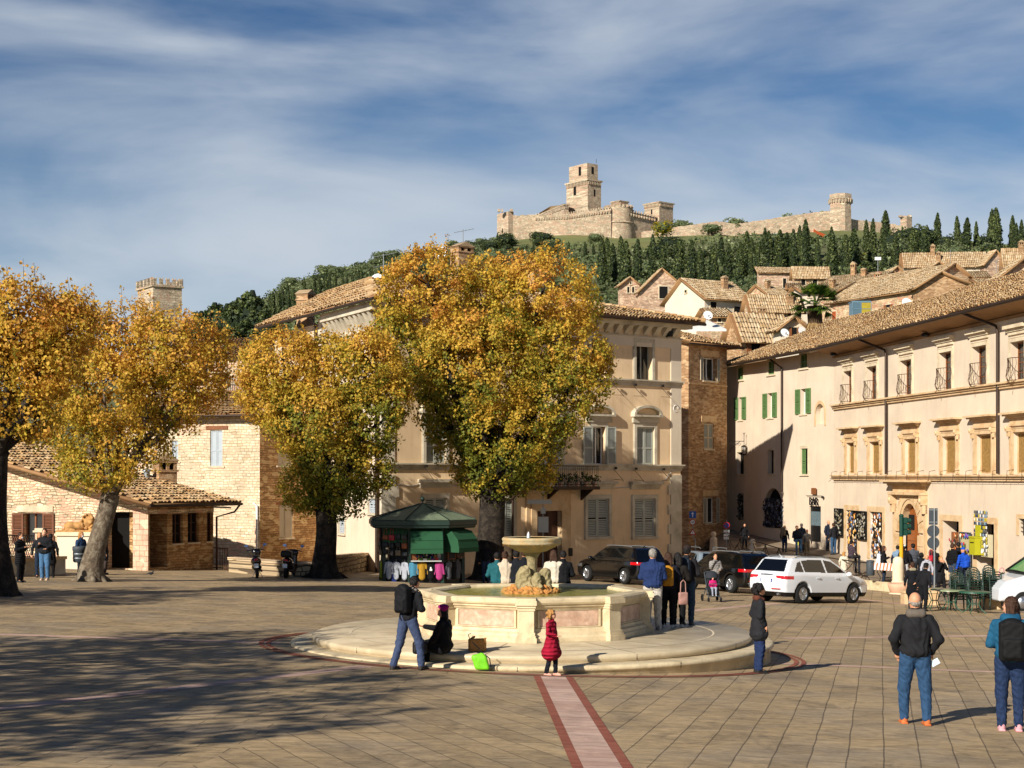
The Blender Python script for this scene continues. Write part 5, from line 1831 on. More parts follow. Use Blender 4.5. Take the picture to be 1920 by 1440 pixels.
def broadleaf(name, label, base_, r0, fork, blobs, nc, per, lsize, gfun, bark, seed, group=None, lean=(0, 0), trans=None, shoots=40, cat='tree', spread=.34, flare=1.6, root_scale=1.0, leafm=None):
 """base_ world point; fork height; blobs: (world centre, radii) ellipsoids; leaves on clumps joined by twigs"""
 o = thing(name, label, cat, base_, 0, group)
 rs = np.random.default_rng(seed)
 B = np.array(base_)
 bl = [(np.array(c) - B, np.array(r)) for c, r in blobs]
 fk = np.array([lean[0], lean[1], fork])
 m = MB()
 pts, rr = [], []
 for k in range(9):
  t = k / 8
  fl_ = (1 + (flare - 1) * (1 - t) ** 6 * 1.0)
  p = np.array([lean[0] * t ** 1.5 + .05 * math.sin(t * 5 + seed), lean[1] * t, fork * t - (.15 if k == 0 else 0)])
  pts.append(p)
  rr.append(r0 * fl_ * (1 - .12 * t + .10 * max(0, t - .7)))
 m.tube(pts, rr, 16)
 for k in range(7):
  a = 2 * math.pi * k / 7 + seed
  L_ = r0 * (flare + .55 + .3 * math.sin(k * 2.3))
  m.tube([(0, 0, fork * .12), (math.cos(a) * r0 * .9, math.sin(a) * r0 * .9, .18), (math.cos(a) * L_, math.sin(a) * L_, -.10)], [r0 * .5, r0 * .38, r0 * .12], 7)
 limbs = []
 for c, r in bl:
  top = c + np.array([0, 0, r[2] * .25])
  mid = fk * .55 + top * .45 + np.array([(top[0] - fk[0]) * .12, 0, -r[2] * .10])
  P_ = []
  for k in range(8):
   t = k / 7
   q = (1 - t) ** 2 * fk + 2 * t * (1 - t) * mid + t * t * top
   if 0 < k < 7: q = q + rs.normal(0, .10, 3)
   P_.append(q)
  rl_ = r0 * .5 * (0.55 + .45 * min(1, r.mean() / 2.2))
  P_[0] = P_[0] - np.array([0, 0, r0 * .8])
  m.tube(P_, [rl_ * (1 - .86 * k / 7) + .015 for k in range(8)], 9)
  limbs.append(np.array(P_))
 C_, O_ = [], []
 vols = np.array([(r[0] * r[1] * r[2]) ** .72 for _, r in bl])
 cnts = (vols / vols.sum() * nc).astype(int)
 for (c, r), k in zip(bl, cnts):
  d = rs.normal(0, 1, (k, 3))
  d /= np.linalg.norm(d, axis=1)[:, None]
  q = np.where(rs.uniform(0, 1, k) < .78, rs.uniform(.80, 1.04, k), rs.uniform(.35, .8, k))
  wob = 1 + .07 * np.sin(d[:, 0] * 7 + seed) * np.sin(d[:, 2] * 6 + d[:, 1] * 5)
  C_.append(c + d * r * (q * wob)[:, None])
  O_.append(d)
 C_, O_ = np.concatenate(C_), np.concatenate(O_)
 keep = np.ones(len(C_), bool)
 for c, r in bl:
  inside = np.sum(((C_ - c) / r) ** 2, 1) < .42
  keep &= ~(inside & (rs.uniform(0, 1, len(C_)) < .75))
 C_, O_ = C_[keep], O_[keep]
 lp = np.concatenate(limbs)
 for i in rs.choice(len(C_), min(len(C_), 130), replace=False):
  dd = np.linalg.norm(lp - C_[i], axis=1) + np.where(lp[:, 2] > C_[i][2] + .3, 2.5, 0)
  a = lp[np.argmin(dd)]
  b_ = C_[i]
  L_ = np.linalg.norm(b_ - a)
  if L_ < .3 or L_ > 4.5: continue
  mid = (a + b_) / 2 + np.array([0, 0, .12 * L_]) + rs.normal(0, .08, 3)
  m.tube([a, mid, b_], [.02 + .013 * L_, .014 + .008 * L_, .008], 5, caps=False)
 sh = []
 topi = np.argsort(-C_[:, 2] + rs.normal(0, .6, len(C_)))[:shoots]
 for i in topi:
  a = C_[i]
  b_ = a + np.array([rs.normal(0, .12), rs.normal(0, .12), rs.uniform(.3, .75)])
  m.tube([a, b_], [.010, .004], 4, caps=False)
  for t in (.35, .8): sh.append(a * (1 - t) + b_ * t)
 m.build('trunk', bark, o)
 v, q, ci = leaves(C_, spread * rs.uniform(.7, 1.25, len(C_)), per, lsize, rs, O_, .5)
 zr = C_[:, 2]
 g = np.clip(gfun(C_, B, rs), 0, 1)[ci] + rs.normal(0, .07, len(ci))
 if sh:
  v2, q2, c2 = leaves(np.array(sh), .14, 7, lsize * .9, rs)
  g = np.concatenate([g, rs.uniform(.6, .95, len(c2))])
  q = np.concatenate([q, q2 + len(v)])
  v = np.concatenate([v, v2])
 mesh_np('crown', v, q, leafm or M_['leafA'], o, False, attr={'g': np.clip(g, 0, 1)})
 return o
def BL(lst, Y, k=1.0):
 s_ = Y / F
 out = []
 for (px, row, rx, ry, dy) in lst:
  c = P(px, row, Y)
  c.y += dy
  out.append((c, (rx * s_, max(rx, ry) * .5 * (1 + .6) * s_ * k, ry * s_)))
 return out
p4 = G(921, 1088)
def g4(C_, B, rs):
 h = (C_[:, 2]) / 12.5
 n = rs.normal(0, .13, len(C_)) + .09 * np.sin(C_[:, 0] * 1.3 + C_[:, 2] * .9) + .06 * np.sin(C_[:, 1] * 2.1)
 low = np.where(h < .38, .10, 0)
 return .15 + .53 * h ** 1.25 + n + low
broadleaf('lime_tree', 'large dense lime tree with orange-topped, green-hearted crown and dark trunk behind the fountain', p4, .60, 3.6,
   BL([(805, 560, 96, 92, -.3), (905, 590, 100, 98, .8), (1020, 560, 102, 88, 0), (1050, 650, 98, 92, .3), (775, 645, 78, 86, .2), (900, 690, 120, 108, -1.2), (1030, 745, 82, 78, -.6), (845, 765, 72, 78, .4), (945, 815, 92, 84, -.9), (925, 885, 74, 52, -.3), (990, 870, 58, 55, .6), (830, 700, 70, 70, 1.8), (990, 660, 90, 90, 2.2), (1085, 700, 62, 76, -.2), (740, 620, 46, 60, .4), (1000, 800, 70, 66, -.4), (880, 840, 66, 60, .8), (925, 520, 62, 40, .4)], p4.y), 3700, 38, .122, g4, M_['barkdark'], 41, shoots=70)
p3 = G(610, 1084)
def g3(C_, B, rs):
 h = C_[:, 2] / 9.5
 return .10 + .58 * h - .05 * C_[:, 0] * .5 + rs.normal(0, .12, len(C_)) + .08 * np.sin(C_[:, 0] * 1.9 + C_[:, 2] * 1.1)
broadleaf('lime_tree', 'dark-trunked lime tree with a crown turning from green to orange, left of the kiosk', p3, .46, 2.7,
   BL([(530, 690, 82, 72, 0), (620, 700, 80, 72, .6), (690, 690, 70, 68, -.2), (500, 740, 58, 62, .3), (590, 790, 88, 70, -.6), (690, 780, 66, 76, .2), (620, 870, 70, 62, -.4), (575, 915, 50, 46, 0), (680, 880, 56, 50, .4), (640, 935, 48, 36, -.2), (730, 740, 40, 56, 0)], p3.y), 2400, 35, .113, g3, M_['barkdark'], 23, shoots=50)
p2 = G(172, 1090)
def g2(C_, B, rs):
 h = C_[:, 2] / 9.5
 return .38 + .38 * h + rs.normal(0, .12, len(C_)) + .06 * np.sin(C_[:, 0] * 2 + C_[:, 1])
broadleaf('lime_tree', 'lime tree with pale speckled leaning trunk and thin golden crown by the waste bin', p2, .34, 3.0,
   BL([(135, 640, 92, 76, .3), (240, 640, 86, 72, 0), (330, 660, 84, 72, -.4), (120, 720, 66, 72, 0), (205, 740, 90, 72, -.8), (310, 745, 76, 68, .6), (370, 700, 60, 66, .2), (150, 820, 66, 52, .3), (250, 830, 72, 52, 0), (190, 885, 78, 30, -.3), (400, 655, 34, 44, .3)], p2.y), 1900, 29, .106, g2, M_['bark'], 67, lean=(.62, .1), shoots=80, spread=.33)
p1 = G(-8, 1116)
def g1(C_, B, rs):
 h = C_[:, 2] / 9
 return .42 + .38 * h + rs.normal(0, .12, len(C_))
broadleaf('lime_tree', 'lime tree at the left picture edge with heavy forked limbs and orange crown', p1, .40, 3.9,
   BL([(-60, 620, 80, 76, 0), (40, 610, 80, 76, -.3), (110, 610, 60, 62, .4), (-80, 720, 70, 72, 0), (10, 710, 80, 62, .8), (90, 690, 60, 56, -.2), (60, 790, 46, 40, .3), (-30, 780, 60, 46, 0)], p1.y), 1350, 29, .104, g1, M_['barkdark'], 90, lean=(-.1, .1), shoots=60, spread=.33)
def off_tree(label, x, y, s_, seed, n):
 z = ZP(x, y)
 bs = []
 r_ = np.random.default_rng(seed)
 for k in range(8):
  a = k * .79
  bs.append((Vector((x + 2.3 * s_ * math.cos(a), y + 2.3 * s_ * math.sin(a), z + 5.6 * s_ + (k % 3) * .9)), (1.7 * s_, 1.7 * s_, 1.35 * s_)))
 bs.append((Vector((x, y, z + 7.6 * s_)), (2.0 * s_, 2.0 * s_, 1.3 * s_)))
 broadleaf('lime_tree', label, (x, y, z), .38, 3.2, bs, n, 18, .17, g1, M_['bark'], seed, shoots=20, spread=.40)
off_tree('thin-crowned lime tree off to the near left whose shade streaks the paving', -14.6, 9.5, 1.12, 5, 460)
off_tree('lime tree beyond the left edge, shading the paving near the pink band', -15.4, 17.8, 1.0, 8, 430)
off_tree('farther lime tree past the left edge, its shadow reaching toward the kiosk', -22.5, 33.5, 1.1, 9, 520)
# ---- hill planting: a few prototypes, then linked copies
def spindle(name, seed, n=620, kind='cypress'):
 rs = np.random.default_rng(seed)
 k = n
 t = rs.uniform(0.02, 1, k) ** .85
 prof = np.interp(t, [0, .06, .2, .45, .75, .93, 1], [.04, .08, .110, .102, .070, .030, .004]) * (1 + .12 * np.sin(t * 23 + seed))
 a = rs.uniform(0, 6.283, k)
 r = prof * rs.uniform(.75, 1.08, k)
 C_ = np.stack([r * np.cos(a), r * np.sin(a), t], 1)
 O_ = np.stack([np.cos(a), np.sin(a), np.full(k, .5)], 1)
 v, q, ci = leaves(C_, .022, 3, .05, rs, O_, -1.5, .5)
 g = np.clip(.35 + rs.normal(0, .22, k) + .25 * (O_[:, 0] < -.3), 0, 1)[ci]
 return v, q, g
def proto_spindle(seed):
 o = thing('cypress', 'x', 'tree')
 v, q, g = spindle('crown', seed)
 core = MB().lathe([(.03, .02), (.07, .08), (.09, .2), (.082, .45), (.053, .75), (.017, .93), (.003, .99)], 9)
 core.build('inner_crown', M_['leafcore'], o)
 mesh_np('crown', v, q, M_['leafC'], o, False, attr={'g': g})
 MB().tube([(0, 0, -.06), (0, 0, .06)], .018, 6).build('trunk', M_['barkdark'], o)
 return o
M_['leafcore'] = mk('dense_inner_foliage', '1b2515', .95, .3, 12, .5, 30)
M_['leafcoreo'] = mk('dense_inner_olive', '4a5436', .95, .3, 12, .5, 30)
def proto_round(seed, lm, cm, name='tree', flat=.8, n=520, cone=False):
 o = thing(name, 'x', 'tree')
 rs = np.random.default_rng(seed)
 cs, O_ = [], []
 nb = 7
 for b_ in range(nb):
  a = b_ * 2.4 + seed
  h = .38 + .45 * b_ / nb
  rad = (.26 * (1 - h) + .04) if cone else .22
  c = np.array([rad * math.cos(a), rad * math.sin(a), h * (1 if cone else flat)])
  rr = (.30 * (1.05 - h)) if cone else .25
  d = rs.normal(0, 1, (n // nb, 3))
  d /= np.linalg.norm(d, axis=1)[:, None]
  cs.append(c + d * rr * rs.uniform(.8, 1.05, (n // nb, 1)))
  O_.append(d)
 C_, O_ = np.concatenate(cs), np.concatenate(O_)
 v, q, ci = leaves(C_, .035, 3, .062, rs, O_, 0, .8)
 g = np.clip(.4 + rs.normal(0, .25, len(C_)) + .2 * O_[:, 2], 0, 1)[ci]
 mesh_np('crown', v, q, lm, o, False, attr={'g': g})
 m = MB()
 if cone: m.lathe([(.05, .12), (.24, .25), (.15, .6), (.04, .9)], 9)
 else: m.ball((0, 0, .52 * flat / .8), (.33, .33, .27))
 m.build('inner_crown', cm, o)
 MB().tube([(0, 0, -.1), (0, 0, .4)], .03, 6).build('trunk', M_['barkdark'], o)
 return o
cyps = [proto_spindle(s_) for s_ in (1, 2, 3)]
firs = [proto_round(s_, M_['leafC'], M_['leafcore'], 'conifer', cone=True) for s_ in (4, 5)]
rnd = [proto_round(s_, M_['leafC'], M_['leafcore'], 'evergreen_tree') for s_ in (6, 7)]
olv = [proto_round(s_, M_['leafO'], M_['leafcoreo'], 'olive_tree') for s_ in (8, 9)]
yel = proto_round(10, M_['leafY'], M_['leafcoreo'], 'shrub')
used_p = set()
def plant(protos, px, base_row, top_row, label, group=None, cat='tree', wide=1.0, Y=None, rot=None, name=None):
 pr_ = protos[random.randrange(len(protos))] if isinstance(protos, list) else protos
 if Y is None:
  p = G(px, base_row)
 else:
  x_ = (px - 960) / F * Y
  p = Vector((x_, Y, ZT(x_, Y)))
 h = max(1.0, (p.z - (893 - top_row) / F * p.y) * -1)
 o = pr_ if pr_.name not in used_p else copy_tree(pr_)
 used_p.add(pr_.name)
 used_p.add(o.name)
 o.location = p - Vector((0, 0, .15))
 o.scale = (h * wide, h * wide, h)
 o.rotation_euler = (random.uniform(-.03, .03), random.uniform(-.03, .03), random.uniform(0, 6.28))
 o['label'] = label
 o['category'] = cat
 if group: o['group'] = group
 elif 'group' in o: del o['group']
 return o
def zone(px):
 for x, t in ((1000, 'left of the castle'), (1062, 'below the castle hall'), (1130, 'below the keep'), (1200, 'below the round bastion'), (1262, 'below the square castle tower'), (1330, 'below the yellow bush'), (1400, 'below the middle of the town wall'), (1470, 'below the climbing town wall'), (1540, 'left of the orange netting'), (1600, 'below the polygonal tower'), (1680, 'left of the ruined tower'), (1740, 'below the ruined tower'), (1820, 'above the long upper house')):
  if px < x: return t
 return 'at the far right'
def hsize(k): return ('tall', 'medium-height', 'short')[k % 3]
GC = 'cypresses standing in rows on the castle hill'
LC = 'slender dark cypress in the close rows across the hillside below the castle'
for i, (px, top, base_, w) in enumerate([(1660, 395, 470, 1.15), (1757, 399, 478, .9), (1796, 405, 478, .9), (1812, 408, 480, 1.15), (1830, 415, 476, .8), (1858, 392, 480, .85), (1870, 390, 482, 1.0), (1898, 404, 480, .9), (1906, 418, 482, .8), (1916, 412, 482, .8), (1510, 411, 495, .95), (1625, 412, 480, .9), (1636, 410, 482, .8), (1560, 425, 500, .9)]):
 plant(cyps, px, base_, top, ('%s cypress against the sky %s' % ('broad' if w > 1 else 'thin', zone(px))) if px > 1600 else 'tall cypress in front of the town wall on the grassy slope', 'skyline cypresses' if px > 1600 else 'cypresses before the town wall', wide=w * 1.0)
rr_ = random.Random(4)
rows_ = [(1128, 1420, 541, 455, 23), (1140, 1420, 512, 446, 30), (1400, 1600, 522, 438, 25), (1410, 1500, 498, 430, 24), (1500, 1620, 492, 430, 26), (1600, 1740, 506, 436, 27), (1000, 1130, 484, 452, 17), (760, 980, 500, 470, 20), (1740, 1900, 486, 446, 24)]
for (xa, xb, rb_, rt, st) in rows_:
 x = xa
 while x < xb:
  bx = rb_ + rr_.uniform(-9, 9)
  tp_ = rt + rr_.uniform(-10, 18)
  plant(cyps, x, min(bx, 545), tp_, '%s dark cypress %s, %s on the slope' % ('tall slender' if tp_ < rt - 2 else 'slender' if tp_ < rt + 9 else 'short', zone(x), 'high' if rb_ < 500 else 'midway' if rb_ < 530 else 'low'), GC, wide=rr_.uniform(.85, 1.15))
  x += st * rr_.uniform(.75, 1.3)
for (xa, xb, ra, rb_, h, n) in ((475, 560, 618, 590, 58, 9), (540, 640, 585, 560, 46, 10), (600, 720, 560, 535, 40, 12)):
 for k in range(n):
  t = (k + rr_.uniform(-.3, .3)) / n
  plant(cyps, xa + (xb - xa) * t, ra + (rb_ - ra) * t + rr_.uniform(-6, 10), ra + (rb_ - ra) * t - h + rr_.uniform(-8, 8), 'slim cypress above the palace roof, %s row, %s' % ({475: 'leftmost', 540: 'middle'}.get(xa, 'uppermost'), 'left end' if t < .34 else 'mid row' if t < .67 else 'right end'), 'cypresses on the left hillside', wide=.8)
for i, (px, b_, t, w) in enumerate([(362, 650, 596, 1.3), (378, 652, 574, 1.0), (402, 640, 558, 1.2), (425, 640, 560, 1.3), (448, 636, 548, 1.0), (470, 640, 532, .95), (487, 640, 565, 1.2), (413, 662, 592, 1.3), (455, 662, 590, 1.3), (436, 672, 600, 1.3), (500, 650, 590, 1.2), (350, 668, 600, 1.2), (388, 672, 604, 1.4)]):
 plant(firs, px, b_, t, '%s feathery conifer on the left hill shoulder, %s the tallest spiky one' % ('tall' if b_ - t > 76 else 'low' if b_ - t < 62 else 'mid-sized', 'left of' if px < 468 else 'right of') if i != 5 else 'tallest spiky conifer on the left shoulder of the hill', None if i == 5 else 'conifers at the left foot of the hill', wide=w)
GE = 'round dark evergreens among the hillside cypresses'
for k in range(46):
 px = rr_.uniform(1120, 1900)
 b_ = rr_.uniform(482, 530)
 plant(rnd + firs if k % 3 == 0 else olv, px, b_, b_ - rr_.uniform(28, 52), '%s tree between cypresses, %s' % ('broad dark evergreen' if k % 3 == 0 else 'grey-green bushy', zone(px)), GE, wide=1.3)
for (px, t, b_) in ((1690, 418, 480), (1712, 412, 478), (1735, 415, 480), (1672, 428, 485), (1775, 432, 482), (1845, 432, 480)):
 plant(rnd, px, b_, t, 'bushy dark evergreen breaking the crest, ' + zone(px + 4), 'bushy crest evergreens', wide=1.0)
GO = 'olive trees and scrub on the slope'
for k in range(95):
 t = rr_.uniform(0, 1)
 px = 530 + 440 * t
 rg = ridge(px)
 b_ = rg + 2 + rr_.uniform(0, 1) ** 1.2 * 66
 plant(olv + [rnd[0]], px, b_, b_ - rr_.uniform(16, 28), 'olive tree in the grove on the %s, %s' % ('lower left flank' if px < 680 else 'middle of the left flank' if px < 820 else 'flank just left of the castle', 'along its skyline' if b_ < rg + 16 else 'halfway down' if b_ < rg + 42 else 'near its foot'), 'olive trees on the left flank', wide=1.45)
for k in range(48):
 px = rr_.uniform(1120, 1760)
 b_ = np.interp(px, [1120, 1430, 1760], [552, 545, 512]) + rr_.uniform(-16, 8)
 plant(olv, px, b_, b_ - rr_.uniform(14, 24), 'low olive bush above the town roofs, %s' % zone(px), 'olive bushes above the town', wide=1.5, cat='bush')
for k in range(22):
 px = rr_.uniform(760, 1130)
 b_ = ridge(px) + rr_.uniform(8, 32)
 plant(rnd + olv, px, b_, b_ - rr_.uniform(14, 30), 'dark bushy tree under the castle wall, %s' % zone(px), 'bushy trees under the castle', wide=1.3)
plant(rnd, 948, 470, 428, 'round bushy tree hiding the foot of the castle\'s left turret', wide=1.1)
plant(yel, 1243, 442, 408, 'bright yellow-green bush beside the square castle tower', cat='bush', wide=1.2)
plant(olv, 1380, 436, 401, 'rounded olive-green tree on the crest left of the polygonal tower', wide=1.3, Y=640)
plant(olv, 1335, 442, 414, 'sparse olive-brown tree by the town wall, right of the yellow bush', wide=1.6)
plant(olv, 1278, 440, 404, 'pale thin tree on the crest just right of the castle', wide=1.2, Y=645)
plant(olv, 1524, 425, 384, 'round green tree behind the town wall left of the polygonal tower', wide=.95, Y=660)
plant(olv, 1488, 428, 392, 'thin pale shrub behind the town wall', cat='bush', wide=1.0, Y=660)
plant(yel, 1545, 424, 408, 'small yellow shrub at the foot of the polygonal tower', cat='bush', wide=1.3)
plant(yel, 1626, 492, 470, 'rust-orange bush between dark evergreens above the town', cat='bush', wide=1.4)
plant(yel, 1575, 500, 478, 'light green bush above the town roofs', cat='bush', wide=1.3)
rs = np.random.default_rng(77)
n = 5200
px_ = rs.uniform(330, 2050, n)
yy_ = rs.uniform(300, 648, n)
cs = []
for a, y in zip(px_, yy_):
 x = (a - 960) / F * y
 if y > 560 and a > 960: continue
 cs.append((x, y, ZT(x, y) + .6))
cs = np.array(cs)
v, q, ci = leaves(cs, 1.7, 9, .9, rs, None, 0, .9)
tag(mesh_np('hillside_scrub', v, q, M_['leafO'], None, False, attr={'g': np.clip(rs.normal(.3, .25, len(cs)), 0, 1)[ci]}), 'mixed low scrub covering the hillside soil', 'scrub', kind='stuff')
# ---------------------------------------------------------------- castle on the crest
CY = 640
def cx(px): return (px - 960) / F * CY
def cz(row): return (893 - row) / F * CY
ca = thing('castle', 'large medieval stone castle with tall square keep on the hill crest', 'castle', (cx(1070), CY, cz(446)))
caM = RM(ca).inverted()
def tower(xl, xc, xr, r0, r1, th=35, Y=CY, crown=None, wins=(), slits=0):
 """rectangular tower: nearest corner xc, faces running back to xl and xr; returns mesh builder in world space"""
 s_ = Y / F
 m = MB()
 cxx = (xc - 960) * s_
 z1, z0 = (893 - r0) * s_, (893 - r1) * s_ - 6
 def solve(px, d):
  u = (px - 960) / F
  return (u * Y - cxx) / (d[0] - u * d[1])
 dr = (math.cos(R(th)), math.sin(R(th)))
 dl = (-math.sin(R(th)), math.cos(R(th)))
 a, b = solve(xr, dr), solve(xl, dl)
 Mx = Matrix.Translation((cxx, Y, 0)) @ Matrix.Rotation(R(th), 4, 'Z')
 m.box(0, 0, z0, a, b, z1, 0, Mx)
 if crown:
  h = crown * s_
  o_ = h * .25
  for (p0, p1) in (((0, -o_), (a, 0)), ((-o_, 0), (0, b))):
   pass
  n1, n2 = max(3, int(a / (h * .45))), max(3, int(b / (h * .45)))
  for k in range(n1):
   x = a * (k + .25) / n1
   m.box(x, -o_, z1 - h, x + a / n1 * .45, -.01, z1 - h * .25, 0, Mx)
  for k in range(n2):
   y = b * (k + .25) / n2
   m.box(-o_, y, z1 - h, -.01, y + b / n2 * .45, z1 - h * .25, 0, Mx)
  m.box(-o_ - .1, -o_ - .1, z1 - h * .249, a + o_, b + o_, z1 + .1, 0, Mx)
 for (face, t, row, w, hh) in wins:
  z = (893 - row) * s_
  if face == 'r': m.box(a * t - w, -.06, z - hh, a * t + w, .05, z + hh, 1, Mx)
  else: m.box(-.06, b * t - w, z - hh, .05, b * t + w, z + hh, 1, Mx)
 return m, Mx, a, b, z1
CM = [M_['castle'], M_['dark']]
def cpart(m, name, root=ca):
 o = m.build(name, CM, root)
 o.matrix_basis = RM(root).inverted()
 return o
m, Mx, a, b, z1 = tower(1062, 1102, 1127, 336, 402, 38, crown=9, wins=(('l', .6, 352, .8, 2.0), ('l', .62, 392, .5, .9), ('r', .5, 360, .4, 1.4)))
cpart(m, 'keep')
m, Mx, a, b, z1 = tower(1067, 1101, 1121, 305.5, 336, 38, wins=(('l', .4, 318, .75, 1.8), ('r', .5, 318, .6, 1.4)), Y=CY + 3)
cpart(m, 'keep_top')
m, Mx, a, b, z1 = tower(1001, 1058, 1066, 383, 408, 20, Y=CY + 4, crown=8)
cpart(m, 'great_hall')
m = MB().add([(-.6, -.6, z1 + .12), (a + .6, -.6, z1 + .12), (a + .6, b + .6, z1 + .12), (-.6, b + .6, z1 + .12), (3, b / 2, z1 + 2.0), (a - 1, b / 2, z1 + 2.0)], [(0, 1, 5, 4), (1, 2, 5), (2, 3, 4, 5), (3, 0, 4)], 0, False, Mx)
o = m.build('hall_roof', M_['tilefar'], ca)
o.matrix_basis = caM
m, *_ = tower(932, 953, 963, 396, 446, 30, wins=(('l', .5, 430, .3, 1),))
for (x0, x1) in ((933, 938), (940, 943), (956, 962)):
 m.box(cx(x0), CY - .5, cz(397), cx(x1), CY + 1.5, cz(392))
cpart(m, 'turret')
def cwall(pts, t=2.0, name='curtain_wall', crenel=0, root=ca, jag=0.0, Y=CY, drop=8):
 m = MB()
 r_ = random.Random(len(pts) * 7)
 for (x0, ra, rb_, y0), (x1, rc, rd, y1) in zip(pts[:-1], pts[1:]):
  n = 6 if jag else 1
  for k in range(n):
   def L(a, b, t_): return a + (b - a) * t_
   t0, t1 = k / n, (k + 1) / n
   A, B_ = P(L(x0, x1, t0), L(ra, rc, t0) + r_.uniform(-jag, jag), L(y0, y1, t0)), P(L(x0, x1, t1), L(ra, rc, t1) + r_.uniform(-jag, jag), L(y0, y1, t1))
   lo0, lo1 = P(L(x0, x1, t0), L(rb_, rd, t0) + drop, L(y0, y1, t0)), P(L(x0, x1, t1), L(rb_, rd, t1) + drop, L(y0, y1, t1))
   dd = Vector((0, t, 0))
   m.add([lo0, lo1, B_, A, lo0 + dd, lo1 + dd, B_ + dd, A + dd], [(0, 1, 2, 3), (3, 2, 6, 7), (0, 3, 7, 4), (1, 5, 6, 2)])
  if crenel:
   nn = max(2, int(abs(x1 - x0) / crenel))
   for k in range(nn):
    A = P(x0 + (x1 - x0) * (k + .2) / nn, ra + (rc - ra) * (k + .2) / nn, y0 + (y1 - y0) * k / nn)
    m.box(A.x, A.y - .5, A.z - 1.9, A.x + crenel * .5 * Y / F, A.y - .01, A.z - .9)
    m.box(A.x, A.y, A.z - .3, A.x + crenel * .55 * Y / F, A.y + 1, A.z + .75)
 return cpart(m, name, root)
cwall([(962, 404, 446, CY + 1), (1003, 402, 446, CY + 1)], jag=1.2)
cwall([(1003, 404, 447, CY - 1), (1060, 402, 444, CY - 3), (1120, 393, 440, CY - 4), (1146, 390, 438, CY - 4)], crenel=4.6)
cwall([(1176, 395, 440, CY - 2), (1230, 407, 440, CY + 8)], crenel=4.6)
m = MB()
pr_ = [(6.6, -14), (6.3, -3.5), (6.0, 0), (5.9, 4.0), (5.9, 6.3)]
m.lathe(pr_, 28, (cx(1160), CY + 2, cz(420)))
m.lathe([(6.45, .2), (6.45, .6), (5.9, .7)], 28, (cx(1160), CY + 2, cz(420)))
for k in range(9):
 t = R(200 + k * 17)
 m.box(cx(1160) + 5.6 * math.cos(t) - .4, CY + 2 + 5.6 * math.sin(t) - .4, cz(420) + 6.3, cx(1160) + 5.6 * math.cos(t) + .7, CY + 2 + 5.6 * math.sin(t) + .4, cz(420) + 7.3)
cpart(m, 'bastion')
m, *_ = tower(1146, 1162, 1178, 376, 400, 40, crown=6, wins=(('r', .5, 386, .6, 1.2),), Y=CY + 1)
cpart(m, 'small_tower')
m, *_ = tower(1208, 1236, 1262, 378, 425, 40, Y=CY + 8, crown=8, wins=(('l', .5, 396, .4, 1.3),))
cpart(m, 'square_tower')
MB().tube([P(1118, 306, CY + 5), P(1118, 298, CY + 5)], .08, 4).build('flagpole', M_['iron'], ca).matrix_basis = caM
tw = thing('town_wall', 'long ruined stone wall climbing the grassy crest from the castle to the polygonal tower', 'wall', P(1380, 430, 635))
pts = [(1203, 434, 446, 640), (1240, 430, 446, 638), (1300, 421, 444, 636), (1345, 415, 438, 636), (1380, 420, 434, 636), (1440, 411, 430, 636), (1500, 402, 428, 636), (1556, 395, 426, 636)]
cwall(pts, 2.5, 'masonry', root=tw, jag=.8, Y=636)
cwall([(1596, 411, 434, 636), (1660, 418, 440, 640), (1700, 424, 446, 640)], 2.5, 'masonry', root=tw, jag=1.0, Y=636)
pt_ = thing('polygonal_tower', 'solitary polygonal stone watchtower with corbelled top on the crest at the right', 'tower', P(1576, 430, 634))
m = MB()
c_ = P(1576, 430, 634)
m.lathe([(4.7, -9), (4.45, 4), (4.35, 11.5), (4.6, 11.6), (4.6, 13.6), (4.3, 13.7)], 8, (c_.x, c_.y, c_.z), a0=.2, smooth=False)
for k in range(24):
 t = 2 * math.pi * k / 24
 m.box(c_.x + 4.55 * math.cos(t) - .22, c_.y + 4.55 * math.sin(t) - .22, c_.z + 10.2, c_.x + 4.55 * math.cos(t) + .22, c_.y + 4.55 * math.sin(t) + .22, c_.z + 11.8)
cpart(m, 'tower_shaft', pt_)
for k in range(8):
 pass
rt = thing('ruined_tower', 'small broken stone tower stump among the crest evergreens', 'tower', P(1699, 430, 640))
m, *_ = tower(1688, 1700, 1710, 405, 440, 35)
for x0, x1, r_ in ((1688, 1692, 402.5), (1694, 1699, 403.5), (1704, 1710, 402)):
 m.box((x0 - 960) / F * 640, 641, (893 - 406) / F * 640, (x1 - 960) / F * 640, 643, (893 - r_) / F * 640)
cpart(m, 'masonry', rt)
nm = MB()
pp = [(1530, 418), (1524, 432), (1532, 440), (1548, 447)]
for a, b in zip(pp[:-1], pp[1:]):
 A, B_ = G(*a), G(*b)
 nm.add([A, B_, B_ + Vector((0, 0, 1.4)), A + Vector((0, 0, 1.4)), A + Vector((0, .1, 0)), B_ + Vector((0, .1, 0)), B_ + Vector((0, .1, 1.4)), A + Vector((0, .1, 1.4))], [(0, 1, 2, 3), (5, 4, 7, 6), (3, 2, 6, 7)])
tag(nm.build('safety_netting', M_['orange']), 'orange safety netting zigzagging down the grass beside the polygonal tower', 'netting')
ct = thing('crenellated_tower', 'grey stone civic tower with swallowtail battlements above the left tree crowns', 'tower', P(298, 560, 330))
m, Mx, a, b, z1 = tower(258, 287, 341, 536, 700, 52 - 20, Y=326)
CTM = [M_['rubble'], M_['dark']]
o = m.build('shaft', [M_['castle'], M_['dark']], ct)
o.matrix_basis = RM(ct).inverted()
m = MB()
m.box(-.35, -.35, z1 - .1, a + .35, b + .35, z1 + .25, 0, Mx)
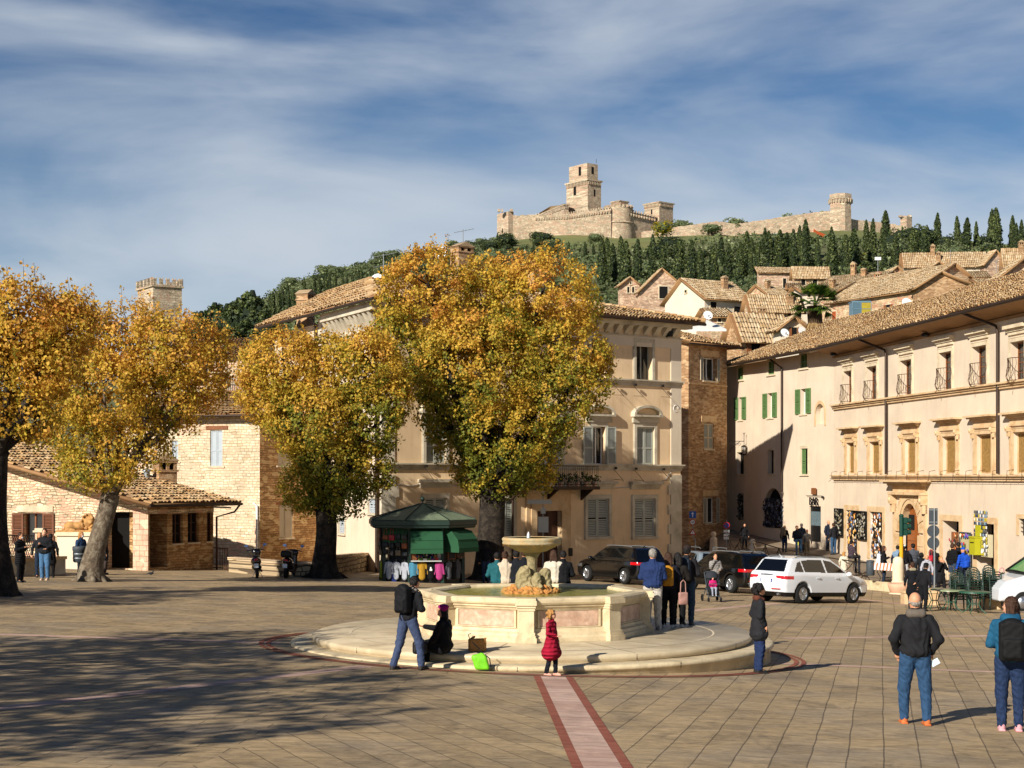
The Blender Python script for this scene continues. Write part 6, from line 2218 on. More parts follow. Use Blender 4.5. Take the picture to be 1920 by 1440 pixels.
def merlon(x, y, dx, dy):
 w, h = .62, 1.55
 if dx: poly = [(x, z1 + .25), (x + w, z1 + .25), (x + w + .05, z1 + .25 + h), (x + w / 2, z1 + .25 + h * .72), (x - .05, z1 + .25 + h)]
 if dx: m.prism(poly, y, y + .5, 0, Mx)
 else:
  poly = [(q[0], q[1]) for q in [(0, z1 + .25), (w, z1 + .25), (w + .05, z1 + .25 + h), (w / 2, z1 + .25 + h * .72), (-.05, z1 + .25 + h)]]
  m.prism(poly, 0, .5, 0, Mx @ Matrix.Translation((x + .5, y, 0)) @ Matrix.Rotation(R(90), 4, 'Z'))
for k in range(5):
 merlon(.0 + k * (a - .6) / 4, -.3, 1, 0)
 merlon(.0 + k * (a - .6) / 4, b - .2, 1, 0)
for k in range(5):
 merlon(-.35, .1 + k * (b - .7) / 4, 0, 1)
 merlon(a - .2, .1 + k * (b - .7) / 4, 0, 1)
o = m.build('battlements', M_['castle'], ct)
o.matrix_basis = RM(ct).inverted()
# ---------------------------------------------------------------- old town on the slope at the right
def block(label, xl, xc, xr, Y, eave, base_, th=30, ridge='r', rise=1.6, mat=None, wins=(), ov=.45, depth=None, name='house', chim=(), frac=.5):
 """house seen at its near corner xc; faces run back to xl (left) and xr (right). ridge 'r' runs along the right face, 'l' along the left one.
 wins: (face, px0, row0, px1, row1, kind)"""
 u0 = (xc - 960) / F
 c = Vector((u0 * Y, Y, 0))
 dr = Vector((math.cos(R(th)), math.sin(R(th)), 0))
 dl = Vector((-math.sin(R(th)), math.cos(R(th)), 0))
 def solve(px, d):
  u = (px - 960) / F
  return (u * Y - c.x) / (d.x - u * d.y)
 a = max(1.0, solve(xr, dr)) if xr > xc else 3.0
 b = max(1.5, min(16, solve(xl, dl))) if xl < xc else (depth or 6.0)
 if depth and xl >= xc: b = depth
 ze, zb = (893 - eave) / F * Y, (893 - base_) / F * Y - 1.5
 o = thing(name, label, 'house', (c.x, c.y, zb), R(th))
 H = ze - zb
 m = MB()
 hr = {'r': [], 'l': []}
 tn = {'r': (c, dr), 'l': (c, dl)}
 wobj = []
 for (f_, p0, r0, p1, r1, kind) in wins:
  cc, dd = tn[f_]
  nn = Vector((-dd.y, dd.x, 0))
  def at(px, row):
   v = Vector(((px - 960) / F, 1, (893 - row) / F))
   t = cc.dot(nn) / v.dot(nn)
   q = v * t
   return (q - cc).dot(dd), q.z - zb
  s0, s1 = at(p0, (r0 + r1) / 2)[0], at(p1, (r0 + r1) / 2)[0]
  zt_, zb_ = at((p0 + p1) / 2, r0)[1], at((p0 + p1) / 2, r1)[1]
  wobj.append((f_, min(s0, s1), zb_, max(s0, s1), zt_, kind))
 m.box(0, 0, 0, a, b, H)
 if ridge == 'r': m.add([(0, 0, H), (0, b, H), (0, b * frac, H + rise), (a, 0, H), (a, b, H), (a, b * frac, H + rise)], [(0, 2, 1), (3, 4, 5)])
 elif ridge == 'l': m.add([(0, 0, H), (a, 0, H), (a * frac, 0, H + rise), (0, b, H), (a, b, H), (a * frac, b, H + rise)], [(0, 1, 2), (3, 5, 4)])
 elif ridge == 'm': m.add([(0, 0, H), (0, b, H), (0, b, H + rise), (a, 0, H), (a, b, H), (a, b, H + rise)], [(0, 2, 1), (3, 4, 5), (1, 2, 5, 4)])
 m.build('wall', mat or M_['house'], o)
 for (f_, s0, z0, s1, z1, kind) in wobj:
  Mx = None if f_ == 'r' else Matrix.Rotation(R(90), 4, 'Z') @ Matrix.Scale(-1, 4, (0, 1, 0))
  q = MB()
  w_ = .1
  q.box(s0 - w_, -.05, z0 - w_, s0, .02, z1 + w_)
  q.box(s1, -.05, z0 - w_, s1 + w_, .02, z1 + w_)
  q.box(s0, -.05, z1, s1, .02, z1 + w_)
  q.box(s0 - w_, -.12, z0 - w_, s1 + w_, .02, z0 - .001)
  wo = place(q.build('window', M_['trim'], o), Mx)
  MB().box(s0, -.025, z0, s1, .02, z1).build('pane', M_['dark'] if kind != 'c' else M_['curtain'], wo)
  sm = {'b': M_['wood'], 'r': mk('red_shutter', '9a4a24', .7, .1, 4), 'g': M_['shbeige']}.get(kind)
  if sm:
   lw = (s1 - s0) * .5
   if kind == 'r':
    MB().box(s0, -.07, z0, s1, -.03, z1).build('shutter', sm, wo)
   else:
    MB().box(s0 - lw, -.09, z0, s0, -.04, z1).build('shutter', sm, wo)
    MB().box(s1, -.09, z0, s1 + lw, -.04, z1).build('shutter', sm, wo)
 def Wp(x, y, z): return c + dr * x + dl * y + Vector((0, 0, zb + z))
 far = dict(period=.26, rowlen=.45, r=.115, seg=3, mats=[M_['tilefar'], M_['tilebase'], M_['eave']])
 if ridge == 'r':
  k = rise / (b * frac)
  k2 = rise / (b * (1 - frac))
  tile_roof(o, Wp(-ov, -ov, H - ov * k), Wp(a + ov, -ov, H - ov * k), Wp(a + ov, b * frac, H + rise), Wp(-ov, b * frac, H + rise), **far)
  tile_roof(o, Wp(a + ov, b + ov, H - ov * k2), Wp(-ov, b + ov, H - ov * k2), Wp(-ov, b * frac, H + rise), Wp(a + ov, b * frac, H + rise), **far)
  top = lambda t, s: Wp(a * t, b * frac * s, H + rise * s)
 elif ridge == 'l':
  k = rise / (a * frac)
  k2 = rise / (a * (1 - frac))
  tile_roof(o, Wp(-ov, b + ov, H - ov * k), Wp(-ov, -ov, H - ov * k), Wp(a * frac, -ov, H + rise), Wp(a * frac, b + ov, H + rise), **far)
  tile_roof(o, Wp(a + ov, -ov, H - ov * k2), Wp(a + ov, b + ov, H - ov * k2), Wp(a * frac, b + ov, H + rise), Wp(a * frac, -ov, H + rise), **far)
  top = lambda t, s: Wp(a * frac * s, b * t, H + rise * s)
 elif ridge == 'm':
  tile_roof(o, Wp(-ov, -ov, H - ov * rise / b), Wp(a + ov, -ov, H - ov * rise / b), Wp(a + ov, b + ov * .3, H + rise * 1.03), Wp(-ov, b + ov * .3, H + rise * 1.03), **far)
  top = lambda t, s: Wp(a * t, b * s, H + rise * s)
 for (t, s, hh) in chim:
  chimney(o, top(t, s), .6, .5, hh, R(th))
 return o
D, Bw, Cc2 = 'd', 'b', 'c'
block('whitewashed house with long sunlit gable end and dark balcony windows above the palace roof', 1247, 1321, 1410, 168, 556, 620, 32, 'r', 2.3, M_['creamg'], (('r', 1332, 566, 1343, 582, 'd'), ('r', 1376, 575, 1392, 588, 'd'), ('l', 1284, 544, 1288, 549, 'd')), frac=.55, chim=((.7, .6, 1.3),))
block('stone church gable with a big round-arched window behind the white-washed house', 1196, 1200, 1290, 214, 543, 600, 8, 'l', 2.9, M_['housepink'], (('r', 1236, 537, 1252, 560, 'd'),), depth=14, frac=.45)
bg = block('small bell gable with three arched openings at the left end of the church', 1160, 1163, 1199, 216, 533, 580, 8, 'l', 1.0, M_['housepink'], (('r', 1176, 538, 1180, 549, 'd'), ('r', 1185, 538, 1189, 549, 'd'), ('r', 1181, 529, 1184, 533, 'd')), depth=2)
block('brown-walled house with shuttered window and broad tiled roof behind the narrow brick house', 1362, 1390, 1480, 122, 626, 690, 22, 'r', 1.7, M_['brick'], (('r', 1408, 642, 1425, 662, 'b'),), frac=.5, chim=())
block('pink stone house with stepped lean-to roof at the top left of the town', 1420, 1424, 1487, 262, 509, 560, 6, 'm', .9, M_['housepink'], (('r', 1434, 524, 1442, 528, 'd'), ('r', 1468, 522, 1474, 540, 'd')), depth=9)
block('plain cream house with two small windows under the cypress line', 1487, 1490, 1553, 255, 514, 565, 4, 'r', 1.3, M_['house'], (('r', 1502, 521, 1510, 535, 'd'), ('r', 1524, 520, 1532, 534, 'd')), depth=8)
block('low tiled house left of the palm, with a ridge running toward the cypresses', 1400, 1438, 1480, 205, 549, 590, 35, 'r', 1.2, M_['house'], (), chim=((.3, .6, 1.1),))
block('wide pale house with faded tiled roof and a dark opening above the brown-walled house', 1396, 1408, 1502, 165, 574, 620, 14, 'r', 1.3, M_['house'], (('r', 1422, 581, 1436, 590, 'd'), ('r', 1476, 580, 1484, 594, 'd')), depth=8, chim=((.8, .4, 1.0),))
block('long low roof stepping up behind the palm crown', 1482, 1482, 1560, 190, 556, 600, -45, 'r', 1.6, M_['house'], (), depth=9, chim=((.75, .5, 1.2),))
block('house with belfry-like stone chimney and roof terrace glass, below the plain cream house', 1536, 1536, 1640, 205, 536, 575, -40, 'r', 1.7, M_['house'], (('r', 1548, 536, 1560, 544, 'd'),), depth=9, chim=((.35, .9, 1.7), (.6, .7, 1.0)))
eh = block('long stone house with brown shutters and glazed blue-framed bay above the palace roof', 1556, 1556, 1718, 164, 566, 640, -64, 'r', 2.6, M_['house'], (('r', 1662, 571, 1670, 596, 'b'), ('r', 1561, 584, 1568, 600, 'r')), depth=9)
block('brick gabled house with a twin-pot chimney beside the satellite dish', 1717, 1721, 1828, 150, 536, 600, 3, 'l', 1.35, M_['brick'], (), depth=10, frac=.4)
block('pale gabled house below the long upper roof at the right', 1722, 1726, 1806, 196, 512, 560, 6, 'l', 1.4, M_['house'], (), depth=12, frac=.42)
block('long upper house with whitewashed walls at the foot of the skyline cypresses', 1690, 1696, 1850, 236, 497, 540, -6, 'r', 2.0, M_['creamg'], (('r', 1742, 506, 1747, 510, 'd'),), depth=10, chim=((.36, .8, 1.6), (.42, .3, 1.4)))
block('shaded gable-ended house just right of the long upper house', 1843, 1847, 1886, 228, 492, 530, 12, 'l', 1.8, M_['housepink'], (), depth=10)
block('tile-roofed house with a tall chimney near the right edge of the town', 1880, 1886, 1990, 210, 496, 540, 0, 'r', 2.2, M_['housepink'], (), depth=10, chim=((.3, .8, 1.5),))
block('pinkish stone gable rising close behind the palace roof at the right edge', 1852, 1857, 1975, 116, 531, 600, 2, 'l', 1.75, M_['housepink'], (), depth=14, frac=.5)
block('small white gable with brown shutters and two satellite dishes left of the palm', 1460, 1463, 1512, 116, 612, 665, 10, 'l', .75, M_['creamg'], (('r', 1484, 614, 1494, 635, 'b'),), depth=7)
block('low lean-to tiled roof right of the palm trunk', 1540, 1544, 1622, 128, 622, 660, 4, 'm', 1.0, M_['house'], (), depth=6)
block('narrow pink house squeezed between the low tiled house and the cream house', 1478, 1478, 1500, 222, 540, 580, -10, 'r', 1.0, M_['housepink'], (('r', 1486, 546, 1491, 554, 'd'),), depth=6)
block('small lean-to with a dark opening just above the brown-walled house', 1440, 1440, 1476, 140, 600, 640, 8, 'm', .8, M_['house'], (('r', 1452, 604, 1462, 612, 'd'),), depth=5, chim=((.2, .6, 1.0),))
block('pale stone house under the red disc mast', 1590, 1590, 1672, 182, 548, 580, -30, 'r', 1.3, M_['housepink'], (), depth=7, chim=((.5, .9, 1.3),))
block('small tan house with a flat-looking roof right of the twin-pot chimney', 1806, 1806, 1850, 176, 520, 560, -8, 'r', 1.0, M_['house'], (('r', 1822, 524, 1828, 532, 'd'),), depth=6)
block('sunlit low house behind the church gable, close under the cypresses', 1288, 1290, 1350, 235, 545, 590, 10, 'r', 1.3, M_['house'], (), depth=7)
for (lb_, x0, x1, Y, ev, bs_, th, rg_, ri, mt, wn) in (
 ('grey-tan house tucked right of the whitewashed house, one small window', 1412, 1440, 176, 563, 600, -12, 'r', .9, 'house', (1420, 567, 1426, 574)),
 ('little cream house just above the palm crown', 1506, 1534, 176, 546, 590, 6, 'r', .9, 'creamg', (1514, 550, 1520, 557)),
 ('stepped pink house close under the red disc', 1628, 1664, 200, 528, 560, -8, 'l', .9, 'housepink', (1640, 532, 1646, 540)),
 ('sunlit tan gable between red disc and long upper house', 1664, 1700, 205, 515, 560, 4, 'l', 1.1, 'house', (1676, 518, 1682, 526)),
 ('shed-roofed stone house left of the glazed bay', 1572, 1600, 172, 556, 600, -20, 'm', .8, 'house', (1580, 562, 1586, 570)),
 ('small white house beneath the plain cream house', 1500, 1530, 215, 548, 580, -4, 'm', .6, 'creamg', (1510, 551, 1515, 557)),
 ('narrow tan house right of the stepped pink house top', 1846, 1880, 150, 536, 580, 4, 'r', 1.0, 'house', (1856, 540, 1862, 548)),
 ('low russet roof left of the brown-walled house', 1336, 1372, 150, 592, 630, 8, 'r', 1.0, 'house', (1346, 597, 1352, 604))):
 block(lb_, x0, x0, x1, Y, ev, bs_, th, rg_, ri, M_[mt], (('r',) + wn + ('d',),), depth=6, chim=((.7, .7, .9),) if len(lb_) % 2 else ())
gb = thing('glazed_bay', 'blue-grey glazed conservatory bay with yellow curtain on the long stone house', 'conservatory', P(1598, 607, 158))
w_ = 36 / F * 158
MB().box(0, 0, 0, .06, .06, 2.1).box(w_ - .06, 0, 0, w_, .06, 2.1).box(w_ * .45, 0, 0, w_ * .45 + .06, .06, 2.1).box(0, 0, 2.1, w_, .06, 2.18).box(0, 0, 0, w_, .06, .08).box(0, 0, 1.45, w_, .05, 1.5).box(0, .061, 0, .06, 1.5, 2.1).box(0, 0, 2.181, w_, 2.0, 2.26).build('frame', mk('blue_grey_frame', '5f7c8c', .5, .05, 5), gb)
MB().box(.06, .03, .08, w_ * .45, .04, 2.1).build('pane', glass('bay_glass', '4b6470'), gb)
MB().box(w_ * .45 + .06, .03, .08, w_ - .06, .04, 2.1).build('curtain', mk('yellow_curtain', '9a8a2c', .8, .3, 5), gb)
rs_ = thing('round_red_sign', 'round red disc on a rooftop mast with a white lamp box above the tiled roofs', 'sign', P(1646, 530, 185))
m = MB().tube([(0, 0, -3), (0, 0, 2.9)], .035, 5)
m.build('mast', M_['gsteel'], rs_)
MB().lathe([(.42, -.03), (.42, .03)], 20).build('disc', M_['signred'], rs_).matrix_basis = Matrix.Translation((0, -.08, .85)) @ Matrix.Rotation(R(90), 4, 'X')
MB().box(-.35, -.1, 2.6, .35, .1, 2.95).build('lamp_box', M_['white'], rs_)
pm = thing('palm_tree', 'fan palm with drooping dry skirt between the rooftops and the palace roof', 'tree', P(1528, 634, 112))
pm.scale = (1.5, 1.5, 1.5)
r5 = np.random.default_rng(12)
MB().tube([(0, 0, -1), (.02, 0, .5), (-.03, 0, 1.5)], [.3, .34, .36], 12).build('trunk', mk('fibrous_palm_trunk', '4b3926', .95, .4, 14, 1.0, 30), pm)
V, Q = [], []
def frond(d0, L_, droop, w, n=7):
 global V, Q
 d = np.array(d0)
 side = np.cross(d, [0, 0, 1.0])
 side /= np.linalg.norm(side) + 1e-6
 tip = np.array([0, 0, 1.55]) + d * L_ * .55 + np.array([0, 0, -droop * .15])
 up = np.cross(side, d)
 for k in range(-n, n + 1):
  a = k * .16
  dd = d * math.cos(a) + side * math.sin(a)
  e = tip + dd * L_ * .5 + np.array([0, 0, -droop * (.5 + abs(a) * .4)])
  sd = np.cross(dd, up)
  mid = (tip + e) / 2 + np.array([0, 0, droop * .18])
  i = len(V)
  V += [tip, mid + sd * w, e, mid - sd * w]
  Q.append((i, i + 1, i + 2, i + 3))
 i = len(V)
 o_ = np.array([0, 0, 1.5])
 V += [o_ - side * .02, o_ + side * .02, tip + side * .015, tip - side * .015]
 Q.append((i, i + 1, i + 2, i + 3))
for k in range(44):
 a, e_ = r5.uniform(0, 6.28), r5.uniform(-.35, 1.2)
 frond((math.cos(a) * math.cos(e_), math.sin(a) * math.cos(e_), math.sin(e_)), r5.uniform(1.1, 1.45), r5.uniform(.1, .45), .035)
mesh_np('crown', np.array(V), np.array(Q), M_['leafG'], pm, attr={'g': r5.uniform(.1, .9, len(Q))})
V, Q = [], []
for k in range(26):
 a = r5.uniform(0, 6.28)
 frond((math.cos(a) * .35, math.sin(a) * .35, -.9), r5.uniform(.9, 1.3), .35, .03, 4)
mesh_np('dry_skirt', np.array(V), np.array(Q), mk('dry_palm_fibre', '8a6f48', .9, .3, 8), pm)
dish('small white dish on the gable wall left of the palm', P(1504, 632, 112), .38, .5)
dish('small white dish at the left corner of the little gable', P(1471, 632, 113), .32, .3)
dish('white dish against the stone wall, right of the glazed bay', P(1700, 578, 146), .50, .2)
dish('large white dish on the palace ridge left of the centre tree', P(706, 540, 83), .40, -.5)
dish('white dish peeping over the top of the centre tree', P(827, 487, 88), .38, -.3)
dish('white dish above the canvas canopy behind the palace', P(1327, 600, 112), .34, .2)
cn = MB()
A, B_, C_, D_ = P(1290, 617, 112), P(1362, 617, 112), P(1352, 611, 118), P(1310, 600, 118)
apex = P(1322, 598, 115)
cn.add([A, B_, C_, D_, apex], [(0, 1, 4), (1, 2, 4), (2, 3, 4), (3, 0, 4)])
cn.add([A, B_, B_ - Vector((0, 0, .15)), A - Vector((0, 0, .15))], [(3, 2, 1, 0)])
tag(cn.build('canopy', mk('white_canvas', 'd2cfc6', .8, .05, 2)), 'white canvas canopy between the palace roof and the brick house roof', 'canopy')
for k, (px, col) in enumerate(((1374, 'd8d8dc'), (1381, '6a6f9c'), (1388, 'dcdcdc'), (1397, 'e0dfe4'), (1404, 'c4c8d4'))):
 q = P(px, 586, 166)
 tag(MB().add([q, q + Vector((.34, 0, 0)), q + Vector((.32, .02, -.55)), q + Vector((.18, .05, -.62)), q + Vector((.02, .0, -.5))], [(0, 1, 2, 3, 4)]).build('laundry', cloth(col)), ['white shirt, leftmost piece of the washing line', 'purple-blue cloth on the washing line', 'white cloth in the middle of the washing line', 'big white sheet on the washing line', 'pale blue cloth, rightmost on the washing line'][k], 'laundry', 'washing hung on the white-washed house')
def antenna(label, px, r0, r1, Y):
 o = thing('tv_antenna', label, 'antenna', P(px, r1, Y))
 h = (r1 - r0) / F * Y
 MB().tube([(0, 0, -.3), (0, 0, h)], .025, 5).build('mast', M_['gsteel'], o)
 m = MB()
 for k in range(2):
  z = h * (.95 - .35 * k)
  m.tube([(-.5, 0, z - .1), (.6, 0, z + .12)], .014, 4)
  for i in range(6):
   x = -.45 + i * .2
   m.tube([(x, -.18, z - .08 + .04 * i), (x, .18, z - .08 + .04 * i)], .008, 4)
 m.build('aerial', M_['gsteel'], o)
antenna('thin television aerial above the centre tree', 868, 430, 490, 88)
antenna('television aerial beside the large dish on the palace ridge', 719, 476, 530, 84)
antenna('television aerial on the long upper house', 1782, 468, 495, 230)
antenna('television aerial in front of the pink gable', 1868, 486, 530, 150)
# ---------------------------------------------------------------- kiosk
kb = G(789, 1092)
ki = thing('kiosk', 'dark green octagonal souvenir kiosk with pointed roof and canvas awnings', 'kiosk', kb + Vector((0, 1.2, 0)), R(8))
def oc8(r, z, a0=22.5): return [(r * math.cos(R(a0 + 45 * k)), r * math.sin(R(a0 + 45 * k)), z) for k in range(8)]
def oct_shell(prof, name, mat, root, a0=22.5):
 m = MB()
 rr = [oc8(r, z, a0) for r, z in prof]
 for i in range(len(prof) - 1):
  for k in range(8): m.quad(rr[i][k], rr[i][(k + 1) % 8], rr[i + 1][(k + 1) % 8], rr[i + 1][k])
 return m.build(name, mat, root)
oct_shell([(2.18, 2.16), (2.24, 2.2), (2.24, 2.27), (2.30, 2.3), (2.30, 2.47), (2.22, 2.5)], 'fascia', M_['kgreen'], ki)
rf = oct_shell([(2.26, 2.50), (1.2, 2.80), (.10, 3.10)], 'roof', M_['kroof'], ki)
m = MB()
for k in range(8):
 a = R(22.5 + 45 * k)
 m.tube([(2.26 * math.cos(a), 2.26 * math.sin(a), 2.52), (1.2 * math.cos(a), 1.2 * math.sin(a), 2.82), (.1 * math.cos(a), .1 * math.sin(a), 3.12)], .022, 5)
m.tube([(0, 0, 3.05), (0, 0, 3.22)], .03, 6).ball((0, 0, 3.30), .10)
m.build('finial', M_['kgreen'], rf)
for k in range(8):
 x, y, _ = oc8(1.72, 0)[k]
 MB().box(x - .06, y - .06, -.1, x + .06, y + .06, 2.2).build('post', M_['kgreen'], ki)
m = MB()
rr = [oc8(1.66, -.1), oc8(1.66, .9), oc8(1.5, .9), oc8(1.5, 2.2)]
for i in (0, 2):
 for k in range(8): m.quad(rr[i][k], rr[i][(k + 1) % 8], rr[i + 1][(k + 1) % 8], rr[i + 1][k])
m.add(rr[1], [tuple(range(8))])
m.build('body', M_['black'], ki)
def awning(k0, out, drop, name='awning'):
 a, b = Vector(oc8(1.74, 2.14)[k0]), Vector(oc8(1.74, 2.14)[(k0 + 1) % 8])
 n = ((a + b) / 2)
 n.z = 0
 n.normalize()
 prof = [(0, 0), (out * .55, -.10), (out * .92, -drop * .45), (out, -drop * .8), (out, -drop)]
 m = MB()
 rows = [[p + n * x + Vector((0, 0, z)) for x, z in prof] for p in (a.lerp(b, .03), a.lerp(b, .97))]
 for i in range(4): m.quad(rows[0][i], rows[1][i], rows[1][i + 1], rows[0][i + 1])
 for r_ in rows:
  m.add([r_[0], r_[1], r_[2], r_[3], r_[4], r_[0] + Vector((0, 0, -drop))], [(0, 1, 2, 3, 4, 5)])
 for x, z in prof[1:4]:
  m.tube([a.lerp(b, .03) + n * (x + .01) + Vector((0, 0, z)), a.lerp(b, .97) + n * (x + .01) + Vector((0, 0, z))], .01, 4)
 return m.build(name, M_['awning'], ki)
awning(5, .62, .95)
awning(6, .80, .92)
awning(4, .10, .55)
a, b = Vector(oc8(1.70, 0)[5]), Vector(oc8(1.70, 0)[6])
n = (a + b) / 2
n.z = 0
n.normalize()
Mk = Matrix.Translation(a) @ Matrix.Rotation(math.atan2((b - a).y, (b - a).x), 4, 'Z')
L_ = (b - a).length
m = MB().box(.05, -.30, .86, L_ - .05, .1, .90, 0, Mk)
m.box(.05, -.02, .9, .28, .02, 1.5, 1, Mk)
m.box(L_ - .2, -.02, .9, L_ - .05, .02, 1.5, 0, Mk)
m.build('counter', [M_['greykit'], M_['wood']], ki)
gcol = [cloth(c) for c in ('b8a890', '8a2f2c', '5c7d3a', 'c7c3bb', '7c4a78', 'caa23c', '2c4f86', '9a6b4a')]
r6 = random.Random(9)
m = MB()
for i in range(70):
 x, z = r6.uniform(.3, L_ - .22), r6.uniform(.93, 1.45)
 s_ = r6.uniform(.012, .03)
 m.box(x - s_, -.06 - r6.uniform(0, .1), z - s_ * 1.6, x + s_, -.02, z + s_ * 1.6, r6.randrange(8), Mk)
tag(m.build('trinkets', gcol, ki), kind='stuff')
m = MB()
for (x, w, h, c) in ((.35, .14, .10, 2), (.52, .16, .08, 3), (.70, .12, .08, 2), (.86, .10, .07, 4), (1.0, .12, .12, 1)):
 if x + w < L_: m.box(x, -.26, .901, x + w, -.10, .9 + h, c, Mk)
m.build('goods_tray', gcol, ki)
def garment(label, k0, t, z, col, w=.26, h=.55, out=.10, hood=False, group='clothes hung round the kiosk'):
 a, b = Vector(oc8(1.72, 0)[k0]), Vector(oc8(1.72, 0)[(k0 + 1) % 8])
 n = (a + b) / 2
 n.z = 0
 n.normalize()
 p = a.lerp(b, t) + n * out
 root_M = RM(ki)
 wp = root_M @ (p + Vector((0, 0, z)))
 g = thing('hanging_shirt', label, 'clothing', wp, math.atan2((b - a).y, (b - a).x) + R(8), group)
 pr = [('c', (-.09, 0, -.05), (.09, 0, -.05), .05, .05), ('c', (0, 0, -.1), (0, 0, -h), .10, .11), ('c', (-.06, 0, -.12), (-.07, 0, -h + .02), .05, .06), ('c', (.06, 0, -.12), (.07, 0, -h + .02), .05, .06),
   ('c', (-w * .5, 0, -.07), (-w * .78, .0, -h * .78), .05, .035), ('c', (w * .5, 0, -.07), (w * .78, 0, -h * .78), .05, .035)]
 if hood: pr.append(('e', (0, .01, .01), (.09, .05, .07)))
 v, q = sdf_mesh(pr, .022, .04)
 v[:, 1] *= .55
 mesh_np('cloth', v, q, cloth(col, bmp=.6, bscale=9), g, True)
 MB().tube([(-.13, 0, -.03), (0, 0, .03), (.13, 0, -.03)], .006, 4).tube([(0, 0, .03), (0, 0, .10), (.02, 0, .12)], .005, 4).build('hanger', M_['gsteel'], g)
 return g
zt = .82
for (lb_, k0, t, col, w) in (('white long-sleeved top hanging at the left side of the kiosk', 4, .25, '96999e', .30), ('second white top, just right of the first on the kiosk', 4, .55, '8f9298', .30), ('white top nearest the light blue one on the kiosk', 4, .88, '989ba2', .28),  # garment colours darkened to paint in the shade around the kiosk
      ('light blue shirt hanging on the kiosk front', 5, .12, '41788f', .24), ('mustard yellow sweatshirt hanging on the kiosk front', 5, .38, '9c7622', .30), ('black sweatshirt with a pale print between the yellow and pink ones', 5, .64, '0d0d0f', .24), ('bright pink jacket hanging on the kiosk front', 5, .90, 'a03a70', .24),
      ('grey hooded jacket hanging under the right awning', 6, .22, '5d6066', .28), ('black garment under the right awning, between the grey ones', 6, .45, '131316', .24), ('dark grey jacket with tag under the right awning', 6, .65, '4a4b50', .26),
      ('neon yellow shirt at the left side of the kiosk', 3, .80, '8f9624', .22), ('beige long shirt at the kiosk left corner', 3, .60, 'a8a288', .2), ('dark olive coat at the far left of the kiosk', 3, .38, '23241c', .26), ('navy shirt hidden low behind the white tops', 4, .42, '1d2c60', .28)):
 garment(lb_, k0, t, zt if 'navy' not in lb_ else .62, col, w, .60 if 'coat' not in lb_ else .8, .10 if 'navy' not in lb_ else .03)
pq = MB().ball((0, 0, 0), (.035, .01, .045)).box(-.05, -.008, -.11, .05, .005, -.03)
o = pq.build('print', M_['signwhite'])
g_ = [o2 for o2 in C.objects if o2.get('label', '').startswith('black sweatshirt with')][0]
o.parent = g_
o.location = (0, -.075, -.22)
def bag(label, loc, yaw, w, h, d, col, group=None, name='handbag', strap=.25, cat='bag', ms=None):
 g = thing(name, label, cat, loc, yaw, group)
 v, q = sdf_mesh([('b', (0, 0, 0), (w, d, h), min(w, d, h) * .7), ('e', (0, -d * .3, -h * .35), (w * .8, d, h * .5))], max(.014, min(w, d) * .22), .03)
 mesh_np('body', v, q, ms or cloth(col, .55, .3, 20), g, True)
 MB().tube([(-w * .6, 0, h * .8), (-w * .5, 0, h + strap * .8), (0, 0, h + strap), (w * .5, 0, h + strap * .8), (w * .6, 0, h * .8)], .012, 5).build('strap', ms or cloth(col, .55, .3, 20), g)
 return g
GBG = 'bags hung on the kiosk'
bcols = [('0e0e10', 'black'), ('15120f', 'black-brown'), ('7a3f1c', 'tan leather'), ('8c1d24', 'dark red'), ('141416', 'jet black'), ('2e2a26', 'charcoal'), ('6a5a44', 'khaki'), ('101418', 'blue-black')]
bpos = []
for k0, ts in ((3, (.15, .4, .65, .9)), (4, (.15, .4, .65, .9))):
 for j, t in enumerate(ts):
  for i, z in enumerate((1.18, 1.48, 1.80)):
   bpos.append((k0, t, z, (j + i * 3 + k0) % 8, i))
for n_, (k0, t, z, ci_, i) in enumerate(bpos):
 a, b = Vector(oc8(1.76, 0)[k0]), Vector(oc8(1.76, 0)[(k0 + 1) % 8])
 nn = ((a + b) / 2).normalized()
 wp = RM(ki) @ (a.lerp(b, t) + nn * .10 + Vector((0, 0, z + r6.uniform(-.03, .03))))
 hx, cn_ = bcols[ci_]
 side = 'left flank' if k0 == 3 else 'front-left face'
 lvl = ('bottom', 'middle', 'top')[i]
 bag('%s handbag, %s from left in the %s row, kiosk %s' % (cn_, ('first', 'second', 'third', 'fourth')[min(3, int(t * 4))], lvl, side), wp, math.atan2((b - a).y, (b - a).x) + R(8), r6.uniform(.10, .15), r6.uniform(.08, .12), .05, hx, GBG)
for (t, z, col, lb_) in ((.3, .95, '101012', 'black picture board leaning on the right counter of the kiosk'), (.7, 1.0, '2a241e', 'brown picture frame at the right end of the kiosk')):
 a, b = Vector(oc8(1.9, 0)[6]), Vector(oc8(1.9, 0)[7])
 g = thing('picture_board', lb_, 'board', RM(ki) @ (a.lerp(b, t) + Vector((0, 0, z))), R(40))
 MB().box(-.16, -.02, 0, .16, .02, .32).build('panel', mk('board_print', col, .5, .5, 25), g)
 MB().box(-.18, -.03, -.02, -.16, .03, .34).box(.16, -.03, -.02, .18, .03, .34).box(-.16, -.03, .32, .16, .03, .34).box(-.16, -.03, -.02, .16, .03, .0).build('frame', M_['wood'], g)
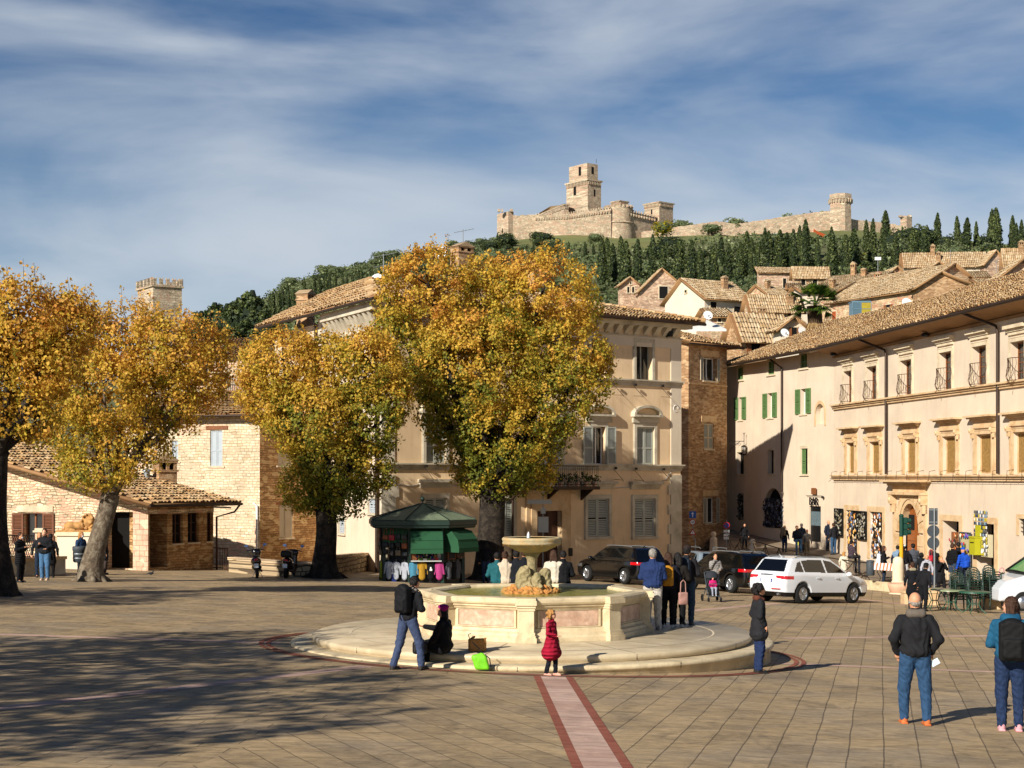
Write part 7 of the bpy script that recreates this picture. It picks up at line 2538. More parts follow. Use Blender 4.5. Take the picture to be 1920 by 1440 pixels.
# ---------------------------------------------------------------- vehicles
def poly_sd(poly, X, Z):
 """signed distance to a polygon, negative inside"""
 d = np.full(np.broadcast(X, Z).shape, 1e9)
 s = np.ones(d.shape)
 n = len(poly)
 for i in range(n):
  ax, az = poly[i]
  bx, bz = poly[i - 1]
  ex, ez = bx - ax, bz - az
  wx, wz = X - ax, Z - az
  t = np.clip((wx * ex + wz * ez) / (ex * ex + ez * ez), 0, 1)
  qx, qz = wx - ex * t, wz - ez * t
  d = np.minimum(d, qx * qx + qz * qz)
  c1, c2, c3 = Z >= az, Z < bz, ex * wz > ez * wx
  flip = (c1 & c2 & c3) | (~c1 & ~c2 & ~c3)
  s = np.where(flip, -s, s)
 return s * np.sqrt(d)
def car(label, pos, yaw, paint, L=4.6, W=1.88, wb=2.8, tr=.36, h=.03, low=None, top=None, wins=None, rear=None, front=None, group=None, name='parked_car', spokes=5, lights=True, tail=1.0, belt=1.02):
 """car facing local +x; low/top: side outlines of body and cabin; windows cut out of the skin as separate meshes"""
 o = thing(name, label, 'car', pos, yaw, group)
 xs_, ys_, zs_ = np.arange(-L / 2 - .15, L / 2 + .15, h), np.arange(-W / 2 - .12, W / 2 + .12, h), np.arange(.1, 1.95, h)
 X, Z = xs_[:, None], zs_[None]
 X, Z = np.broadcast_arrays(X, Z)
 dl_, dt_ = poly_sd(low, X, Z), poly_sd(top, X, Z)
 x3, z3 = xs_[:, None, None], zs_[None, None, :]
 y3 = np.abs(ys_)[None, :, None]
 taper = 1 - .10 * np.clip((np.abs(x3) - L * .30) / (L * .2), 0, 1.2) ** 2
 wl = W / 2 * taper - .05 * np.abs(z3 - .72) ** 1.5
 wt = (W / 2 - .06) * taper - np.clip(z3 - belt, 0, 1) * .36
 def sm(a, b, k):
  hh = np.clip(.5 - .5 * (b - a) / k, 0, 1)
  return b * (1 - hh) + a * hh + k * hh * (1 - hh)
 a = sm(dl_[:, None, :], y3 - wl, .13)
 b = sm(dt_[:, None, :], y3 - wt, .10)
 f = smin(a, b, .05)
 for wx in (-wb / 2, wb / 2):
  cyl = np.sqrt((x3 - wx) ** 2 + (z3 - tr) ** 2) - (tr + .065)
  cyl = np.maximum(cyl, (W / 2 - .30) - y3)
  f = np.maximum(f, -cyl)
 f = np.maximum(f, .24 - z3)
 v, q = snets(f, np.array([xs_[0], ys_[0], zs_[0]]), h)
 c = v[q].mean(1)
 nrm = np.cross(v[q[:, 2]] - v[q[:, 0]], v[q[:, 3]] - v[q[:, 1]])
 nrm /= np.linalg.norm(nrm, axis=1)[:, None] + 1e-9
 cls = np.zeros(len(q), int)
 sidey = np.abs(nrm[:, 1]) > .6
 parts = []
 names = []
 for wpoly in wins:
  ins = poly_sd(wpoly, c[:, 0], c[:, 2]) < 0
  for sg in (-1, 1):
   names.append('side_window')
   cls[ins & sidey & (np.sign(c[:, 1]) == sg)] = len(names)
 x0, z0, z1, wy = rear
 names.append('rear_window')
 cls[(nrm[:, 0] < -.35) & (c[:, 2] > z0) & (c[:, 2] < z1) & (np.abs(c[:, 1]) < wy - (c[:, 2] - z0) * .3) & (c[:, 0] < x0)] = len(names)
 x0, z0, z1, wy = front
 names.append('windscreen')
 cls[(nrm[:, 0] > .25) & (c[:, 2] > z0) & (c[:, 2] < z1) & (np.abs(c[:, 1]) < wy - (c[:, 2] - z0) * .25) & (c[:, 0] > x0)] = len(names)
 if lights:
  for sg in (-1, 1):
   names.append('tail_light')
   w_ = (c[:, 0] < -L / 2 + .42) & (c[:, 1] * sg > .42) & (c[:, 2] > .86 * tail) & (c[:, 2] < .98 * tail)
   w_ &= (c[:, 2] > .84 * tail + (.9 - c[:, 1] * sg) * .12)
   cls[w_ & (cls == 0)] = len(names)
   names.append('headlight')
   w_ = (c[:, 0] > L / 2 - .48) & (c[:, 1] * sg > .5) & (c[:, 2] > .66) & (c[:, 2] < .80)
   cls[w_ & (cls == 0)] = len(names)
 names.append('lower_trim')
 cls[(c[:, 2] < .40) & (cls == 0)] = len(names)
 mats = {'side_window': M_['carglass'], 'rear_window': M_['carglass'], 'windscreen': M_['carglass'], 'tail_light': M_['redlamp'], 'headlight': M_['chrome'], 'lower_trim': M_['black']}
 for i, nm in [(0, 'body')] + list(enumerate(names, 1)):
  fs = q[cls == i]
  if len(fs) == 0: continue
  u, inv = np.unique(fs, return_inverse=True)
  mesh_np(nm, v[u], inv.reshape(fs.shape), paint if i == 0 else mats[nm], o, True)
 for wx in (-wb / 2, wb / 2):
  for sg in (-1, 1):
   m = MB()
   yo = W / 2 - .12
   prof = [(tr * .62, -.11), (tr * .9, -.115), (tr * .98, -.08), (tr, -.03), (tr, .03), (tr * .98, .08), (tr * .9, .115), (tr * .62, .11)]
   m.lathe(prof, 28)
   wh = m.build('wheel', M_['rubber'], o)
   wh.matrix_basis = Matrix.Translation((wx, sg * yo, tr)) @ Matrix.Rotation(R(-90 * sg), 4, 'X')
   m = MB().lathe([(tr * .66, .075), (tr * .66, .10), (tr * .60, .105), (tr * .58, .05)], 28).lathe([(.01, .075), (.07, .075), (.075, .05)], 12)
   for k in range(spokes):
    for dt in (-.13, .13):
     a_ = 2 * math.pi * k / spokes
     m.tube([(.05 * math.cos(a_), .05 * math.sin(a_), .065), (tr * .62 * math.cos(a_ + dt), tr * .62 * math.sin(a_ + dt), .085)], [.022, .016], 5)
   m.lathe([(.01, -.02), (tr * .63, -.02)], 20, m=1)
   m.build('rim', [M_['chrome'], M_['black']], wh)
 for sg in (-1, 1):
  for x in (-.62, .40):
   MB().tube([(x - .1, sg * (W / 2 + .005), .91), (x - .05, sg * (W / 2 + .03), .92), (x + .08, sg * (W / 2 + .03), .92), (x + .12, sg * (W / 2 + .005), .91)], .014, 5).build('door_handle', paint, o)
  m = MB().ball((.98, sg * (W / 2 + .08), 1.06), (.09, .12, .085))
  m.build('wing_mirror', paint, o)
  m = MB()
  for x in (-.12, .92):
   m.box(x - .005, sg * (W / 2 - .02) - .008, .42, x + .005, sg * (W / 2 - .008) + .008, .99)
  m.build('door_seam', M_['black'], o)
  MB().tube([(-1.55, sg * .62, 1.615), (-1.4, sg * .64, 1.66), (.1, sg * .64, 1.66), (.3, sg * .62, 1.62)], .017, 5).build('roof_rail', M_['gsteel'], o)
 m = MB().box(-L / 2 - .035, -.26, .74, -L / 2 + .03, .26, .86).box(-L / 2 - .037, -.26, .741, -L / 2 + .0, -.225, .859, 1).box(-L / 2 - .037, .225, .741, -L / 2 + .0, .26, .859, 1)
 m.build('number_plate', [M_['plate'], M_['plateblue']], o)
 for sg in (-1, 1):
  MB().box(-L / 2 - .03, sg * .45 - (.2 if sg > 0 else .2), .50, -L / 2 + .06, sg * .45 + .2, .53).build('reflector', M_['redlamp'], o)
  MB().tube([(-L / 2 - .03, sg * .55, .33), (-L / 2 + .1, sg * .55, .33)], .045, 8).build('exhaust_pipe', M_['chrome'], o)
 MB().tube([(-1.5, 0, 1.60), (-1.68, 0, 1.72)], [.03, .008], 6).build('roof_aerial', paint, o)
 MB().tube([(-L / 2 - .0, -.28, 1.0), (-L / 2 - .02, 0, 1.01), (-L / 2 - .0, .28, 1.0)], .02, 5).build('boot_trim', M_['chrome'], o)
 return o
LOWS = [(-2.26, .42), (-2.31, .62), (-2.28, .98), (-2.18, 1.10), (1.0, 1.06), (1.7, .98), (2.12, .86), (2.30, .68), (2.31, .42), (2.15, .24), (-2.1, .24)]
TOPS = [(-2.22, .95), (-2.16, 1.10), (-1.86, 1.52), (-1.70, 1.60), (-.9, 1.655), (0, 1.64), (.35, 1.58), (.75, 1.36), (1.32, .98), (1.2, .9)]
WINS = [[(-1.78, 1.12), (-1.55, 1.44), (-1.38, 1.50), (-1.30, 1.12)], [(-1.24, 1.12), (-1.32, 1.51), (-.86, 1.555), (-.22, 1.55), (-.12, 1.10)], [(-.04, 1.10), (-.12, 1.55), (.28, 1.50), (.62, 1.33), (.98, 1.09)]]
SUV = dict(low=LOWS, top=TOPS, wins=WINS, rear=(-1.6, 1.12, 1.54, .68), front=(.35, 1.08, 1.52, .74))
def between(pxa, ra, pxb, rb_):
 """car standing on the ground with rear wheel and front wheel contact at these pixels (near side)"""
 a, b = G(pxa, ra), G(pxb, rb_)
 d = (b - a)
 yaw = math.atan2(d.y, d.x)
 return a, b, yaw
def put_car(label, rear_px, rear_row, yaw, paint, **kw):
 a = G(rear_px, rear_row)                 # contact of the rear wheel on the visible (right-hand) side
 wb, W = kw.get('wb', 2.8), kw.get('W', 1.88)
 side = kw.pop('side', -1)
 e = Vector((math.cos(yaw), math.sin(yaw), 0))
 n = Vector((-e.y, e.x, 0))
 c = a + e * wb / 2 - n * side * (W / 2 - .12)
 z = (ZP(c.x, c.y))
 o = car(label, (c.x, c.y, z), yaw, paint, **kw)
 gx, gy = -.0346, -.0275
 pitch = -(gx * e.x + gy * e.y)
 roll = (gx * n.x + gy * n.y)
 o.rotation_euler = (Matrix.Rotation(yaw, 4, 'Z') @ Matrix.Rotation(pitch, 4, 'Y') @ Matrix.Rotation(roll, 4, 'X')).to_euler()
 return o
put_car('white sport utility car with red tail lights driving past the iron railing', 1501, 1132, R(39), M_['carwhite'], h=.024, **SUV)
put_car('black parked car nosed toward the peach palace, behind the navy-jacketed man', 1172, 1096, R(122), M_['carblack'], side=1, L=4.5, **SUV)
LOWB = [(x * 1.0, z) for x, z in LOWS]
put_car('glossy black car with lit red tail lamp, left of the white car', 1372, 1112, R(118), M_['carblack'], side=1, L=4.6, **SUV)
sc_ = [(x, z * .89) for x, z in TOPS]
put_car('grey parked car half hidden behind the helmeted man and stroller', 1300, 1094, R(100), M_['cargrey'], side=1, L=4.2, wb=2.5, tr=.32, low=[(x * .93, z * .92) for x, z in LOWS], top=[(x * .93, z * .90) for x, z in TOPS],
  wins=[[(x * .93, z * .9) for x, z in w_] for w_ in WINS], rear=(-1.5, 1.0, 1.40, .66), front=(.35, .98, 1.38, .7), belt=.95, tail=.92)
vg = G(1905, 1150)
vn = thing('white_car', 'white car with green tinted windscreen, cut by the right picture edge', 'car', (vg.x + 2.05, vg.y + 2.4, ZP(vg.x + 2.05, vg.y + 2.4)), R(184))
vn.scale = (1.15, 1.1, 1.25)
def side_solid(root, name, outline, w, mat, h=.035, r=.12):
 xs_ = np.arange(min(p[0] for p in outline) - .1, max(p[0] for p in outline) + .1, h)
 zs_ = np.arange(min(p[1] for p in outline) - .1, max(p[1] for p in outline) + .1, h)
 ys_ = np.arange(-w / 2 - .1, w / 2 + .1, h)
 d = poly_sd(outline, *np.broadcast_arrays(xs_[:, None], zs_[None]))[:, None, :]
 yy_ = np.abs(ys_)[None, :, None] - (w / 2 - np.clip(zs_ - 1.0, 0, 1)[None, None, :] * .25)
 hh = np.clip(.5 - .5 * (yy_ - d) / r, 0, 1)
 f = yy_ * (1 - hh) + d * hh + r * hh * (1 - hh)
 v, q = snets(f, np.array([xs_[0], ys_[0], zs_[0]]), h)
 return mesh_np(name, v, q, mat, root, True)
side_solid(vn, 'body', [(-2.0, .3), (-2.1, 1.0), (-1.9, 1.7), (-.2, 1.78), (.45, 1.55), (1.15, 1.08), (1.75, .92), (1.98, .70), (2.0, .35)], 1.75, M_['carwhite'])
m = MB()
m.add([(.50, -.66, 1.50), (.50, .66, 1.50), (1.12, .74, 1.10), (1.12, -.74, 1.10)], [(0, 1, 2, 3)])
m.build('windscreen', mk('green_glass', '5f8f5a', .15, .1, 3, spec=.6), vn).location = (.035, 0, .035)
m = MB().tube([(.5, .68, 1.52), (1.14, .77, 1.10), (1.16, 0, 1.12), (1.14, -.77, 1.10), (.5, -.68, 1.52)], .045, 6)
m.build('windscreen_frame', M_['black'], vn).location = (.035, 0, .04)
for sg in (-1, 1):
 MB().add([(-.1, sg * .83, 1.5), (.4, sg * .83, 1.48), (.85, sg * .86, 1.15), (-.1, sg * .87, 1.12)], [(0, 1, 2, 3)]).build('side_window', M_['carglass'], vn)
 for x in (-1.25, 1.25):
  wh = MB().lathe([(.2, -.1), (.30, -.1), (.32, 0), (.30, .1), (.2, .1)], 20).build('wheel', M_['rubber'], vn)
  wh.matrix_basis = Matrix.Translation((x, sg * .82, .32)) @ Matrix.Rotation(R(90), 4, 'X')
  MB().lathe([(.01, -.09), (.2, -.09), (.2, .09), (.01, .09)], 16).build('rim', M_['chrome'], wh)
def scooter(label, px, row, yaw, lean, c1, screen, boxc):
 p = G(px, row)
 o = thing('motor_scooter', label, 'scooter', p, yaw, 'scooters parked by the low wall')
 o.rotation_euler = (0, lean, yaw)
 v, q = sdf_mesh([('c', (0, -.45, .62), (0, .0, .55), .17, .15), ('e', (0, -.55, .68), (.20, .25, .17)), ('c', (0, .0, .35), (0, .35, .35), .13, .14), ('c', (0, .45, .35), (0, .52, .95), .17, .15), ('e', (0, .5, 1.0), (.20, .13, .12)), ('e', (0, -.2, .42), (.2, .3, .14))], .03, .08)
 mesh_np('body', v, q, c1, o, True)
 MB().ball((0, -.28, .84), (.15, .40, .07)).build('seat', M_['black'], o)
 if boxc:
  v, q = sdf_mesh([('b', (0, -.72, .98), (.21, .18, .14), .08)], .03, .02)
  mesh_np('top_box', v, q, boxc, o, True)
 for y in (-.62, .68):
  wh = MB().lathe([(.15, -.05), (.22, -.055), (.25, -.02), (.25, .02), (.22, .055), (.15, .05)], 20).lathe([(.01, .03), (.15, .03)], 12).lathe([(.01, -.03), (.15, -.03)], 12).build('wheel', M_['rubber'], o)
  wh.matrix_basis = Matrix.Translation((0, y, .25)) @ Matrix.Rotation(R(90), 4, 'Y')
 MB().tube([(-.34, .38, 1.05), (-.1, .45, 1.10), (.1, .45, 1.10), (.34, .38, 1.05)], .02, 6).build('handlebar', M_['black'], o)
 for sg in (-1, 1):
  MB().tube([(sg * .25, .42, 1.08), (sg * .34, .40, 1.22)], .008, 4).ball((sg * .36, .40, 1.26), (.08, .02, .055), 0).build('mirror', mk('mirror_glass', '6f8fc0', .1, .02, 2), o)
  MB().ball((sg * .17, -.80, .72), (.03, .02, .02)).build('indicator', M_['amber'], o)
 MB().ball((0, -.80, .74), (.09, .03, .04)).build('tail_light', M_['redlamp'], o)
 MB().box(-.09, -.90, .44, .09, -.885, .60).build('number_plate', M_['plate'], o)
 MB().tube([(.16, -.7, .32), (.17, -.1, .26)], .05, 8).build('exhaust', M_['gutter'], o)
 MB().tube([(-.05, -.1, .3), (-.22, -.15, 0)], .014, 5).tube([(.05, -.1, .3), (.22, -.15, 0)], .014, 5).build('stand', M_['gsteel'], o)
 if screen:
  m = MB()
  g_ = [(x, .52 + .06 * abs(x) / .25 * -1, z) for z in (1.05, 1.25, 1.45) for x in (-.22, -.11, 0, .11, .22)]
  g_ += [(x * .8, .50, 1.56) for x in (-.18, -.1, 0, .1, .18)]
  m.add(g_, [(j * 5 + i, j * 5 + i + 1, (j + 1) * 5 + i + 1, (j + 1) * 5 + i) for j in range(3) for i in range(4)], 0, True)
  mm, nt, b_, n_, L__ = base('screen_plastic')
  b_.inputs['Base Color'].default_value = lin('c9c2b4')
  b_.inputs['Transmission Weight'].default_value = .8
  b_.inputs['Roughness'].default_value = .1
  b_.inputs['Alpha'].default_value = .35
  m.build('windshield', mm, o)
 return o
scooter('dark scooter with a tall clear windshield, left of the pair by the low wall', 483, 1083, R(8), R(-4), M_['carblack'], True, None)
scooter('dark red-black scooter with a top box, right of the pair by the low wall', 543, 1083, R(-6), R(3), mk('dark_red_paint', '1a0a0c', .25, .1, 3, coat=.6), False, M_['black'])
# ---------------------------------------------------------------- street furniture
def sheet_sign(label, name, p, parts_, yaw=0.0, cat='sign'):
 o = thing(name, label, cat, p, yaw)
 for nm, mb, mt in parts_: mb.build(nm, mt, o)
 return o
def disc(r, y, z, t=.02, m=0, b=None, n=24):
 b = b or MB()
 vs = [(r * math.cos(2 * math.pi * k / n), y, z + r * math.sin(2 * math.pi * k / n)) for k in range(n)]
 b.add(vs + [(x, y + t, zz) for x, _, zz in vs], [tuple(range(n)), tuple(range(2 * n - 1, n - 1, -1))] + [(i, i + n, (i + 1) % n + n, (i + 1) % n) for i in range(n)], m)
 return b
q = G(1018, 1084)
k = q.y / F
def zr(row, q): return (893 - row) / F * q.y - q.z
ps = thing('camera_pole', 'thin grey pole with blank panel, dome camera and control box before the palace door', 'pole', q)
MB().tube([(0, 0, 0), (0, 0, zr(897, q))], .022, 8).build('pole', M_['gsteel'], ps)
MB().box(-.72, -.05, zr(945, q), .40, .0, zr(937, q)).build('panel', M_['greykit'], ps)
MB().box(-.22, -.12, zr(998, q), .25, .06, zr(969, q)).build('control_box', M_['greykit'], ps)
MB().box(-.1, -.08, zr(963, q), .12, .06, zr(952, q)).build('junction_box', M_['greykit'], ps)
MB().tube([(0, 0, zr(898, q)), (.2, 0, zr(897, q)), (.42, -.05, zr(900, q))], .015, 5).lathe([(.02, .20), (.09, .16), (.11, .05), (.10, 0)], 14, (.42, -.05, zr(912, q))).ball((.42, -.05, zr(913, q)), .085, 1).build('dome_camera', [M_['white'], M_['black']], ps)
q = G(1690, 1098)
tlp = thing('traffic_light', 'yellow-poled traffic light with dark green signal heads at the end of the railing', 'traffic light', q)
MB().tube([(0, 0, -.3), (0, 0, zr(1006, q))], .085, 12).build('pole', M_['yellow'], tlp)
m = MB().tube([(0, 0, zr(1006, q)), (0, 0, zr(968, q))], .095, 12).ball((0, 0, zr(967, q)), (.11, .11, .08))
m.build('bracket', M_['sgreen'], tlp)
for i, row in enumerate((976, 987, 998)):
 z = zr(row, q)
 m = MB().box(.08, -.14, z - .14, .24, .14, z + .14).tube([(.24, 0, z), (.42, -.02, z + .0)], [.12, .10], 12, caps=False)
 hd = m.build('signal_head', M_['sgreen'], tlp)
 MB().ball((.25, -.01, z), (.03, .09, .09)).build('lens', [M_['redlamp'], M_['amber'], M_['sgreen']][i], hd)
q = G(1752, 1128)
sp = thing('road_sign', 'grey-backed road sign of one rectangle over two discs on a steel pole', 'sign', q)
MB().tube([(0, 0, 0), (0, 0, zr(953, q))], .032, 8).build('pole', M_['gsteel'], sp)
m = MB().box(-.20, .04, zr(984, q), .14, .06, zr(953, q)).box(-.20, .02, zr(957, q), .14, .04, zr(955, q), 1).box(-.20, .02, zr(980, q), .14, .04, zr(978, q), 1)
m.build('rectangular_plate', [M_['signback'], M_['gsteel']], sp)
for row in (996, 1018):
 disc(.24, .045, zr(row, q)).build('round_plate', M_['signback'], sp).location = (-.03, 0, 0)
q = Vector(P(1304, 1046, 84))
sg = thing('sign_pole', 'short post with a blue arrow square, a red-ringed 30 and a red warning triangle', 'sign', q)
MB().tube([(0, 0, 0), (0, 0, zr(1010, q))], .03, 6).tube([(-.1, .05, zr(1010, q)), (-.15, .05, zr(957, q))], .025, 6).tube([(0, 0, zr(1010, q)), (-.1, .05, zr(1010, q))], .025, 5).build('pole', M_['gsteel'], sg)
z = zr(965, q)
m = MB().box(-.33, -.02, z - .18, .03, 0, z + .18, 0).box(-.17, -.025, z - .12, -.13, -.021, z + .05, 1)
m.add([(-.22, -.025, z + .04), (-.08, -.025, z + .04), (-.15, -.025, z + .14)], [(0, 1, 2)], 1)
m.build('arrow_plate', [M_['signblue'], M_['signwhite']], sg)
z = zr(979, q)
m = disc(.16, 0, z, m=0)
disc(.12, -.006, z, .004, 1, m)
m.build('speed_plate', [M_['signred'], M_['signwhite']], sg).location = (-.15, -.01, 0)
def text(parent, body, size, loc, mat, rot=(R(90), 0, 0), name='lettering', align='CENTER', ext=.003):
 cu = bpy.data.curves.new(name, 'FONT')
 cu.body = body
 cu.size = size
 cu.extrude = ext
 cu.align_x = align
 o = bpy.data.objects.new(name, cu)
 C.objects.link(o)
 dg = bpy.context.evaluated_depsgraph_get()
 me = bpy.data.meshes.new_from_object(o.evaluated_get(dg))
 bpy.data.objects.remove(o)
 o = bpy.data.objects.new(name, me)
 me.materials.clear()
 me.materials.append(mat)
 C.objects.link(o)
 o.parent = parent
 o.location = loc
 o.rotation_euler = rot
 return o
text(bar, 'BAR', .62, (0, 0, 0), M_['black'], ext=.02)
text(sg, '30', .16, (-.15, -.022, z - .055), M_['black'])
z = zr(997, q)
m = MB().add([(-.34, -.01, z - .16), (.04, -.01, z - .16), (-.15, -.01, z + .17)], [(0, 1, 2)], 0).add([(-.27, -.016, z - .115), (-.03, -.016, z - .115), (-.15, -.016, z + .09)], [(0, 1, 2)], 1)
m.box(-.16, -.02, z - .09, -.14, -.017, z + .02, 2)
m.build('warning_plate', [M_['signred'], M_['signwhite'], M_['black']], sg)
q = Vector(P(1362, 1040, 88))
np_ = thing('no_parking_sign', 'round blue and red no-parking sign with white plates beneath, at the brick house corner', 'sign', q)
MB().tube([(0, 0, -.3), (0, 0, zr(975, q))], .025, 6).build('pole', M_['gsteel'], np_)
z = zr(985, q)
m = disc(.19, -.03, z, m=0)
disc(.145, -.036, z, .004, 1, m)
m.box(-.15, -.045, -.018, .15, -.04, .018, 0, Matrix.Translation((0, 0, z)) @ Matrix.Rotation(R(45), 4, 'Y'))
m.build('round_plate', [M_['signred'], M_['signblue']], np_)
for row in (996, 1003, 1009): MB().box(-.16, -.05, zr(row + 2.4, q), .16, -.03, zr(row - 2.4, q)).build('plate', M_['signwhite'], np_)
lw = thing('wall_lantern', 'ornate wrought-iron bracket lantern hanging at the corner of the brick house', 'lantern', P(1366, 838, 98))
m = MB().tube([(0, 0, .35), (.95, 0, .35)], .02, 5).tube([(0, 0, -.35), (.3, 0, .05), (.7, 0, .33)], .018, 5)
for i in range(4):
 c0, rr_ = (.12 + i * .18, .20 - i * .01), .075
 m.tube([(c0[0] + rr_ * math.cos(t * .8), 0, c0[1] + rr_ * math.sin(t * .8)) for t in range(9)], .010, 4)
m.tube([(.95, 0, .3), (.95, 0, .62), (.95, 0, .85)], [.02, .015, .03], 5)
m.tube([(.88, 0, .8), (.88, 0, .9), (.95, 0, .78), (1.02, 0, .9), (1.02, 0, .8)], .01, 4)
m.build('bracket', M_['iron'], lw)
m = MB().lathe([(.02, .12), (.16, .05), (.18, .0)], 6, (.95, 0, 0)).lathe([(.05, -.52), (.12, -.47), (.13, -.44)], 6, (.95, 0, 0)).tube([(.95, 0, .3), (.95, 0, .1)], .015, 5)
for k in range(6):
 a = 2 * math.pi * k / 6
 m.tube([(.95 + .17 * math.cos(a), .17 * math.sin(a), .0), (.95 + .12 * math.cos(a), .12 * math.sin(a), -.46)], .012, 4)
lc = m.build('lantern_cage', M_['iron'], lw)
MB().lathe([(.14, 0), (.105, -.44)], 6, (.95, 0, 0)).build('lamp_glass', mk('milky_glass', 'a8a094', .4, .1, 5), lc)
fence_px = [(1366, 1035, 88), (1411, 1046, 84), (1460, 1062, 81), (1500, 1070, 79), (1545, 1080, 77), (1600, 1090, 74.2), (1645, 1095.5, 72.2), (1686, 1098, 70.7)]
fr_ = thing('iron_railing', 'wrought-iron railing with hanging arcs along the edge of the raised street', 'railing', P(*fence_px[0]))
m = MB()
H_ = .92
for (p0, p1) in zip(fence_px[:-1], fence_px[1:]):
 a, b = P(*p0) - fr_.location, P(*p1) - fr_.location
 up = Vector((0, 0, 1))
 m.tube([a + up * H_, b + up * H_], .028, 6)
 nseg = max(1, round((b - a).length / 2.0))
 for s_ in range(nseg):
  c0, c1 = a.lerp(b, s_ / nseg), a.lerp(b, (s_ + 1) / nseg)
  m.tube([c0.lerp(c1, t / 10) + up * (H_ - .62 * math.sin(math.pi * t / 10) ** .8) for t in range(11)], .02, 5)
  m.tube([c0.lerp(c1, .5 + t / 10) + up * (.02 + .50 * math.sin(math.pi * (t + .01) / 5)) for t in range(6)] if s_ < nseg - 1 else [c0.lerp(c1, .25 + t / 10) + up * (.02 + .34 * math.sin(math.pi * (t + .01) / 5)) for t in range(6)], .018, 5)
  m.tube([c0.lerp(c1, .02) + up * .9, c0 + up * .55, c0.lerp(c1, .16) + up * .3, c0.lerp(c1, .06) + up * .06, c0.lerp(c1, .12) + up * 0], .018, 5)
m.build('ironwork', M_['iron'], fr_)
for i, (px, row, Y) in enumerate(((1411, 1046, 84), (1338, 1030, 90))):
 o = thing('stone_bollard', ['pale stone bollard with a ball head, right of the dark standing figure', 'pale stone bollard at the left start of the railing by the brick house'][i], 'bollard', P(px, row, Y))
 MB().lathe([(.24, -.3), (.22, .05), (.19, .5), (.20, .62), (.12, .68), (.10, .72)], 16).build('shaft', M_['creamg'], o)
 MB().ball((0, 0, .84), .16).build('ball', M_['creamg'], o)
bs = thing('stone_post', 'broad white stone post between the striped board and the traffic light', 'bollard', P(1684, 1098, 70.6))
MB().lathe([(.26, -.2), (.25, .9), (.22, 1.18), (.12, 1.26), (.01, 1.28)], 20).build('shaft', M_['trim'], bs)
MB().lathe([(.29, -.1), (.29, .18), (.262, .22)], 20).build('plinth', M_['trim'], bs)
sb2 = thing('barrier_board', 'red and white striped barrier board tied to the railing', 'barrier', P(1637, 1068, 71.9), math.atan2(70.9 - 72.2, (1692 - 960) / F * 70.9 - (1637 - 960) / F * 71.9))
LB = 1.33
m = MB().box(0, -.08, 0, LB, -.05, .32)
for k in range(7):
 x = k * .19
 m.add([(x, -.083, .0), (x + .09, -.083, 0), (x + .16, -.083, .32), (x + .07, -.083, .32)], [(0, 1, 2, 3)], 1)
m.build('board', [M_['signwhite'], mk('faded_orange', 'c0714a', .7, .1, 5)], sb2)
bn = thing('litter_bin', 'dark green oval litter bin hanging on the railing left of the striped board', 'bin', P(1632, 1074, 71.9))
m = MB().lathe([(.16, -.12), (.19, -.08), (.19, .42), (.17, .48)], 16).lathe([(.19, .49), (.17, .56), (.01, .58)], 16)
m.build('drum', M_['signback'], bn)
pl = thing('round_planter', 'rose stone bowl-shaped planter at the foot of the traffic light', 'planter', G(1688, 1114))
MB().lathe([(.34, 0), (.42, .06), (.50, .28), (.54, .44), (.50, .47), (.45, .42), (.01, .40)], 24).build('bowl', M_['terracotta'], pl)
MB().lathe([(.48, -.1), (.48, .05), (.40, .07)], 20).build('foot', M_['trim'], pl)
wb_ = thing('waste_bin', 'dark metal waste bin hanging on a post beside the speckled trunk', 'bin', G(149, 1088))
m = MB().lathe([(.17, .62), (.22, .66), (.22, 1.02), (.24, 1.04), (.24, 1.16), (.22, 1.18), (.01, 1.17)], 18)
m.build('drum', M_['signback'], wb_)
MB().tube([(.27, .05, 0), (.27, .05, 1.2)], .03, 6).build('post', M_['gsteel'], wb_)
for z in (.75, .9): MB().lathe([(.226, z), (.232, z + .02), (.226, z + .04)], 18).build('band', M_['gsteel'], wb_)
def table(label, px, row, w, top=M_['tabletop']):
 p = G(px, row)
 o = thing('cafe_table', label, 'table', p, random.uniform(-.2, .2), 'green café tables')
 MB().lathe([(w, .70), (w, .73), (w - .02, .74), (.01, .74)], 28).build('top', top, o)
 for k in range(4):
  a = R(45 + 90 * k)
  c_, s_ = math.cos(a), math.sin(a)
  MB().tube([(w * .8 * c_, w * .8 * s_, .70), (w * .5 * c_, w * .5 * s_, .55), (w * .28 * c_, w * .28 * s_, .32), (w * .5 * c_, w * .5 * s_, .12), (w * .82 * c_, w * .82 * s_, 0)], .018, 6).build('leg', M_['tablegreen'], o)
 MB().lathe([(w * .3, .31), (w * .3, .33)], 16).build('ring', M_['tablegreen'], o)
 return o
table('round green café table with thin bent legs, nearest the bald man', 1752, 1143, .42)
table('second green café table from the left, a pale sheen painted on its top', 1782, 1146, .50)
table('dark green café table standing before the chair stacks', 1827, 1150, .52, M_['tablegreen'])
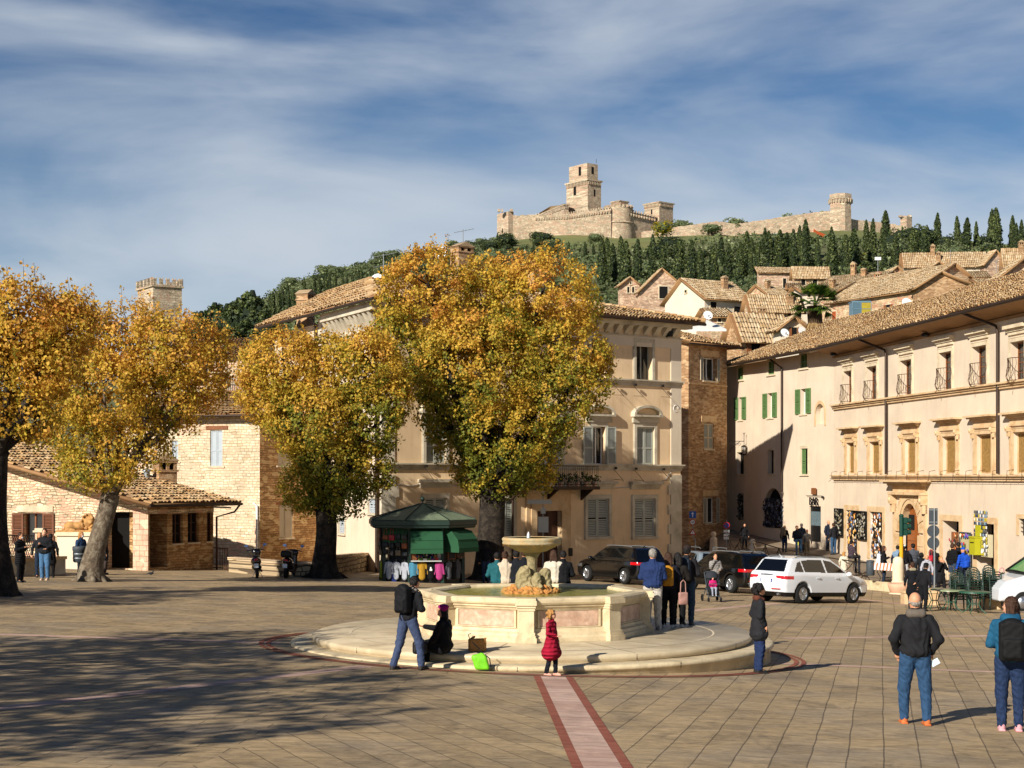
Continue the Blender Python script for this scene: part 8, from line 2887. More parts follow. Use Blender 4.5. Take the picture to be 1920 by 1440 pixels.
def chair(label, p, yaw, z, group):
 o = thing('resin_chair', label, 'chair', (p.x, p.y, p.z + z), yaw, group)
 m = MB().box(-.22, -.22, .40, .22, .20, .43)
 m.build('seat', M_['chairgreen'], o)
 m = MB()
 for k in range(7):
  x = -.18 + k * .06
  m.tube([(x, .20, .42), (x * 1.08, .27, .84 - abs(x) * .35)], .013, 4)
 m.tube([(-.23, .20, .42), (-.24, .27, .72), (-.13, .29, .86), (0, .29, .89), (.13, .29, .86), (.24, .27, .72), (.23, .20, .42)], .022, 5)
 m.build('backrest', M_['chairgreen'], o)
 for x in (-.21, .21):
  for y in (-.2, .2):
   MB().tube([(x, y, .41), (x * 1.18, y * 1.2, 0)], [.028, .02], 5).build('leg', M_['chairgreen'], o)
  MB().tube([(x, -.2, .41), (x * 1.12, -.22, .62), (x * 1.15, .0, .66), (x * 1.1, .22, .64)], .022, 5).build('armrest', M_['chairgreen'], o)
 return o
stacks = (('left', 1800, 1146, 7, .12), ('middle', 1829, 1143, 8, -.05), ('right', 1862, 1143, 9, .2))
proto_ch = None
for nm, px, row, n_, yw in stacks:
 p = G(px, row)
 for i in range(n_):
  lb_ = 'green resin chair in the %s stack, %s' % (nm, 'on top' if i == n_ - 1 else 'at the bottom' if i == 0 else '%s from the ground' % ('', 'second', 'third', 'fourth', 'fifth', 'sixth', 'seventh', 'eighth', 'ninth')[i])
  if proto_ch is None: proto_ch = c_ = chair(lb_, p, yw, 0, 'stacked green chairs')
  else: c_ = copy_tree(proto_ch)
  c_.location = (p.x, p.y + .012 * i, p.z + .085 * i)
  c_.rotation_euler = (0, 0, yw + .02 * math.sin(i * 2))
  c_['label'] = lb_
for i, (px, row, w) in enumerate(((1728, 1134, .62), (1893, 1141, .95))):
 o = thing('stone_planter', ['low cream stone block planter behind the café tables', 'long tan stone planter box with a dark shrub at the right edge'][i], 'planter', G(px, row) + Vector((0, .35, 0)))
 MB().box(-w, -.3, -.1, w, .3, .42).box(-w - .03, -.33, .421, w + .03, .33, .50).build('trough', M_['gold'], o)
r7 = np.random.default_rng(31)
def shrub(label, p, r, n, mt=M_['leafG'], h=1.0):
 o = thing('shrub', label, 'shrub', p)
 d = r7.normal(0, 1, (n, 3))
 d /= np.linalg.norm(d, axis=1)[:, None]
 cs = d * np.array([r, r * .7, r * h]) * r7.uniform(.5, 1.05, (n, 1)) + np.array([0, 0, r * h])
 v, q, ci = leaves(cs, .10, 12, .085, r7, d)
 mesh_np('foliage', v, q, mt, o, attr={'g': np.clip(.35 + r7.normal(0, .25, n), 0, 1)[ci]})
 m = MB()
 for k in range(5): m.tube([(0, 0, -.1), (r * .5 * math.cos(k * 1.3), r * .4 * math.sin(k * 1.3), r * h)], [.02, .008], 5)
 m.build('stem', M_['barkdark'], o)
shrub('dark leafy shrub growing in the planter between chairs and white car', G(1875, 1141) + Vector((0, .35, .4)), .45, 70)
for i in range(9):
 s_ = sa + .35 + i * (sb - sa - .6) / 8
 w_p = FY.W(s_, -1.0, zf)
 o = thing('potted_plant', ['trailing dark plant, first pot from the left on the balcony'] [0] if i == 0 else 'pot plant on the balcony, %s from the left' % ('', 'second', 'third', 'fourth', 'fifth', 'sixth', 'seventh', 'eighth', 'ninth')[i], 'plant', w_p, 0, 'pot plants on the palace balcony')
 MB().lathe([(.09, 0), (.13, .22), (.11, .2)], 10).build('pot', M_['terracotta'], o)
 cs = r7.normal(0, 1, (16, 3)) * np.array([.18, .12, .15]) + np.array([0, 0, .38])
 v, q, ci = leaves(cs, .10, 9, .09, r7)
 mesh_np('foliage', v, q, M_['leafG'], o, attr={'g': np.clip(.3 + r7.normal(0, .25, 16), 0, 1)[ci]})
# ---------------------------------------------------------------- shop fronts
def rack(root_lab, nm, fac, r, y, n, cols, cat='display', seed=1, size=(.05, .12), jit=.12, panel=None, frame=None, name='goods_display'):
 """a hung display: backing plus many small goods (one uncountable mass)"""
 o = thing(name, root_lab, cat, fac.W(r[0], y, r[1]), fac.yaw)
 w, h = r[2] - r[0], r[3] - r[1]
 MB().box(0, 0, 0, w, .04, h).build('backing', panel or M_['black'], o)
 if frame:
  m = MB().box(-.05, -.05, -.05, w + .05, .03, 0).box(-.05, -.05, h, w + .05, .03, h + .05).box(-.05, -.05, 0, 0, .03, h).box(w, -.05, 0, w + .05, .03, h)
  m.build('frame', frame, o)
 q = random.Random(seed)
 m = MB()
 for i in range(n):
  x, z = q.uniform(.03, w - .03), q.uniform(.03, h - .05)
  a, b = q.uniform(*size), q.uniform(*size)
  d = q.uniform(.02, jit)
  m.ball((x, -d, z), (a, .03, b), q.randrange(len(cols)), 4)
 tag(m.build(nm, [cloth(c, .6, .2, 20) for c in cols], o), kind='stuff')
 return o
warm = ['b5792e', 'd6b078', '3a2a20', 'c7c0b2', '8c4a2a', '5b6f8a', 'd9a24a', '20242c']
rack('tall hanging display of wooden and woven souvenirs in the first shop doorway', 'goods', S2, (w2['s1'][0] + .05, w2['s1'][1] + .1, w2['s1'][2] - .35, w2['s1'][3] - .02), .12, 150, warm, seed=2)
rack('tall display of sandals and trinkets in the second shop doorway', 'goods', S2, (w2['s2'][0] + .05, w2['s2'][1] + .1, w2['s2'][2] - .4, w2['s2'][3] - .02), .12, 170, ['c8863c', 'd9c9a8', '30241c', '7d8fae', '9a5a34', 'e0ddd4', '5a3a26'], seed=3)
pale = ['928c7c', '7d7256', 'a09a8a', '62594a', '3a362e', '1f1c18']
bx1 = S2.rect(1569, 955, 1583, 1003)
rack('black shop board with pale sunglasses rows, left of the first doorway', 'items', S2, bx1, -.10, 70, pale, seed=4, size=(.04, .08), jit=.06, frame=M_['black'])
bx2 = S2.rect(1611, 960, 1627, 1010)
rack('black shop board of pale keyrings between the two shop doorways', 'items', S2, bx2, -.10, 90, pale, seed=5, size=(.04, .08), jit=.06, frame=M_['black'])
rack('shelves of dark leather goods in the third shop doorway', 'goods', S2, (w2['s3'][0] + .1, w2['s3'][1] + .4, w2['s3'][2] - .1, w2['s3'][3] - .5), .35, 80, ['5a3420', '2a1c16', '8f8672', 'b3602c', 'a12c44', 'c2a878'], seed=6, panel=M_['wood'])
rack('framed poster board with colourful plates, behind the blue-coated person', 'plates', S2, S2.rect(1806, 1000, 1824, 1058), -.12, 34, ['caa42c', '2c5f9a', 'a8342c', '4d8a4a', 'd8d2b8', '6c4a9c'], seed=7, size=(.06, .11), panel=mk('poster_beige', 'b3a880', .6, .1, 6), frame=M_['signback'])
pc = rack('postcard rack with rows of small cards in the fourth shop doorway', 'postcards', S2, (w2['s4'][0] - .25, w2['s4'][1] + 1.0, w2['s4'][2] - .25, w2['s4'][3] - .45), .0, 10, ['d9d6cc'], seed=8, panel=mk('rack_cream', 'c3b894', .7, .1, 6))
m = MB()
q8 = random.Random(5)
for i in range(9):
 for j in range(12):
  m.box(.05 + i * .15, -.06, .06 + j * .16, .16 + i * .15, -.05, .18 + j * .16, q8.randrange(5))
tag(m.build('cards', [cloth(c, .5, .1) for c in ('d8d5cc', '2f3f5a', 'b8a832', '5c5c58', '7a94a8')], pc), kind='stuff')
rack('dark arched shop opening crammed with hanging souvenirs in the shaded lane', 'goods', S1, (w1['arch'][0] - .1, w1['arch'][1] + .05, w1['arch'][2] + .1, w1['arch'][3] - .6), .05, 240, ['16181f', '242a48', '8b8d94', '3a2420', '1c2433', '5a5c66'], seed=9, size=(.05, .11))
rack('dim souvenir display at the first doorway of the shaded lane', 'goods', S1, w1['dl'], .05, 60, ['2a2420', '6a5a4c', '8d8578', '141414'], seed=10)
lb2 = thing('post_box', 'bright yellow letterbox fixed to the palace wall beside the poster board', 'letterbox', S2.W(S2.at(1836, 1025)[0], -.32, S2.at(1836, 1040)[1]), S2.yaw)
m = MB().box(-.28, 0, 0, .28, .3, .72).prism([(-.30, .721), (.30, .721), (.30, .78), (-.30, .78)], -.03, .32).box(-.18, -.015, .5, .18, 0, .54, 1)
m.build('box', [M_['postyel'], M_['black']], lb2)
MB().box(-.24, .25, .79, .24, .31, 1.25).build('notice_plate', M_['postyel'], lb2)
af = thing('a_frame_sign', 'yellow-green folding pavement sign leaning in the shade before the bar', 'sign', G(1505, 1022), -.3)
MB().add([(-.3, 0, 0), (.3, 0, 0), (.3, .22, 1.1), (-.3, .22, 1.1), (-.3, .03, 0), (.3, .03, 0), (.3, .25, 1.1), (-.3, .25, 1.1)], [(0, 1, 2, 3), (5, 4, 7, 6), (3, 2, 6, 7), (0, 3, 7, 4), (1, 5, 6, 2)]).build('panel', mk('lime_board', '9c9a1e', .6, .1, 5), af)
MB().add([(-.3, .5, 0), (.3, .5, 0), (.3, .26, 1.1), (-.3, .26, 1.1)], [(0, 3, 2, 1)]).box(-.2, .12, .6, .2, .14, .75, 1).build('back_leaf', [mk('lime_board', '9c9a1e', .6, .1, 5), M_['black']], af)
bgp = G(905, 1258)
gb2 = thing('green_bag', 'bright lime green carrier bag slumped against the fountain step', 'bag', bgp + Vector((0, -.02, .02)))
v, q = sdf_mesh([('b', (0, 0, .13), (.13, .06, .13), .05), ('c', (-.10, 0, .20), (.06, 0, .27), .04, .03)], .014, .03)
v[:, 0] += (v[:, 2]) * -.25
mesh_np('body', v, q, cloth('6fc11e', .5, .5, 12), gb2, True)
MB().tube([(.02, 0, .24), (-.05, -.02, .36), (-.16, 0, .46), (-.18, 0, .48)], .010, 5).tube([(.04, 0, .26), (.12, -.03, .20), (.14, -.03, .06)], .010, 5).build('strap', M_['black'], gb2)
pb = thing('paper_bag', 'crumpled brown paper bag standing on the fountain platform', 'bag', (FC.x - 1.02, FC.y - 3.75, FC.z + .01), .3)
v, q = sdf_mesh([('b', (0, 0, .11), (.15, .08, .11), .02), ('-e', (-.02, -.02, .27), (.13, .06, .06)), ('c', (-.15, 0, .2), (-.05, 0, .26), .02, .02), ('c', (.1, .02, .18), (.17, .03, .22), .02, .015)], .014, .015)
v += np.random.default_rng(2).normal(0, .004, v.shape)
mesh_np('body', v, q, cloth('a87840', .8, .8, 14), pb, False)
MB().tube([(-.14, 0, .23), (-.17, 0, .30), (-.12, 0, .32)], .008, 5).build('handle', cloth('5a4a34'), pb)
# ---------------------------------------------------------------- people
def rotx(v, a, o):
 c, s = math.cos(a), math.sin(a)
 y, z = v[1] - o[1], v[2] - o[2]
 return (v[0], o[1] + y * c - z * s, o[2] + y * s + z * c)
ARMS = {   # elbow, wrist for the right arm (x mirrored for the left)
 'down': ((.150, .015, .635), (.155, -.035, .50)), 'pocket': ((.168, .035, .645), (.125, -.035, .535)), 'phone': ((.135, -.01, .65), (.06, -.14, .70)),
 'front': ((.14, -.01, .645), (.075, -.125, .615)), 'face': ((.13, -.08, .68), (.035, -.10, .85)), 'fold': ((.15, -.02, .65), (.02, -.12, .67)),
 'back': ((.15, .06, .65), (.05, .09, .56)), 'out': ((.18, -.03, .66), (.25, -.10, .60)), 'lap': ((.14, -.05, .63), (.07, -.17, .56)), 'reach': ((.12, -.13, .72), (.08, -.27, .74))}
def wr_(v, k):
 a = np.sin(v[:, 2] * k * 1.7 + 2.3 * np.sin(v[:, 0] * k * 1.3 + v[:, 1] * k) + k)
 b = np.sin(v[:, 0] * k * 2.9 - v[:, 2] * k * 1.1 + 1.7 * np.sin(v[:, 2] * k * .6 + v[:, 1] * k * 1.9))
 c = np.sin(v[:, 1] * k * 3.7 + v[:, 2] * k * 2.6 + 1.3 * a)
 return a * b * .8 + c * .25
def person(label, px, row, head, yaw, top='15151a', leg='1d2b45', shoe='141414', hair='dark', hs='short', arms=('down', 'down'), sit=None, lean=0, coat=0.0, skirt=None, H=None, thick=1.0, h=None, skin='skin',
   kind='c', tk='c', stride=0.0, spread=.055, hat=None, hood=None, collar=None, pos=None, look=0, mask=False, group=None, tuck=None, bare=False, flare=0.0):
 """yaw 0 looks at the camera, 180 away; px,row where the feet stand and row of the crown of the head in the photograph"""
 p = Vector(pos) if pos is not None else G(px, row)
 if H is None: H = (row - head) / F * p.y
 o = thing('person', label, 'person', p, R(yaw), group)
 near = F / p.y
 h = h or (.012 if near > 95 else .017 if near > 60 else .024)
 T = thick
 lift = 0
 hip = .52
 if sit is not None: hip = sit
 dz = hip - .52
 LG = []
 hw_ = .052
 for s in (-1, 1):
  st = stride * s
  if sit is None:
   LG.append(((s * .052, 0, hip), (s * spread * 1.02, -.012 - st * .5 * (1 if st > 0 else .5), .275), (s * spread, .01 - st, .045 + abs(st) * .02 * (st < 0))))
  else:
   kz = max(.24, hip - .02)
   LG.append(((s * .055, 0, hip), (s * .075, -.235, kz + .02), (s * .07, -.24 if kz > .2 else -.4, .045)))
 up = lambda v: rotx((v[0], v[1], v[2] + dz), R(lean), (0, 0, hip + .02))
 sh = {s: up((s * .098 * T ** .5, .008, .788)) for s in (-1, 1)}
 el = {s: up((s * ARMS[a][0][0], ARMS[a][0][1], ARMS[a][0][2])) for s, a in zip((-1, 1), arms)}
 wr = {s: up((s * ARMS[a][1][0], ARMS[a][1][1], ARMS[a][1][2])) for s, a in zip((-1, 1), arms)}
 hd = up((0, -.012 - .02 * (lean > 20), .925))
 def scl(prims):
  out = []
  for q in prims:
   q = list(q)
   n = 2 if q[0].strip('-') in 'c' else 1
   out.append(tuple([q[0]] + [tuple(c * H for c in x) if hasattr(x, '__len__') else x * H for x in q[1:]]))
  return out
 def rel(x, y, z):          # head-frame point with look turn
  c, s = math.cos(R(look)), math.sin(R(look))
  return (hd[0] + x * c - y * s, hd[1] + x * s + y * c, hd[2] + z)
 B = [('c', up((0, .005, .80)), hd, .030, .030), ('e', rel(0, .004, .012), (.044, .052, .056)), ('e', rel(0, -.014, -.022), (.033, .037, .042)), ('e', rel(0, -.054, -.012), (.008, .012, .013), .008),
   ('e', rel(.044, .004, -.004), (.006, .012, .016), .006), ('e', rel(-.044, .004, -.004), (.006, .012, .016), .006), ('e', rel(0, -.046, -.044), (.014, .01, .008), .008),
   ('c', up((-.03, 0, .58)), up((-.035, 0, .75)), .042, .042), ('c', up((.03, 0, .58)), up((.035, 0, .75)), .042, .042), ('c', up((-.06, 0, .775)), up((.06, 0, .775)), .030, .030)]
 for s in (-1, 1):
  k_, a_ = LG[(s + 1) // 2][1], LG[(s + 1) // 2][2]
  B += [('c', LG[(s + 1) // 2][0], k_, .048, .034), ('c', k_, a_, .030, .015), ('c', a_, (a_[0], a_[1] - .06, a_[2] - .02), .018, .014), ('c', sh[s], el[s], .028, .021), ('c', el[s], wr[s], .020, .014)]
  d = np.array(wr[s]) - np.array(el[s])
  d /= np.linalg.norm(d)
  w = np.array(wr[s])
  sd = np.cross(d, [0, 0, 1.0] if abs(d[2]) < .8 else [0, 1.0, 0])
  sd /= np.linalg.norm(sd)
  nn = np.cross(sd, d)
  pc = w + d * .026
  B.append(('e', tuple(pc), tuple(np.abs(d) * .016 + np.abs(sd) * .018 + .006), .012))
  for i, (o_, ln) in enumerate(((-.016, .034), (-.005, .041), (.006, .038), (.016, .030))):
   b0 = w + d * .038 + sd * o_
   m0 = b0 + d * ln * .5 + nn * .004
   B += [('c', tuple(b0), tuple(m0), .0052, .005, .006), ('c', tuple(m0), tuple(m0 + d * ln * .4 + nn * .014), .005, .0042, .006)]
  B.append(('c', tuple(w + d * .015 - sd * .016), tuple(w + d * .040 - sd * .034 + nn * .006), .007, .0055, .008))
 v, q = sdf_mesh(scl(B), h, .022 * H)
 sk = M_[skin]
 parts = [(v, q, 0)]
 if near > 50:
  for s in (-1, 1):
   for (pt, r_, m_) in ((rel(s * .017, -.049, .004), .0058, 1), (rel(s * .017, -.0475, .017), .0055, 1)):
    b = MB().ball(tuple(c * H for c in pt), (r_ * H * 1.2, r_ * H * .6, r_ * H * .7), 0, 4)
    parts.append((np.array(b.v), np.array(b.f), m_))
  b = MB().ball(tuple(c * H for c in rel(0, -.0505, -.036)), (.013 * H, .005 * H, .004 * H), 0, 4)
  parts.append((np.array(b.v), np.array(b.f), 2))
 vv, qq, mm = join_np(parts)
 mesh_np('body', vv, qq, [sk, M_['eye'], M_['lip']], o, True, mm)
 J = [('c', up((x * T, .0, .575)), up((x * 1.25 * T, .004, .735)), .060 * T, .064 * T) for x in (-.032, .032)] + [('c', up((0, .0, .575)), up((0, .004, .75)), .068 * T ** .5, .070 * T ** .5), ('c', up((-.070, .0, .775)), up((.070, .0, .775)), .046 * T ** .5, .046 * T ** .5), ('c', up((0, .008, .80)), up((0, .0, .845)), .046, .042)]
 J += [('e', up((s * .036, .0, .555)), (.066 * T, .080 * T, .06)) for s in (-1, 1)]
 J += [('e', up((0, .0, .56)), (.07 * T, .082 * T, .065)), ('c', up((-.05, .004, .80)), up((.05, .004, .80)), .034, .034)]
 for s in (-1, 1):
  J += [('c', sh[s], el[s], .038 * T ** .4, .033 * T ** .4), ('c', el[s], tuple(np.array(el[s]) * .06 + np.array(wr[s]) * .94), .033 * T ** .5, .025 * T ** .4)]
 if coat:
  for s in (-1, 1):
   if sit is None: J.append(('c', up((s * .03, .0, .56)), (s * .045, .0, coat), .076 * T, (.080 + flare) * T))
   else: J.append(('c', up((s * .03, .0, .56)), LG[(s + 1) // 2][1], .085, .06))
 J = [q_ + (.018,) if len(q_) == 5 or (q_[0] == 'e' and len(q_) == 3) else q_ for q_ in J]
 v, q = sdf_mesh(scl(J), h, .03 * H)
 mid = np.array(up((0, 0, .6))) * H
 f_ = np.clip((v[:, 2] / H - (hip + .0)) / .1, 0, 1)
 nrm = wr_(v, 13 + px % 7)
 cen = np.stack([v[:, 0] * 0, v[:, 1] * 0 + mid[1], v[:, 2]], 1)
 dr = v - cen
 dr /= np.linalg.norm(dr, axis=1)[:, None] + 1e-6
 v = v + dr * (nrm * .007 * H)[:, None]
 jm = cloth(top, .85, .5, 9, kind)
 mesh_np('jacket' if coat or kind == 'p' else 'top', v, q, jm, o, True)
 if hood or collar:
  c_ = hood or collar
  K = [('c', up((-.04, .03, .835)), up((.04, .03, .835)), .034, .034), ('c', up((-.045, .02, .84)), up((-.03, -.04, .82)), .026, .02), ('c', up((.045, .02, .84)), up((.03, -.04, .82)), .026, .02)]
  if hood: K += [('e', up((0, .055, .825)), (.062, .042, .042))]
  v, q = sdf_mesh(scl(K), h, .02 * H)
  mesh_np('hood' if hood else 'collar', v, q, cloth(c_), o, True)
 if skirt is not None:
  K = [('e', (0, 0, hip + .03), (.09, .075, .06))] + [('c', (s * .03, 0, hip), (s * .045, 0, skirt), .075, .095) for s in (-1, 1)]
  v, q = sdf_mesh(scl(K), h, .05 * H)
  mesh_np('skirt', v, q, cloth(leg), o, True)
 if not bare:
  K = [('e', (0, .004, hip + .035), (.088 * T, .072 * T, .07))]
  lt = T ** .5
  for a, b_, c_ in LG:
   K += [('c', a, b_, .060 * lt, .043 * lt), ('c', b_, (c_[0], c_[1], c_[2] + .008), .041 * lt, .034)]
  v, q = sdf_mesh(scl(K), h, .02 * H)
  fold = wr_(v, 19 + px % 5) * (1.6 - np.clip(v[:, 2] / (hip * H), 0, 1))
  v[:, 1] += fold * .006 * H
  v[:, 0] += fold * .004 * H
  mesh_np('trousers', v, q, cloth(leg if skirt is None else '1a1416', .85, .6, 12), o, True)
 for a, b_, c_ in LG:
  K = [('c', (c_[0], c_[1] + .014, .026), (c_[0], c_[1] - .075, .018), .025, .019), ('c', (c_[0], c_[1] + .005, .055), (c_[0], c_[1], .03), .024, .026), ('b', (c_[0], c_[1] - .03, .006), (.026, .072, .006), .005, .006)]
  v, q = sdf_mesh(scl(K), min(h, .018), .012 * H)
  lf = c_[2] - .045
  v[:, 2] += lf * H
  mesh_np('shoe', v, q, cloth(shoe, .7, .2, 20), o, True)
 hm = M_['hair' + hair]
 if hs != 'none':
  rs = np.random.default_rng(int(px) + 5)
  K = []
  if hs == 'bald': K = [('c', rel(-.040, .012, -.006), rel(.040, .012, -.006), .014, .014), ('e', rel(0, .034, -.012), (.036, .022, .026))]
  else: K = [('e', rel(0, .012, .022), (.050, .053, .050)), ('e', rel(0, .022, -.004), (.046, .040, .040))]
  if hs in ('long', 'vlong'):
   ln = .09 if hs == 'long' else .20
   K += [('c', rel(x, .03, .0), rel(x * 1.2, .045, -ln), .026, .018) for x in (-.03, 0, .03)] + [('c', rel(s * .042, .0, .0), rel(s * .045, .01, -.06), .014, .012) for s in (-1, 1)]
  if hs == 'curly':
   for i in range(64):
    d = rs.normal(0, 1, 3)
    d /= np.linalg.norm(d)
    if d[1] < -.35 and d[2] < .5: continue
    K.append(('e', rel(d[0] * .066, d[1] * .062 + .020, d[2] * .062 + .006 - .02 * (abs(d[0]) > .5)), (.019, .019, .019), .005))
  if hs == 'bun': K.append(('e', rel(0, .05, .055), (.024, .024, .024)))
  v, q = sdf_mesh(scl(K), min(h, .014), .012 * H)
  v += rs.normal(0, .0022 * H, v.shape)
  mesh_np('hair', v, q, hm, o, True)
 if hat:
  K = [('e', rel(0, .006, .040), (.052, .056, .040))]
  if hat[1] == 'cap': K.append(('e', rel(0, -.05, .030), (.034, .035, .006), .01))
  if hat[1] == 'beret': K = [('e', rel(.005, .012, .044), (.060, .062, .030)), ('c', rel(-.03, .02, .03), rel(.03, .02, .03), .04, .04)]
  v, q = sdf_mesh(scl(K), min(h, .014), .015 * H)
  mesh_np('hat', v, q, cloth(hat[0], .85, .6, 30), o, True)
 if mask:
  K = [('e', rel(0, -.042, -.034), (.028, .018, .022))]
  v, q = sdf_mesh(scl(K), .012, .01)
  mesh_np('face_mask', v, q, cloth('c4ccd2'), o, True)
 o['_'] = 0
 del o['_']
 return o
def pack(label, person_, col, H, w=.085, hh=.14, strap=None, z=.70, back=.135, cat='backpack', name='backpack', d=.055):
 p = person_.location + Matrix.Rotation(person_.rotation_euler.z, 3, 'Z') @ Vector((0, back * H, z * H))
 o = thing(name, label, cat, p, person_.rotation_euler.z)
 v, q = sdf_mesh([('b', (0, 0, 0), (w * H, d * H, hh * H), .04), ('b', (0, d * H * .9, -hh * H * .35), (w * H * .75, d * H * .5, hh * H * .5), .03), ('e', (0, 0, hh * H), (w * H * .7, d * H, .05))], .014, .03)
 nf = np.sin(v[:, 2] * 50) * np.sin(v[:, 0] * 40)
 v[:, 1] += nf * .004
 mesh_np('body', v, q, cloth(col, .75, .5, 14), o, True)
 for s in (-1, 1):
  MB().tube([(s * .05 * H, -d * H, hh * H * .9), (s * .062 * H, -d * H - .03 * H, hh * H * 1.0), (s * .066 * H, -.19 * H, hh * H * .55), (s * .066 * H, -.10 * H, -hh * H * .6)], .013, 6).build('strap', cloth(strap or col, .75), o)
 return o
GP = 'people in the square'
near_man = person('bald man in black jacket with grey collar and blue jeans seen from behind, nearest walker', 1716, 1358, 1109, 178, '1b1b1d', '27425f', 'b5602c', 'grey', 'bald', ('pocket', 'pocket'), thick=1.16, collar='5f574e', stride=.05, spread=.075)
mk_ = MB().box(-.05, -.01, -.05, .07, .01, .03)
mo = mk_.build('face_mask', cloth('c3d4dc'), None)
mo.parent = near_man
mo.location = (-.27, 0, .86)
mo.rotation_euler = (.2, .5, .1)
w2p = person('woman in teal jacket, dark jeans and pink trainers at the right edge', 1894, 1370, 1117, 168, '174a66', '1d2c48', 'c98f94', 'brown', 'long', ('front', 'front'), thick=1.08, hood='174a66', look=55, skin='skin2', spread=.06)
pack('black backpack with a tan strap on the teal-jacketed woman', w2p, '0f0f10', 1.75, .095, .15, '8a5f38', z=.70)
dk = person('woman in long dark coat with curly black hair standing alone right of the fountain', 1423, 1262, 1093, 96, '1f1f22', '1c2a4a', '0c0c0c', 'dark', 'curly', ('pocket', 'pocket'), coat=.44, thick=1.0, collar='5a3324', spread=.045, flare=.012)
girl = person('little curly-haired girl in a flared red quilted coat before the fountain', 1034, 1267, 1143, 62, '94122c', '12141c', 'c58f7c', 'blond', 'curly', ('front', 'down'), coat=.36, kind='p', skin='skin2', h=.011, stride=.05, thick=.92, look=18, flare=.065)
m_b = person('man in black jacket and blue trousers leaning over the seated woman, seen from behind', 765, 1256, 1077, 142, '141417', '39445e', '2a2420', 'dark', 'short', ('fold', 'front'), lean=15, spread=.10, stride=-.11, collar='8c8278')
pack('black backpack worn by the man leaning over the seated woman', m_b, '101012', 1.66, .082, .135, z=.72, back=.075)
st = (FC.x + (826 - 995) / F * 28.2, 28.0, FC.z)
sw = person('seated woman in black with a magenta hat on the fountain step, looking up', 826, 1215, 1122, -112, '0b0b0e', '0c0c10', '0a0a0a', 'dark', 'long', ('reach', 'lap'), sit=.24, H=1.62, pos=(FC.x - 1.60, FC.y - 4.30, FC.z - .27), coat=.4, hat=('8e1560', 'beret'), look=20, thick=1.15)
bag('black leather handbag on the lap of the seated woman', (sw.location.x - .40, sw.location.y - .18, sw.location.z + .42), .4, .13, .11, .06, '0c0c0e', strap=.03)
def onp(px, row):
 Y = -FC.z / ((row - 893) / F)
 return ((px - 960) / F * Y, Y, FC.z + .004)
person('grey haired man in navy jacket and cream trousers leaning at the basin', 1224, 1180, 1030, 176, '1c2c52', 'b5ada0', '6f6a64', 'grey', 'short', ('front', 'front'), thick=1.25, pos=onp(1224, 1181), H=1.66, h=.013, spread=.06)
a_ = person('woman in black with a mustard backpack between the navy-jacketed man and the helmeted one', 1253, 1176, 1038, 172, '14161f', '0d0d10', 'b0aca6', 'brown', 'long', ('front', 'front'), pos=onp(1253, 1177), H=1.56, h=.014)
pack('mustard yellow backpack on the woman at the basin', a_, 'a8741c', 1.56, .075, .12, z=.68)
a_ = person('dark-haired woman in black leggings carrying a dusty pink bag at the basin', 1270, 1175, 1040, 165, '17130f', '0c0c0e', 'a8a29a', 'dark', 'long', ('front', 'down'), pos=onp(1271, 1176), H=1.55, h=.014)
bag('dusty pink shoulder bag hanging by the dark leggings at the basin', Vector(onp(1274, 1178)) + Vector((.06, -.14, .62)), .3, .10, .13, .04, '9c7468')
a_ = person('person in patterned cap-like helmet and blue-grey jeans, rightmost of the basin group', 1288, 1171, 1030, 158, '1c1a1c', '2d3d4c', '2b2b2b', 'dark', 'short', ('front', 'front'), pos=onp(1288, 1172), H=1.68, h=.014, hat=('2a201c', 'x'))
pack('dark blue and tan backpack, rightmost at the basin', a_, '1d2630', 1.68, .085, .13, 'a07040', z=.70)
stw = person('woman in pale grey quilted jacket pushing a stroller and holding her hand to her face', 1341, 1118, 1038, 8, '8a8580', '26262c', '1c1c1c', 'brown', 'short', ('face', 'front'), kind='p', thick=1.08, H=1.62, h=.018, pos=G(1341, 1118))
q = G(1336, 1128)
so_ = thing('stroller', 'dark folding stroller with a hooded seat in front of the grey-jacketed woman', 'stroller', q, R(8))
m = MB()
for s in (-1, 1):
 m.tube([(s * .20, -.28, .10), (s * .20, .05, .50), (s * .20, .38, 1.0)], .016, 6)
 m.tube([(s * .25, .38, .12), (s * .22, .0, .52), (s * .21, -.12, .75)], .016, 6)
m.tube([(-.20, .38, 1.0), (0, .42, 1.03), (.20, .38, 1.0)], .02, 6).tube([(-.2, -.28, .2), (.2, -.28, .2)], .018, 6).tube([(-.21, -.2, .62), (0, -.26, .64), (.21, -.2, .62)], .02, 6)
m.build('frame', M_['signback'], so_)
for x, y, r_ in ((-.22, -.3, .085), (.22, -.3, .085), (-.27, .38, .12), (.27, .38, .12)):
 MB().lathe([(r_ * .5, -.02), (r_, -.02), (r_, .02), (r_ * .5, .02)], 16).build('wheel', M_['rubber'], so_).matrix_basis = Matrix.Translation((x, y, r_)) @ Matrix.Rotation(R(90), 4, 'Y')
v, q_ = sdf_mesh([('c', (0, -.08, .42), (0, .14, .80), .19, .20), ('-e', (0, -.20, .66), (.17, .22, .26))], .02, .02)
mesh_np('seat', v, q_, cloth('1a1c20'), so_, True)
MB().lathe([(.23, .0), (.235, .05), (.20, .16), (.12, .23), (.01, .25)], 16, (0, .12, .82)).build('hood', cloth('2b2e33'), so_)
MB().box(-.17, -.22, .22, .17, .2, .27).build('basket', cloth('141518'), so_)
person('toddler in a bright pink hooded jacket sitting in the stroller', 1336, 1090, 1066, 8, 'b81c62', '8a8f9c', '9a9aa0', 'blond', 'none', ('lap', 'lap'), sit=.30, H=.86, h=.014, pos=so_.location + Vector((.0, -.06, .22)), hat=('c01c66', 'x'), thick=1.25, skin='skin2')
